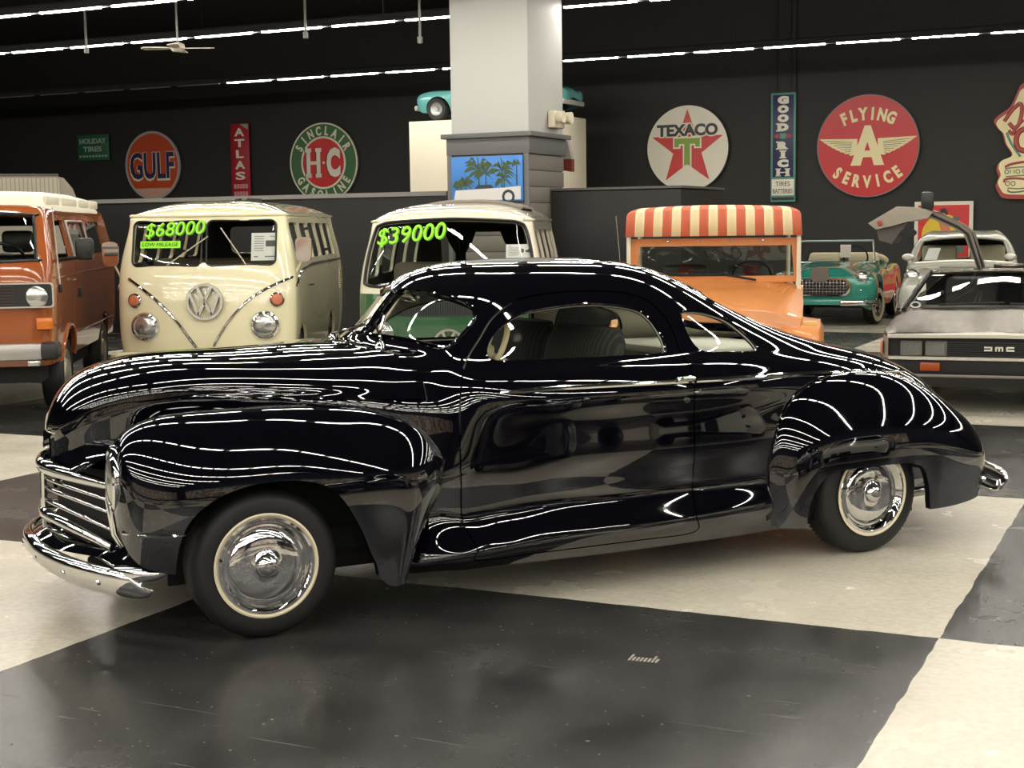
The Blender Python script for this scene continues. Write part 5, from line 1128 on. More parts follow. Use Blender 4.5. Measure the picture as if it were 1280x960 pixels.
on_net(N3, W3[0], fr3, .014, 'gasket', MATS['black_gasket'], g, .002, True)
for sd in (-1, 1):
    sg = panel('side_glass', N3, lambda P: np.maximum(np.maximum(cs3(P) - .006, 1.3 - P[..., 1]), -sd * P[..., 0]), 130, 240, DARKGLASS, van3, offset=-.014)
    on_net(N3, S3[1], lambda P, sd=sd: P[:, 0] * sd > .5, .012, 'window_trim', mat('trim_silver', (168, 162, 150), .4, .4), sg, .002, True, ax=(1, 2))
# raised roof
mb = MB(); R_ = []
for y, w, zt in ((.52, .66, 1.80), (.56, .74, 1.86), (.70, .78, 1.925), (1.1, .79, 1.94), (2.6, .79, 1.945), (3.9, .78, 1.92), (4.15, .76, 1.86), (4.28, .72, 1.80)):
    R_.append([(w * 1.04, y, 1.77), (w * 1.03, y, 1.80), (w * .97, y, zt - .03), (w * .90, y, zt), (w * .5, y, zt + .012), (0, y, zt + .018), (-w * .5, y, zt + .012), (-w * .90, y, zt), (-w * .97, y, zt - .03), (-w * 1.03, y, 1.80), (-w * 1.04, y, 1.77)])
mb.sheet(R_); mb.add(R_[0], [list(range(11))]); mb.add(R_[-1], [list(range(11))[::-1]]); rf = mb.build('raised_roof', TOPW, van3)
for sd in (-1, 1):
    for y0_, y1_ in ((.78, 1.45), (1.62, 2.5), (2.66, 3.3), (3.45, 4.0)): MB().box((sd * .79, (y0_ + y1_) / 2, 1.862), (.03, y1_ - y0_, .085), .02).build('roof_rib', TOPW, rf)
a, b = tp(-30, 384), tp(66.5, 354.5)
gp = MB(); gp.prism(rrect(-b[0], a[1], b[0], b[1], .025), 'y', -.02, .06); gp.build('grille_panel', mat('grille_black', (20, 19, 18), .5), van3)
mb = MB(); mb.ring(rrect(-b[0] - .012, a[1] - .012, b[0] + .012, b[1] + .012, .03), rrect(-b[0], a[1], b[0], b[1], .025), 'y', -.032, .0); mb.build('grille_surround', mat('surround_silver', (186, 178, 166), .4, .4), van3)
mb = MB()
for k in range(7): zz = a[1] + (b[1] - a[1]) * (k + .7) / 7.4; mb.box((0, -.022, zz), (2 * b[0] - .62, .012, .008))
mb.build('grille_slats', mat('slat_brown', (58, 40, 30), .5), van3)
for sd in (-1, 1):
    hx, hz = tp(48, 370.5); h_ = thing('headlight', None, None, (sd * hx, -.02, hz)); h_.parent = van3
    MB().lathe([(.088, .03), (.092, -.004), (.086, -.012)], 'y', 36).build('bezel', CHROME, h_); MB().lathe([(.087, -.01), (.06, -.022), (0, -.03)], 'y', 32).build('lens', LENS, h_)
    x_, z_ = tp(71, 404, .05); MB().box((sd * .865, .06, z_), (.13, .10, .10), .012).build('turn_signal', AMBER, van3)
z0_, z1_ = tp(30, 448)[1], tp(30, 428)[1]
mb = MB(); mb.box((0, -.10, (z0_ + z1_) / 2), (1.72, .10, z1_ - z0_), .012); mb.build('bumper', mat('bumper_silver', (170, 168, 164), .35, .7), van3)
for sd in (-1, 1): MB().box((sd * .91, -.03, (z0_ + z1_) / 2), (.16, .24, (z1_ - z0_) * 1.04), .03).build('bumper_end', DARKPLASTIC, van3)
MB().box((.79, -.08, z0_ - .03), (.1, .1, .05), .01).build('tow_eye', DULLCHROME, van3)
for y in (.98, 3.4):
    for sd in (-1, 1): bg_wheel(van3, sd * .80, y, .33, .19, sd, capm=mat('alloy_grey', (168, 162, 148), .35, .5), sidewall=None)
MB().box((0, 2.2, .38), (1.55, 3.9, .14)).build('chassis', BLACK, van3)
m_ = tp(106, 311, .55); mr = thing('mirror', None, None, (m_[0], .55, m_[1])); mr.parent = van3; MB().box((0, 0, 0), (.15, .09, .19), .03).build('mirror_head', DARKPLASTIC, mr); MB().tube([(-.05, 0, -.07), (.86 - m_[0], .05, -.10)], .018, 8).build('mirror_arm', DARKPLASTIC, mr)
mr = thing('mirror', None, None, (-m_[0], .55, m_[1])); mr.parent = van3; MB().box((0, 0, 0), (.15, .09, .19), .03).build('mirror_head', DARKPLASTIC, mr); MB().tube([(.05, 0, -.07), (-.86 + m_[0], .05, -.10)], .018, 8).build('mirror_arm', DARKPLASTIC, mr)
a, b = tp(67, 259, .50), tp(76, 360, .12); MB().tube([(b[0], .10, b[1]), (a[0], .42, a[1])], [.008, .004], 6).build('antenna', mat('antenna_grey', (150, 140, 128), .4), van3); MB().lathe([(0, -.04), (.018, -.03), (.018, .03), (0, .04)], 'z', 10, (b[0], .10, b[1])).build('antenna_base', DARKPLASTIC, van3)
for sd in (-1, 1):
    pts = [(.98 + .43 * math.cos(t), .33 + .43 * math.sin(t)) for t in np.linspace(-.1, PI + .1, 24)]
    on_net(N3, pts, lambda P, sd=sd: P[:, 0] * sd > .5, .016, 'wheel_arch', RUST, van3, .004, ax=(1, 2))
    on_net(N3, [(y, .80) for y in np.linspace(.2, .52, 5)], lambda P, sd=sd: P[:, 0] * sd > .5, .008, 'body_crease', RUST, van3, .002, ax=(1, 2)); on_net(N3, [(y, .66) for y in np.linspace(1.45, 4.0, 12)], lambda P, sd=sd: P[:, 0] * sd > .5, .008, 'body_crease', RUST, van3, .002, ax=(1, 2))
    on_net(N3, [(y, 1.20) for y in np.linspace(.2, 4.2, 24)], lambda P, sd=sd: P[:, 0] * sd > .5, .009, 'body_crease', RUST, van3, .002, ax=(1, 2))
    on_net(N3, [(1.33, z) for z in np.linspace(.5, 1.7, 14)], lambda P, sd=sd: P[:, 0] * sd > .5, .005, 'door_seam', mat('seam_brown', (70, 38, 20), .6), van3, 0, ax=(1, 2))
    P_, N_ = N3.find([(1.05, 1.16), (1.2, 1.16)], [1, 2], lambda P, sd=sd: P[:, 0] * sd > .5); MB().tube([tuple(P_[0] + N_[0] * .015), tuple(P_[1] + N_[1] * .02)], .014, 8).build('door_handle', CHROME, van3)
    P_, N_ = N3.find([(1.62, 1.02)], [1, 2], lambda P, sd=sd: P[:, 0] * sd > .5); MB().box(tuple(P_[0]), (.04, .14, .09), .01).build('side_vent', BLACK, van3)
mb = MB(); mb.box((.42, 1.45, 1.02), (.5, .14, .7), .06); mb.box((.42, 1.45, 1.5), (.28, .1, .2), .04); mb.box((-.42, 1.45, 1.02), (.5, .14, .7), .06); mb.box((-.42, 1.45, 1.5), (.28, .1, .2), .04); mb.build('seat', DASH, van3)
MB().box((0, .45, 1.30), (1.6, .35, .1), .04).build('dashboard', DASH, van3)
stw = thing('steering_wheel', None, None, (.40, .72, 1.38)); stw.parent = van3; stw.rotation_euler = (math.radians(-35), 0, 0); MB().tube([(.2 * math.cos(t), .2 * math.sin(t), 0) for t in np.linspace(0, 2 * PI, 32, endpoint=False)], .014, 8, True).build('rim', DASH, stw)
on_net(N3, [(.10, 1.37), (.35, 1.40), (.62, 1.39)], fr3, .010, 'wiper', DARKPLASTIC, van3, .02)
# white-grey raised camper top seen over the camper van roof
cam2 = thing('camper_trailer', 'pale grey camper top poking up behind the rust-orange van roof', 'camper', (0, 0, 0), math.radians(19))
ycp = 15.2; P = RF.o + RF.ex * wall_pt(30, 230, ycp)[0] + RF.ey * ycp; cam2.location = (P.x, P.y, 0)
def cp_(px, py): b_ = wall_pt(px, py, ycp); return b_[0] - wall_pt(30, 230, ycp)[0], b_[1]
xr_, zt_ = cp_(78, 219); x9 = cp_(-60, 219)[0]; GREYC = mat('camper_grey', (136, 130, 118), .5)
pf_ = [(x9, .5), (xr_, .5), (xr_ + .0, zt_ - .3), (xr_ - .05, zt_ - .16), (xr_ - .16, zt_ - .02), (xr_ - .25, zt_), (x9, zt_)]
MB().prism(pf_, 'y', 0, 1.9).build('body', GREYC, cam2)
a, b = cp_(9, 240), cp_(62, 221.5); MB().prism(rrect(a[0], a[1] - .4, b[0], b[1], .04), 'y', -.02, 0).build('window', mat('camper_blind', (172, 166, 148), .6), cam2)
mb = MB()
for k in range(14): xx = a[0] + (b[0] - a[0]) * (k + .5) / 14; mb.box((xx, -.025, b[1] - .25), (.012, .01, .5))
mb.build('blind_slats', GREYC, cam2); MB().box(((a[0] + b[0]) / 2, .9, zt_ + .015), (b[0] - a[0], 1.6, .05), .01).build('roof_strip', mat('camper_dark', (70, 64, 56), .6), cam2)
for x in (x9 + .6, xr_ - .5):
    for y in (.1, 1.8): MB().lathe([(.12, -.08), (.3, -.08), (.33, -.04), (.33, .04), (.3, .08), (.12, .08), (0, .06)], 'y', 24, (x, y, .33)).build('wheel', RUBBER, cam2)
MB().box(((x9 + xr_) / 2, .95, .42), (xr_ - x9 - .2, 1.5, .2)).build('chassis', BLACK, cam2)
# ------------------------------------------------------------ orange open-sided utility car with striped canopy
KF = Frame(1.86, 13.0, math.radians(8))
KOR = mat('orange_utility_paint', (208, 136, 74), .32, coat=.4, noise=.06, nscale=3)
kcar = thing('utility_car', 'orange boxy utility car under a red and cream striped canopy', 'car', KF.o, KF.rz)
def kp(px, py, y=.0): return KF.lp(px, py, y)
KY = 1.30   # windshield plane
wl_, wt_ = kp(787, 299, KY); wr_, wb_ = kp(1002, 352, KY); cxk = (wl_ + wr_) / 2; kh = (wr_ - wl_) / 2
# body tub and hood in flat pressed panels
hb = kp(900, 357, KY)[1]
def ksec(y, w, z0, z1, zc): return [(cxk + w, y, z0), (cxk + w, y, z1), (cxk + w * .55, y, zc), (cxk, y, zc + .01), (cxk - w * .55, y, zc), (cxk - w, y, z1), (cxk - w, y, z0)]
mb = MB(); mb.sheet([ksec(.10, kh * .90, .42, .66, .70), ksec(.12, kh * .93, .40, .74, .80), ksec(.55, kh * .97, .38, hb - .12, hb - .05), ksec(1.22, kh * 1.0, .36, hb - .03, hb + .01), ksec(1.30, kh * 1.02, .36, hb + .0, hb + .04)])
mb.add(ksec(.10, kh * .90, .42, .66, .70), [list(range(7))]); mb.build('hood', KOR, kcar, angle=20)
for sd in (-1, 1):
    for t in (.62, .74, .86):
        mb = MB(); mb.tube([(cxk + sd * kh * t, 1.20, hb - .0 - .04 * (t - .5)), (cxk + sd * kh * (t * .55 + .05), .24, .80 + .005)], .016, 6, flat=.6); mb.build('hood_rib', KOR, kcar)
    mb = MB(); mb.box((cxk + sd * kh * .97, 2.5, .62), (.06, 2.5, .62), .02); mb.box((cxk + sd * kh * .99, 2.0, .62), (.05, .9, .5), .015); mb.box((cxk + sd * kh * .99, 2.95, .62), (.05, .85, .5), .015)
    for k in range(3): mb.box((cxk + sd * kh * 1.01, 2.0, .50 + .12 * k), (.04, .8, .03), .01); mb.box((cxk + sd * kh * 1.01, 2.95, .50 + .12 * k), (.04, .75, .03), .01)
    mb.build('side_panel', KOR, kcar)
    # fender with round lamp
    mb = MB(); R_ = []
    for y, z, w in ((-.02, .46, .05), (.02, .58, .10), (.15, .68, .15), (.42, .72, .17), (.75, .68, .16), (1.0, .55, .12), (1.1, .42, .08)):
        xo = cxk + sd * kh * .98
        R_.append([(xo - sd * .22, y, z), (xo - sd * .05, y, z + .01), (xo + sd * w * .8, y, z - .02), (xo + sd * w, y, z - .10), (xo + sd * w, y, max(.30, z - .26))])
    mb.sheet(R_); f_ = mb.build('front_fender', KOR, kcar); sm = f_.modifiers.new('t', 'SOLIDIFY'); sm.thickness = .012
    a, b = kp(1003, 413, .2), kp(1021, 401.5, .2); xx = a[0] + (b[0] - a[0]) / 2; xx = xx if sd > 0 else 2 * cxk - xx
    mb = MB(); mb.box((xx, .2, (a[1] + b[1]) / 2), (b[0] - a[0], .12, b[1] - a[1]), .012); mb.build('turn_signal', mat('yellow_lens', (206, 168, 84), .3), f_)
    h_ = thing('headlight', None, None, (cxk + sd * kh * .72, .02, .52)); h_.parent = kcar; MB().lathe([(.095, .12), (.098, -.01), (.088, -.03)], 'y', 32).build('bezel', CHROME, h_); MB().lathe([(.088, -.02), (.05, -.035), (0, -.04)], 'y', 28).build('lens', LENS, h_)
mb = MB(); mb.box((cxk, 3.72, .62), (kh * 1.95, .06, .66), .02); mb.build('tailgate', KOR, kcar)
mb = MB(); mb.box((cxk, 2.4, .36), (kh * 1.9, 2.6, .06)); mb.build('floor_pan', BLACK, kcar)
mb = MB(); mb.box((cxk, -.14, .42), (kh * 2.1, .07, .13), .02); mb.build('bumper', mat('bumper_orange', (200, 112, 50), .4), kcar)
# windshield frame with glass
fr = MB(); o_ = [(wl_, wb_), (wr_, wb_), (wr_ - .02, wt_), (wl_ + .02, wt_)]; th = .075
fr.ring([o_[0], o_[1], o_[2], o_[3]], [(wl_ + th, wb_ + th * .8), (wr_ - th, wb_ + th * .8), (wr_ - th - .02, wt_ - th), (wl_ + th + .02, wt_ - th)], 'y', KY - .02, KY + .03); fr = fr.build('windshield_frame', KOR, kcar)
MB().prism([(wl_ + th, wb_ + th * .8), (wr_ - th, wb_ + th * .8), (wr_ - th - .02, wt_ - th), (wl_ + th + .02, wt_ - th)], 'y', KY - .002, KY + .004).build('windshield_glass', GLASS, fr)
mb = MB()
for x in (-.55, -.18, .18, .55): mb.lathe([(0, -.034), (.012, -.03), (.014, -.018)], 'y', 10, (cxk + x * kh, KY, wt_ - .027))
mb.build('frame_bolts', DULLCHROME, fr)
mb = MB(); a = kp(945, 350, KY - .05); b = kp(905, 343, KY - .05); c_ = kp(888, 344, KY - .05); mb.tube([(a[0], KY - .04, a[1]), (b[0], KY - .05, b[1]), (c_[0] - .3, KY - .05, c_[1])], .010, 6); mb.build('wiper', BLACK, kcar)
for sx in (-.30, .36):
    mb = MB(); mb.box((cxk + sx * kh * 1.2, 2.05, .85), (.46, .13, .62), .06); mb.box((cxk + sx * kh * 1.2, 1.8, .58), (.46, .45, .14), .05); mb.build('seat', mat('black_vinyl', (40, 38, 36), .5), kcar)
    mb = MB(); mb.box((cxk + sx * kh * 1.2, 1.982, .95), (.14, .012, .40), .004); mb.build('seat_stripe', mat('maroon_cloth', (92, 30, 32), .8), kcar)
stw = thing('steering_wheel', None, None, (cxk + .36 * kh * 1.2, 1.62, 1.06)); stw.parent = kcar; stw.rotation_euler = (math.radians(-50), 0, 0); MB().tube([(.19 * math.cos(t), .19 * math.sin(t), 0) for t in np.linspace(0, 2 * PI, 32, endpoint=False)], .012, 8, True).build('rim', BLACK, stw)
# canopy: striped cloth over posts
cl, ct = kp(781.5, 264, 1.15); cr, cb = kp(1003, 293.5, 1.15); cmid = (cl + cr) / 2; chw = (cr - cl) / 2; cpk = kp(895, 258.5, 1.15)[1]
CORNG = mat('canopy_coral', (208, 112, 86), .85); CCRM = mat('canopy_cream', (238, 224, 180), .85)
can = thing('canopy', None, None, (0, 0, 0)); can.parent = kcar
ns = 19
for nm, par_, m in (('coral_stripes', 0, CORNG), ('cream_stripes', 1, CCRM)):
    mb = MB()
    for i in range(ns):
        if i % 2 != par_: continue
        n = 3
        for j in range(n):
            t0, t1 = (i + j / n) / ns, (i + (j + 1) / n) / ns
            def prof(t):
                s_ = 2 * t - 1; zt = ct + (cpk - ct) * (1 - abs(s_) ** 1.8) - (.025 * max(0, abs(s_) - .95) / .05); lean = .02 * s_
                x = cmid + chw * s_ * (1 if True else 1)
                return [(x * 1 + 0, 1.15, cb), (cmid + chw * s_ * .985, 1.17, zt - .02), (cmid + chw * s_ * .97, 1.22, zt + .005), (cmid + chw * s_ * .97, 2.2, zt + .03), (cmid + chw * s_ * .97, 3.35, zt), (cmid + chw * s_ * .985, 3.40, zt - .02), (cmid + chw * s_, 3.42, cb)]
            mb.sheet([prof(t0), prof(t1)])
    o = mb.build(nm, m, can); sm = o.modifiers.new('t', 'SOLIDIFY'); sm.thickness = .006
for sd in (-1, 1):
    mb = MB(); xx = cmid + sd * chw
    mb.sheet([[(xx, y, cb) for y in (1.15, 2.2, 3.42)], [(cmid + sd * chw * .985, y, ct - .05) for y in (1.17, 2.2, 3.40)]]); o = mb.build('side_valance', CORNG, can); sm = o.modifiers.new('t', 'SOLIDIFY'); sm.thickness = .006
POST = mat('white_post', (222, 214, 190), .5)
for sd in (-1, 1):
    for y in (1.2, 3.3):
        px_ = cmid + sd * (chw - .03); MB().tube([(px_, y, .6), (px_, y, cb + .14)], .022, 8).build('post', POST, kcar); 
    MB().tube([(cmid + sd * (chw - .03), 1.2, cb + .13), (cmid + sd * (chw - .03), 3.3, cb + .13)], .02, 8).build('roof_rail', POST, kcar)
a, b = kp(770, 270, 1.3), kp(775.5, 330, 1.3); MB().tube([(b[0], 1.3, .62), (b[0], 1.3, b[1]), (a[0], 1.3, a[1])], [.006, .005, .003], 6).build('antenna', DULLCHROME, kcar)
for y in (.55, 3.0):
    for sd in (-1, 1): bg_wheel(kcar, cxk + sd * kh * .86, y, .32, .17, sd, capm=DULLCHROME)
# ------------------------------------------------------------ rounded cars: sections front to back, half profile rocker to centre
def carloft(secs):
    def cap(sec, d):
        y, h = sec; zm = h[0][1]; return (y + d, [(x * .96, zm + (z - zm) * .03) for x, z in h])
    secs = [cap(secs[0], -.012)] + list(secs) + [cap(secs[-1], .012)]
    return Net([[(x, y, z) for x, z in h] + [(-x, y, z) for x, z in h[:-1][::-1]] for y, h in secs])
# green open two-seater
GF = Frame(4.65, 22.0, math.radians(21))
GPAINT = mat('teal_green_paint', (50, 140, 122), .12, coat=.8)
roadster = thing('convertible', 'teal green open convertible with toothy chrome grille and whitewall tyres', 'car', GF.o, GF.rz)
NG = carloft([(0, [(.50, .36), (.54, .44), (.54, .54), (.52, .62), (.44, .68), (.25, .70), (0, .705)]),
              (.06, [(.66, .28), (.74, .42), (.76, .58), (.72, .70), (.56, .74), (.30, .755), (0, .76)]),
              (.35, [(.72, .24), (.79, .42), (.80, .60), (.72, .78), (.54, .79), (.28, .84), (0, .85)]),
              (.9, [(.74, .24), (.80, .44), (.80, .64), (.72, .80), (.56, .83), (.30, .895), (0, .905)]),
              (1.35, [(.74, .24), (.80, .44), (.80, .66), (.73, .82), (.58, .88), (.32, .935), (0, .945)]),
              (1.62, [(.74, .24), (.80, .44), (.80, .66), (.735, .82), (.60, .89), (.34, .93), (0, .935)]),
              (2.0, [(.74, .24), (.80, .44), (.80, .64), (.74, .79), (.62, .84), (.34, .85), (0, .85)]),
              (2.7, [(.74, .24), (.80, .44), (.80, .64), (.74, .80), (.62, .86), (.34, .88), (0, .885)]),
              (3.4, [(.70, .26), (.77, .44), (.77, .66), (.72, .84), (.60, .85), (.30, .83), (0, .82)]),
              (3.95, [(.60, .32), (.66, .44), (.66, .60), (.62, .76), (.50, .72), (.25, .66), (0, .65)]),
              (4.05, [(.40, .40), (.44, .46), (.44, .54), (.40, .62), (.30, .60), (.15, .58), (0, .58)])])
gar = arches([(.72, .30), (3.05, .30)], .35, .5)
panel('body', NG, lambda P: -gar(P), 150, 110, GPAINT, roadster, flange=.05)
def gp_(px, py, y=.05): return GF.lp(px, py, y)
a, b = gp_(985, 368, .02), gp_(1062, 349.5, .02); ghw = b[0]
MB().prism(rrect(-ghw, a[1], ghw, b[1], (b[1] - a[1]) * .48), 'y', -.035, .02).build('grille_mouth', BLACK, roadster)
gr = MB().ring(rrect(-ghw - .02, a[1] - .02, ghw + .02, b[1] + .02, (b[1] - a[1]) * .5), rrect(-ghw, a[1], ghw, b[1], (b[1] - a[1]) * .48), 'y', -.06, .05).build('grille_surround', CHROME, roadster)
mb = MB()
for k in range(17): xx = -ghw * .94 + ghw * 1.88 * k / 16; mb.box((xx, -.045, (a[1] + b[1]) / 2), (.010, .02, (b[1] - a[1]) * (.96 if abs(xx) < ghw * .85 else .7)), .003)
for k in range(4): zz = a[1] + (b[1] - a[1]) * (k + 1) / 5; mb.box((0, -.042, zz), (ghw * 1.9, .012, .008))
mb.build('grille_bars', DULLCHROME, gr)
for sd in (-1, 1):
    hx, hz = gp_(1077, 348.5, .05); h_ = thing('headlight', None, None, (sd * hx, .07, hz)); h_.parent = roadster
    MB().lathe([(.10, .2), (.104, -.02), (.094, -.05), (.080, -.04)], 'y', 32).build('bezel', CHROME, h_); MB().lathe([(.082, -.04), (.05, -.055), (0, -.06)], 'y', 28).build('lens', LENS, h_)
    px_, pz = gp_(1076, 363, .05); MB().lathe([(.034, .1), (.036, -.01), (.0, -.03)], 'y', 16, (sd * px_, .03, pz)).build('parking_lamp', LENS, roadster)
    MB().tube(smooth_open([(sd * .32, -.09, .36), (sd * .55, -.08, .365), (sd * .74, -.01, .37), (sd * .79, .16, .37)], 5), .042, 8, flat=.6).build('bumper_bar', CHROME, roadster)
    for y in (.72, 3.05): bg_wheel(roadster, sd * .70, y, .30, .15, sd, steer=math.radians(-14) if y < 1 else 0, sidewall=CREAMRIM)
MB().box((0, -.02, .37), (1.0, .05, .09), .03).build('lower_apron', GPAINT, roadster)
a, b = gp_(1014, 352, -.02), gp_(1038, 334, -.02)
mb = MB(); mb.prism([(a[0], a[1] + .05), (a[0] + .06, a[1]), (b[0] - .06, a[1]), (b[0], a[1] + .05), (b[0] - .02, b[1]), (a[0] + .02, b[1])], 'y', -.11, -.07); mb.build('grille_badge_plate', mat('smoky_plate', (134, 128, 120), .2, .5), roadster)
# windshield
a, b = gp_(1006, 323, 1.5), gp_(1091, 300.5, 1.65); c_ = gp_(1010, 301, 1.65)
xl_, xr2 = -.62, .62; zt_ = b[1]
fw = [(-.60, .92), (.60, .92), (.555, zt_), (-.555, zt_)]
def tilt(pts, y): return [(x, y + (z - .92) * .35, z) for x, z in pts]
wp = smooth_open([(-.62, 0), (-.5, -.03), (0, -.06), (.5, -.03), (.62, 0)], 4)
fr = MB(); fr.tube([(x, 1.42 + d, .925) for x, d in wp], .014, 8); fr.tube([(x * .93, 1.56 + d, zt_) for x, d in wp], .017, 8)
for sd in (-1, 1): fr.tube([(sd * .62, 1.42, .92), (sd * .577, 1.56, zt_)], .017, 8)
fr = fr.build('windshield_frame', SATIN, roadster)
MB().sheet([[(x, 1.42 + d, .925) for x, d in wp], [(x * .93, 1.56 + d, zt_) for x, d in wp]]).build('windshield_glass', GLASS, fr)
MB().sheet([[(x, y, .90 + .02) for x in (-.60, .60)] for y in (1.62, 2.75)]).build('cockpit_opening', mat('cockpit_dark', (30, 28, 26), .8), roadster)
for sx in (-.32, .32): mb = MB(); mb.box((sx, 2.45, .93), (.5, .16, .26), .06); mb.build('seat', mat('cream_seat', (206, 194, 164), .7), roadster)
mb = MB(); mb.tube(smooth_open([(-.62, 2.9, .90), (-.5, 2.8, .98), (0, 2.78, 1.0), (.5, 2.8, .98), (.62, 2.9, .90)], 5), .055, 8); mb.build('folded_top', mat('beige_soft_top', (206, 188, 156), .8), roadster)
stw = thing('steering_wheel', None, None, (.28, 1.75, 1.0)); stw.parent = roadster; stw.rotation_euler = (math.radians(-68), 0, 0); MB().tube([(.19 * math.cos(t), .19 * math.sin(t), 0) for t in np.linspace(0, 2 * PI, 32, endpoint=False)], .014, 8, True).build('rim', BLACK, stw)
a, b = gp_(1049, 322, 1.35), gp_(1062.5, 306, 1.35); MB().prism([(a[0], a[1]), (b[0], a[1]), (b[0], b[1]), (a[0], b[1])], 'y', 1.47, 1.475).build('price_card', mat('pinkish_card', (226, 208, 202), .7), roadster)
MB().box((0, 2.1, .36), (1.3, 3.2, .2)).build('chassis', BLACK, roadster)
# silver rounded retro coupe
SF = Frame(6.08, 19.8, math.radians(18))
SILV = mat('pale_silver_paint', (186, 186, 174), .22, .25, coat=.6)
scar = thing('retro_car', 'small pale silver retro car with round headlights behind the open winged door', 'car', SF.o, SF.rz)
NS_ = carloft([(0, [(.48, .34), (.52, .42), (.53, .50), (.51, .56), (.40, .60), (.22, .62), (0, .62)]),
               (.07, [(.68, .26), (.74, .40), (.75, .54), (.71, .66), (.55, .72), (.28, .745), (0, .75)]),
               (.35, [(.76, .24), (.81, .42), (.81, .62), (.74, .77), (.57, .83), (.30, .86), (0, .865)]),
               (.95, [(.77, .24), (.82, .42), (.82, .66), (.76, .82), (.62, .90), (.34, .935), (0, .94)]),
               (1.12, [(.77, .24), (.82, .42), (.82, .67), (.77, .84), (.66, .93), (.36, .975), (0, .985)]),
               (1.40, [(.77, .24), (.82, .42), (.82, .68), (.78, .87), (.66, 1.20), (.38, 1.27), (0, 1.285)]),
               (1.62, [(.77, .24), (.82, .42), (.82, .68), (.78, .89), (.60, 1.31), (.36, 1.38), (0, 1.395)]),
               (2.3, [(.77, .24), (.82, .42), (.82, .68), (.77, .88), (.57, 1.32), (.34, 1.40), (0, 1.41)]),
               (2.85, [(.77, .24), (.82, .42), (.82, .68), (.75, .88), (.55, 1.20), (.32, 1.27), (0, 1.28)]),
               (3.2, [(.74, .26), (.79, .42), (.79, .66), (.72, .82), (.52, .93), (.28, .96), (0, .965)]),
               (3.6, [(.64, .30), (.70, .42), (.70, .58), (.63, .70), (.46, .76), (.24, .78), (0, .78)]),
               (3.72, [(.40, .38), (.45, .44), (.45, .52), (.40, .58), (.30, .60), (.15, .61), (0, .61)])])
WSF = smooth_closed([(-.665, .965), (-.5, .972), (0, .995), (.5, .972), (.665, .965), (.64, 1.06), (.575, 1.24), (.535, 1.285), (.3, 1.318), (0, 1.33), (-.3, 1.318), (-.535, 1.285), (-.575, 1.24), (-.64, 1.06)], 4)
cfs = lambda P: np.where(P[..., 1] < 1.62, sdf(WSF, P[..., 0], P[..., 2]), 9.0)
css = cut_s([smooth_closed([(1.42, .95), (1.60, 1.20), (1.75, 1.27), (2.4, 1.28), (2.75, 1.15), (2.9, .95), (2.2, .93)], 4)], .4, 1.3, 3.2)
crs = cut_r(rrect(-.44, 1.0, .44, 1.2, .06), 2.6)
sar = arches([(.72, .29), (2.95, .29)], .33, .5)
alS = lambda P: -np.minimum.reduce([cfs(P), css(P), crs(P), sar(P)])
panel('body', NS_, alS, 230, 150, SILV, scar, flange=.03); panel('interior_lining', NS_, lambda P: np.maximum(alS(P), np.maximum(.5 - P[..., 2], .9 - P[..., 1])), 100, 80, VANDARK, scar, offset=-.03)
g = panel('windshield', NS_, lambda P: np.where(P[..., 1] < 1.62, sdf(WSF, P[..., 0], P[..., 2]) - .006, 1.0), 200, 140, GLASS, scar, offset=-.01)
on_net(NS_, WSF, lambda P: P[:, 1] < 1.65, .018, 'windshield_frame', mat('bright_trim', (226, 224, 214), .2, .5), g, .004, True)
for sd in (-1, 1): panel('side_glass', NS_, lambda P: np.maximum(css(P) - .006, -sd * P[..., 0]), 120, 120, GLASS, scar, offset=-.012)
def sp2(px, py, y=.1): return SF.lp(px, py, y)
hx, hz = sp2(1139, 346, .16); hy = float(NS_.find([(-abs(hx), hz)], [0, 2], lambda P: P[:, 1] < .9)[0][0][1])
for sd in (-1, 1):
    h_ = thing('headlight', None, None, (sd * abs(hx), hy + .015, hz)); h_.parent = scar; h_.rotation_euler = (-.12, 0, .22 * sd)
    MB().lathe([(.098, .16), (.102, -.02), (.090, -.036), (.080, -.02)], 'y', 36).build('bezel', CHROME, h_); MB().lathe([(.082, -.02), (.05, -.034), (0, -.038)], 'y', 32).build('lens', LENS, h_)
    for y in (.72, 2.95): bg_wheel(scar, sd * .72, y, .285, .15, sd, capm=SILV)
mxl, mzl = sp2(1135, 321.5, 1.15); mxr, mzr = sp2(1263, 321, 1.15)
for x, z, sx in ((mxl, mzl, 1), (mxr, mzr, -1)):
    mr = thing('mirror', None, None, (x, 1.15, z)); mr.parent = scar; MB().lathe([(0, -.05), (.05, -.045), (.085, -.01), (.088, .03), (.0, .035)], 'y', 24, (0, 0, 0), 1.0, .62).build('mirror_head', SILV, mr); MB().tube([(0, 0, -.03), (sx * .03, .03, -.12), (sx * .10, .04, -.15)], .02, 8).build('mirror_stalk', SILV, mr)
a, b = sp2(1155, 325, 1.25), sp2(1176, 310, 1.40); MB().add([(a[0], 1.22, a[1]), (b[0] - .05, 1.22, a[1]), (b[0], 1.44, b[1]), (a[0] + .06, 1.44, b[1]), (a[0], 1.226, a[1] - .006), (b[0] - .05, 1.226, a[1] - .006), (b[0], 1.446, b[1] - .006), (a[0] + .06, 1.446, b[1] - .006)], [[0, 1, 2, 3], [7, 6, 5, 4], [0, 4, 5, 1], [1, 5, 6, 2], [2, 6, 7, 3], [3, 7, 4, 0]]).build('info_sheet', PAPER, scar)
MB().prism(rrect(-.42, .50, .42, .64, .06), 'y', -.03, .15).build('grille', CHROME, scar); MB().tube(smooth_open([(-.76, .08, .40), (-.6, -.06, .40), (0, -.09, .40), (.6, -.06, .40), (.76, .08, .40)], 5), .05, 8, flat=.6).build('bumper', SILV, scar)
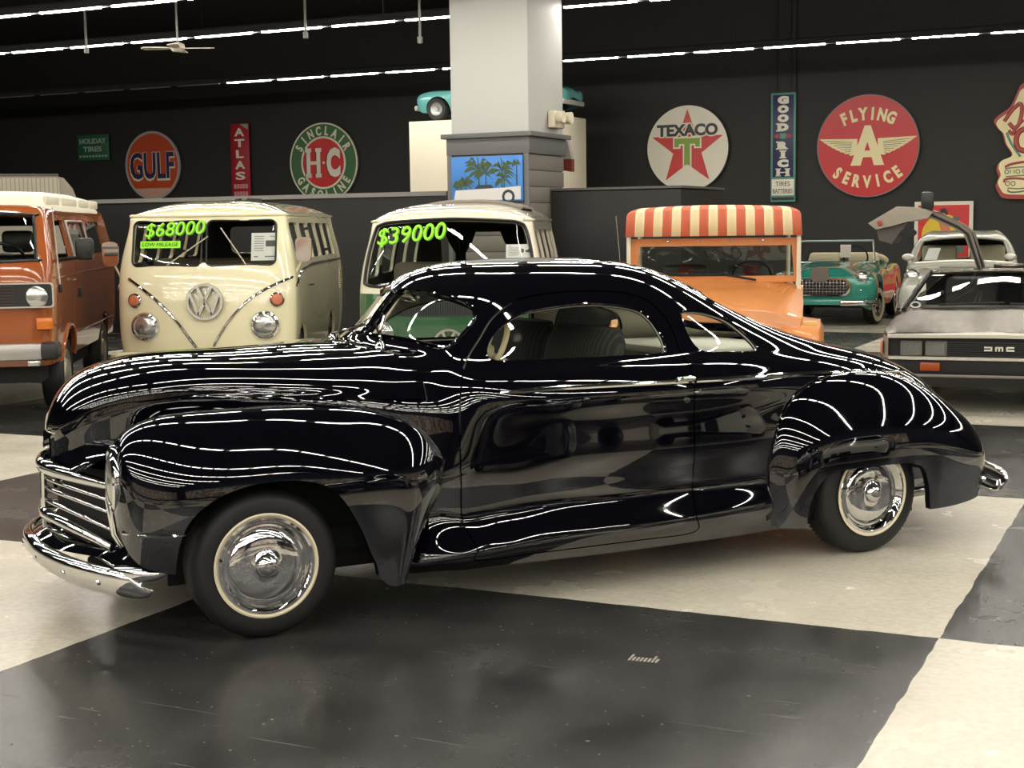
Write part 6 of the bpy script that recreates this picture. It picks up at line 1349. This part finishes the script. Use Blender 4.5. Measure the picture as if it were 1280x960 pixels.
for sx in (-.34, .34): mb = MB(); mb.box((sx, 2.15, .90), (.5, .15, .6), .06); mb.build('seat', mat('ivory_seat', (186, 176, 150), .7), scar)
MB().box((0, 1.28, .90), (1.3, .3, .1), .04).build('dashboard', mat('ivory_dash', (170, 164, 148), .5), scar); MB().box((0, 1.9, .34), (1.35, 3.0, .2)).build('chassis', BLACK, scar)
# ------------------------------------------------------------ stainless wedge sports car with raised winged doors
DF = Frame(3.90, 11.72, math.radians(21))
STEEL = mat('brushed_stainless', (158, 152, 140), .27, 1.0, bump=.02, nscale=60); DGREY = mat('fascia_grey', (150, 142, 126), .45, .3)
dmc = thing('sports_car', 'brushed steel wedge sports car with its winged doors raised', 'car', DF.o, DF.rz)
def dp(px, py, y=.0): return DF.lp(px, py, y)
def dsec(y, h): return [(x, y, z) for x, z in h] + [(-x, y, z) for x, z in h[:-1][::-1]]
zt0 = dp(1200, 419, .02)[1]; zb0 = dp(1200, 449, .0)[1]
mb = MB(); mb.sheet([dsec(.03, [(.86, zt0), (.80, zt0 + .015), (0, zt0 + .025)]), dsec(.30, [(.905, zt0 + .02), (.82, zt0 + .055), (0, zt0 + .075)]), dsec(.8, [(.925, zt0 + .05), (.82, .75), (0, .775)]), dsec(1.25, [(.93, zt0 + .07), (.80, .795), (0, .815)])]); mb.build('hood', STEEL, dmc, angle=14)
for sd in (-1, 1):
    mb = MB(); mb.sheet([[(sd * .86, .02, zb0 - .0), (sd * .87, .03, zt0)], [(sd * .915, .30, .42), (sd * .905, .30, zt0 + .02)], [(sd * .93, .52, .64), (sd * .918, .52, zt0 + .035)], [(sd * .93, .95, .66), (sd * .926, .95, zt0 + .06)], [(sd * .935, 1.22, .40), (sd * .93, 1.25, zt0 + .07)]]); mb.build('front_wing', STEEL, dmc, angle=15)
    mb = MB(); mb.sheet([[(sd * .935, 1.22, .22), (sd * .94, 1.22, .45)], [(sd * .935, 2.85, .22), (sd * .94, 2.85, .45)]]); o = mb.build('sill', DGREY, dmc); sm = o.modifiers.new('t', 'SOLIDIFY'); sm.thickness = .05
    mb = MB(); mb.sheet([[(sd * .94, 2.50, .24), (sd * .95, 2.50, .70), (sd * .86, 2.55, .82)], [(sd * .94, 2.85, .64), (sd * .95, 2.85, .76), (sd * .86, 2.85, .86)], [(sd * .94, 3.45, .64), (sd * .945, 3.45, .78), (sd * .85, 3.45, .86)], [(sd * .92, 4.1, .36), (sd * .92, 4.1, .78), (sd * .84, 4.1, .84)]]); o = mb.build('rear_wing', STEEL, dmc, angle=15)
    mb = MB(); mb.sheet([[(sd * .55, 2.5, 1.10), (sd * .86, 2.55, .82)], [(sd * .52, 3.1, 1.02), (sd * .86, 3.1, .86)], [(sd * .60, 4.0, .86), (sd * .85, 4.0, .85)]]); mb.build('rear_pillar', STEEL, dmc, angle=20)
mb = MB(); mb.sheet([[(-.52, 2.9, 1.06), (.52, 2.9, 1.06)], [(-.60, 4.0, .86), (.60, 4.0, .86)], [(-.84, 4.12, .80), (.84, 4.12, .80)], [(-.86, 4.15, .40), (.86, 4.15, .40)]]); mb.build('rear_deck', mat('louver_black', (26, 25, 24), .5), dmc, angle=20)
# front fascia
BTRIM = mat('bright_steel_trim', (212, 206, 192), .35, .5)
mb = MB(); mb.sheet([dsec(-.02, [(.84, zb0 - .01), (0, zb0 - .01)]), dsec(-.045, [(.845, zb0 - .005), (0, zb0 - .005)]), dsec(-.045, [(.845, zb0 + .018), (0, zb0 + .018)]), dsec(.0, [(.85, zb0 + .02), (0, zb0 + .02)])]); mb.build('lower_trim', BTRIM, dmc, angle=20)
mb = MB(); mb.sheet([dsec(.03, [(.86, zt0 + .003), (0, zt0 + .026)]), dsec(-.04, [(.85, zt0), (0, zt0 + .01)]), dsec(-.04, [(.85, zt0 - .025), (0, zt0 - .018)]), dsec(.0, [(.845, zt0 - .028), (0, zt0 - .02)])]); mb.build('upper_trim', BTRIM, dmc, angle=20)
MB().box((0, .03, (zb0 + zt0) / 2), (1.70, .07, zt0 - zb0)).build('grille_recess', BLACK, dmc)
for sd in (-1, 1):
    mb = MB(); mb.sheet([[(sd * .845, -.04, zb0), (sd * .845, -.04, zt0 - .02)], [(sd * .90, .06, zb0 + .01), (sd * .895, .06, zt0)], [(sd * .93, .30, zb0 + .0), (sd * .91, .30, zt0 + .02)]]); mb.build('corner_panel', DGREY, dmc)
    mb = MB(); mb.box((sd * .905, .10, (zb0 + zt0) / 2 - .01), (.02, .17, .10), .008); mb.build('side_marker', mat('faded_amber', (184, 116, 88), .3), dmc)
z0, z1 = dp(1140, 444, -.0)[1], dp(1140, 426, -.0)[1]
for a_, b_ in ((1126, 1153), (1157, 1184)):
    xa, xb = dp(a_, 435, -.0)[0], dp(b_, 435, -.0)[0]
    for s_ in (1, -1):
        l, r = (xa, xb) if s_ > 0 else (-xb, -xa)
        h_ = thing('headlight', None, None, ((l + r) / 2, -.01, (z0 + z1) / 2)); h_.parent = dmc; w_, hh_ = (r - l) / 2, (z1 - z0) / 2
        MB().ring(rrect(-w_, -hh_, w_, hh_, .012), rrect(-w_ + .012, -hh_ + .012, w_ - .012, hh_ - .012, .008), 'y', -.02, .03).build('bezel', mat('lamp_surround', (110, 104, 94), .4, .5), h_)
        MB().prism(rrect(-w_ + .01, -hh_ + .01, w_ - .01, hh_ - .01, .008), 'y', -.012, .0).build('lens', LENS, h_)
mb = MB()
for k in range(7): mb.box((0, -.018, z0 + (z1 - z0) * (k + .5) / 7), (.80, .012, .008))
mb.build('grille_slats', mat('slat_black', (40, 39, 38), .5), dmc)
bx_, bz = dp(1249, 436.5, -.03)
mb = MB(); bw_ = .115; y0_, y1_ = -.036, -.022; hgt = .036
def rectb(x0, z0, x1, z1): mb.box(((x0 + x1) / 2, (y0_ + y1_) / 2, (z0 + z1) / 2), (x1 - x0, y1_ - y0_, z1 - z0))
L0 = bx_ - bw_
for (x0, z0_, x1, z1_) in ((0, .024, .062, .036), (0, 0, .062, .012), (.05, 0, .062, .036), (.084, 0, .096, .036), (.084, .024, .146, .036), (.109, 0, .121, .036), (.134, 0, .146, .036), (.168, .024, .23, .036), (.168, 0, .23, .012), (.168, 0, .180, .036)):
    rectb(L0 + x0, bz - .018 + z0_, L0 + x1, bz - .018 + z1_)
mb.build('badge_letters', mat('badge_white', (226, 220, 206), .4), dmc)
mb = MB(); zl = dp(1200, 470, .0)[1]; mb.sheet([dsec(.0, [(.85, zb0 - .005), (0, zb0 - .005)]), dsec(-.01, [(.85, zl + .02), (0, zl + .02)]), dsec(.05, [(.84, zl - .10), (0, zl - .10)])]); mb.build('lower_bumper', mat('bumper_black', (17, 17, 17), .5), dmc)
mb = MB(); mb.tube([(-.85, -.02, zl), (.85, -.02, zl)], .012, 8, flat=.5); mb.build('bumper_lip', mat('lip_grey', (128, 124, 116), .4, .4), dmc)
xa, za = dp(1150, 463, -.01); xb, zb2 = dp(1175, 453, -.01)
for s_ in (1, -1): MB().box((s_ * (xa + xb) / 2, -.015, (za + zb2) / 2), (xb - xa, .03, zb2 - za), .006).build('turn_signal', mat('dark_amber', (150, 66, 22), .3), dmc)
# cabin: raked glass, roof spine, pillars
wb0, wt0 = .81, 1.085; WBx, WTx = .86, .70; yb, yt = 1.25, 2.12
MB().sheet([[(x * WBx, yb - .06 * (1 - x * x), wb0 + .01) for x in np.linspace(-1, 1, 9)], [(x * WTx, yt - .05 * (1 - x * x), wt0 + .02 * (1 - x * x)) for x in np.linspace(-1, 1, 9)]]).build('windshield', GLASS, dmc)
for sd in (-1, 1):
    MB().tube([(sd * WBx, yb, wb0 - .03), (sd * (WTx + .02), yt - .06, wt0 - .02), (sd * WTx, yt, wt0)], .022, 8).build('front_pillar', mat('pillar_black', (28, 26, 24), .35), dmc)
    MB().tube([(sd * (WBx + .03), yb + .02, wb0 - .05), (sd * (WTx + .06), yt - .03, wt0 - .03)], .014, 8).build('pillar_trim', STEEL, dmc)
mb = MB(); mb.tube([(-WTx, yt, wt0), (0, yt - .05, wt0 + .02), (WTx, yt, wt0)], .022, 8); mb.build('header', STEEL, dmc)
mb = MB(); mb.sheet([[(-.60, yt, wt0 + .01), (-.15, yt - .02, wt0 + .035), (.15, yt - .02, wt0 + .035), (.60, yt, wt0 + .01)], [(-.58, yt + .10, wt0 + .02), (-.15, yt + .10, wt0 + .045), (.15, yt + .10, wt0 + .045), (.58, yt + .10, wt0 + .02)]]); mb.sheet([[(-.14, yt + .08, wt0 + .045), (.14, yt + .08, wt0 + .045)], [(-.14, 2.9, wt0 + .03), (.14, 2.9, wt0 + .03)]]); mb.sheet([[(-.55, 2.8, wt0), (0, 2.8, wt0 + .03), (.55, 2.8, wt0)], [(-.52, 2.95, wt0 - .04), (0, 2.95, wt0 - .01), (.52, 2.95, wt0 - .04)]]); o = mb.build('roof_spine', STEEL, dmc); sm = o.modifiers.new('t', 'SOLIDIFY'); sm.thickness = .03
MB().box((0, 1.55, .72), (1.55, .5, .16), .05).build('dashboard', mat('cabin_grey', (58, 54, 50), .6), dmc)
for sx in (-.36, .36): mb = MB(); mb.box((sx, 2.55, .72), (.5, .18, .62), .07); mb.box((sx, 2.2, .42), (.5, .6, .16), .05); mb.build('seat', mat('cabin_black', (34, 32, 31), .6), dmc)
mb = MB(); mb.box((0, 2.2, .28), (1.8, 3.4, .16)); mb.box((0, 2.75, .68), (1.6, .06, .7)); mb.build('floor_pan', BLACK, dmc)
stw = thing('steering_wheel', None, None, (.36, 1.92, .86)); stw.parent = dmc; stw.rotation_euler = (math.radians(-65), 0, 0); MB().tube([(.18 * math.cos(t), .18 * math.sin(t), 0) for t in np.linspace(0, 2 * PI, 32, endpoint=False)], .015, 8, True).build('rim', BLACK, stw)
MB().tube([(-.55, 1.24, .83), (0, 1.22, .85)], .010, 6).build('wiper', BLACK, dmc); MB().tube([(.05, 1.24, .84), (.6, 1.25, .83)], .010, 6).build('wiper', BLACK, dmc)
q = dp(1145, 380.5, 1.38); MB().lathe([(.05, -.004), (.05, .004), (.03, .004), (.03, -.004), (.05, -.004)], 'y', 24, (q[0], 1.33, q[1]), 1.0, .6).build('window_sticker', PAPER, dmc)
for y in (.74, 3.15):
    for sd in (-1, 1): bg_wheel(dmc, sd * .80, y, .31, .20, sd, capm=DULLCHROME)
# winged doors, mirror images of each other
DY0, DY1 = 1.75, 2.35
TRIMG = mat('door_frame_grey', (120, 112, 100), .4, .5)
dpl = [dp(*q, DY0) for q in ((1227.7, 338), (1222, 317.5), (1214, 291), (1202, 281.6), (1167.5, 265), (1149, 259), (1122, 258), (1086, 279))]
dlow = [dp(*q, DY0) for q in ((1095.6, 287), (1117.5, 282), (1134.7, 277), (1161, 272), (1192.5, 285.5), (1205, 294), (1212, 312), (1221.4, 336))]
for sd in (1, -1):
    dr = thing('winged_door', None, None, (0, 0, 0)); dr.parent = dmc
    T = [(sd * x, z) for x, z in dpl]; B = [(sd * x, z) for x, z in dlow]
    # frames at both ends around the window, lower door slab, roof skin
    for y0_, y1_ in ((DY0, DY0 + .05), (DY1 - .05, DY1)):
        mb = MB(); poly = T[:5] + B[3:]; mb.prism(poly, 'y', y0_, y1_); mb.build('window_frame', TRIMG, dr)
        mb = MB(); mid = [((a[0] + b[0]) / 2, (a[1] + b[1]) / 2) for a, b in zip(T[:5], B[::-1][:5])]; mb.tube([(x, (y0_ + y1_) / 2 - .03, z) for x, z in mid], .012, 6); mb.build('door_seal', BLACK, dr)
    mb = MB(); slab = [T[4], T[5], T[6], T[7], B[0], B[1], B[2], B[3]]; mb.prism(slab, 'y', DY0 - .06, DY1); mb.build('lower_panel', STEEL, dr, angle=25)
    mb = MB(); a, b = B[0], B[2]; c2 = [b, (a[0] * .1 + b[0] * .9, b[1] - .05), (a[0] * .5 + b[0] * .5, (a[1] + b[1]) / 2 - .17), (a[0] * .9 + b[0] * .1, a[1] - .10), a]; mb.prism(c2, 'y', DY0 - .02, DY1 - .02); mb.build('inner_trim', mat('door_trim_grey', (74, 70, 66), .6), dr)
    q = [(sd * x, z) for x, z in [dp(1136, 291, DY0)]][0]; MB().lathe([(.0, -.012), (.07, -.008), (.075, .004), (.0, .006)], 'y', 24, (q[0], DY0 - .03, q[1]), 1, .55).build('speaker', BLACK, dr)
    MB().sheet([[(T[k][0] * .5 + B[7 - k][0] * .5, y, T[k][1] * .5 + B[7 - k][1] * .5) for y in (DY0 + .02, DY1 - .02)] for k in range(0, 5)]).build('window_glass', DARKGLASS, dr)
    q = [(sd * x, z) for x, z in [dp(1101, 279, DY0)]][0]; MB().lathe([(.0, -.008), (.024, -.006), (.026, .01)], 'y', 16, (q[0], DY0 - .07, q[1])).build('door_lamp', mat('red_lens', (150, 52, 24), .3), dr)
    m0, m1 = dp(1151.5, 262, DY0), dp(1166, 242, DY0); mb = MB(); mb.box((sd * (m0[0] + m1[0]) / 2, DY0 + .05, (m0[1] + m1[1]) / 2 + .01), (.11, .10, .16), .02); mb.box((sd * (m0[0] + m1[0]) / 2, DY0 + .05, m0[1] - .03), (.09, .08, .07), .01); mb.build('mirror', DARKPLASTIC, dr)
# ------------------------------------------------------------ two cars standing to the right of the camera, seen only as reflections in the coupe door
def mirror_car(label, F_, paint, low, rim, name):
    c = thing(name, label, 'car', F_.o, F_.rz)
    r1, r2 = 1.20 - low, 1.24 - low
    net = carloft([(0, [(.62, .30), (.68, .38), (.69, .46), (.66, .52), (.50, .54), (.25, .55), (0, .55)]),
                   (.12, [(.78, .22), (.84, .38), (.85, .52), (.80, .60), (.60, .63), (.30, .64), (0, .645)]),
                   (.8, [(.84, .20), (.90, .40), (.90, .60), (.84, .72), (.62, .76), (.30, .78), (0, .785)]),
                   (1.45, [(.84, .20), (.90, .40), (.90, .64), (.85, .78), (.68, .82), (.34, .84), (0, .845)]),
                   (2.2, [(.84, .20), (.90, .40), (.90, .66), (.84, .82), (.56, r1 - .06), (.32, r1), (0, r1 + .01)]),
                   (2.7, [(.84, .20), (.90, .40), (.90, .67), (.84, .83), (.56, r2 - .06), (.32, r2), (0, r2 + .01)]),
                   (3.6, [(.84, .20), (.90, .40), (.90, .68), (.84, .84), (.62, .90), (.34, .93), (0, .94)]),
                   (4.3, [(.80, .26), (.86, .42), (.86, .62), (.80, .78), (.60, .80), (.30, .81), (0, .81)]),
                   (4.42, [(.60, .36), (.66, .44), (.66, .56), (.60, .66), (.40, .68), (.2, .68), (0, .68)])])
    ws = smooth_closed([(-.62, .86), (0, .875), (.62, .86), (.50, r1 - .05), (0, r1 - .025), (-.50, r1 - .05)], 4)
    f1 = lambda P: np.where(P[..., 1] < 2.3, sdf(ws, P[..., 0], P[..., 2]), 9.0)
    f2 = cut_s([smooth_closed([(1.75, .86), (2.2, r1 - .08), (2.75, r2 - .08), (3.3, .90), (2.5, .85)], 4)], .4, 1.5, 3.6)
    ar = arches([(.92, .32), (3.42, .32)], .36, .5); al = lambda P: -np.minimum.reduce([f1(P), f2(P), ar(P)])
    panel('body', net, al, 170, 120, paint, c, flange=.03)
    panel('windshield', net, lambda P: f1(P) - .006, 150, 110, DARKGLASS, c, offset=-.01); [panel('side_glass', net, lambda P, sd=sd: np.maximum(f2(P) - .006, -sd * P[..., 0]), 120, 100, DARKGLASS, c, offset=-.01) for sd in (-1, 1)]
    MB().box((0, 2.2, .40), (1.4, 3.6, .4)).build('chassis', BLACK, c)
    for sx in (-.36, .36): MB().box((sx, 2.6, .72), (.5, .2, .5), .06).build('seat', BLACK, c)
    for sd in (-1, 1):
        MB().box((sd * .58, .04, .45), (.30, .10, .05), .015).build('front_lamp', BLACK, c)
        MB().box((sd * .14, .0, .36), (.22, .10, .09), .015).build('air_intake', BLACK, c)
        for y in (.92, 3.42):
            t = thing('wheel', None, None, (sd * .80, y, .325)); t.parent = c; o = sd
            MB().lathe([(.225, o * .10), (.27, o * .115), (.315, o * .09), (.325, o * .06), (.325, -o * .08), (.25, -o * .1)], 'x', 40).build('tyre', RUBBER, t)
            w = MB(); w.lathe([(.225, o * .10), (.215, o * .06), (.20, -o * .05)], 'x', 40); w.lathe([(0, o * .085), (.05, o * .085), (.06, o * .06)], 'x', 20)
            for k in range(5):
                a = 2 * PI * k / 5; w.tube([(o * .075, .04 * math.cos(a), .04 * math.sin(a)), (o * .085, .22 * math.cos(a), .22 * math.sin(a))], [.034, .026], 6)
            w.build('rim', rim, t)
    return c
mirror_car('black low car beside the camera, mirrored in the coupe door', Frame(2.65, 3.0, math.radians(112)), BLACKPAINT, .0, mat('alloy_silver', (200, 200, 196), .3, .8), 'black_car')
mirror_car('white low car beside the camera, mirrored behind the coupe door handle', Frame(4.75, 4.75, math.radians(104)), mat('white_car_paint', (226, 222, 208), .15, coat=.8), .06, BLACK, 'white_car')
# ------------------------------------------------------------ small worn stencil on the black tile
def ground_pt(px, py):
    d = (px - 640) / FPX * CR + (480 - py) / FPX * CU + CF
    return CC + d * (-CAMH / d.z)
fm = thing('floor_mark', 'small pale striped stencil mark on the black floor tile in front of the coupe', 'mark', ground_pt(805, 825))
fm.rotation_euler = (0, 0, math.radians(-20)); FMM = mat('worn_stencil_paint', (150, 146, 134), .6, noise=.3, nscale=60)
for k in range(8):
    h = .075 if k in (0, 6) else .045
    MB().box((-.052 + k * .0145, (h - .045) / 2, .0012), (.0085, h, .0016)).build('stripe', FMM, fm, smooth=False)
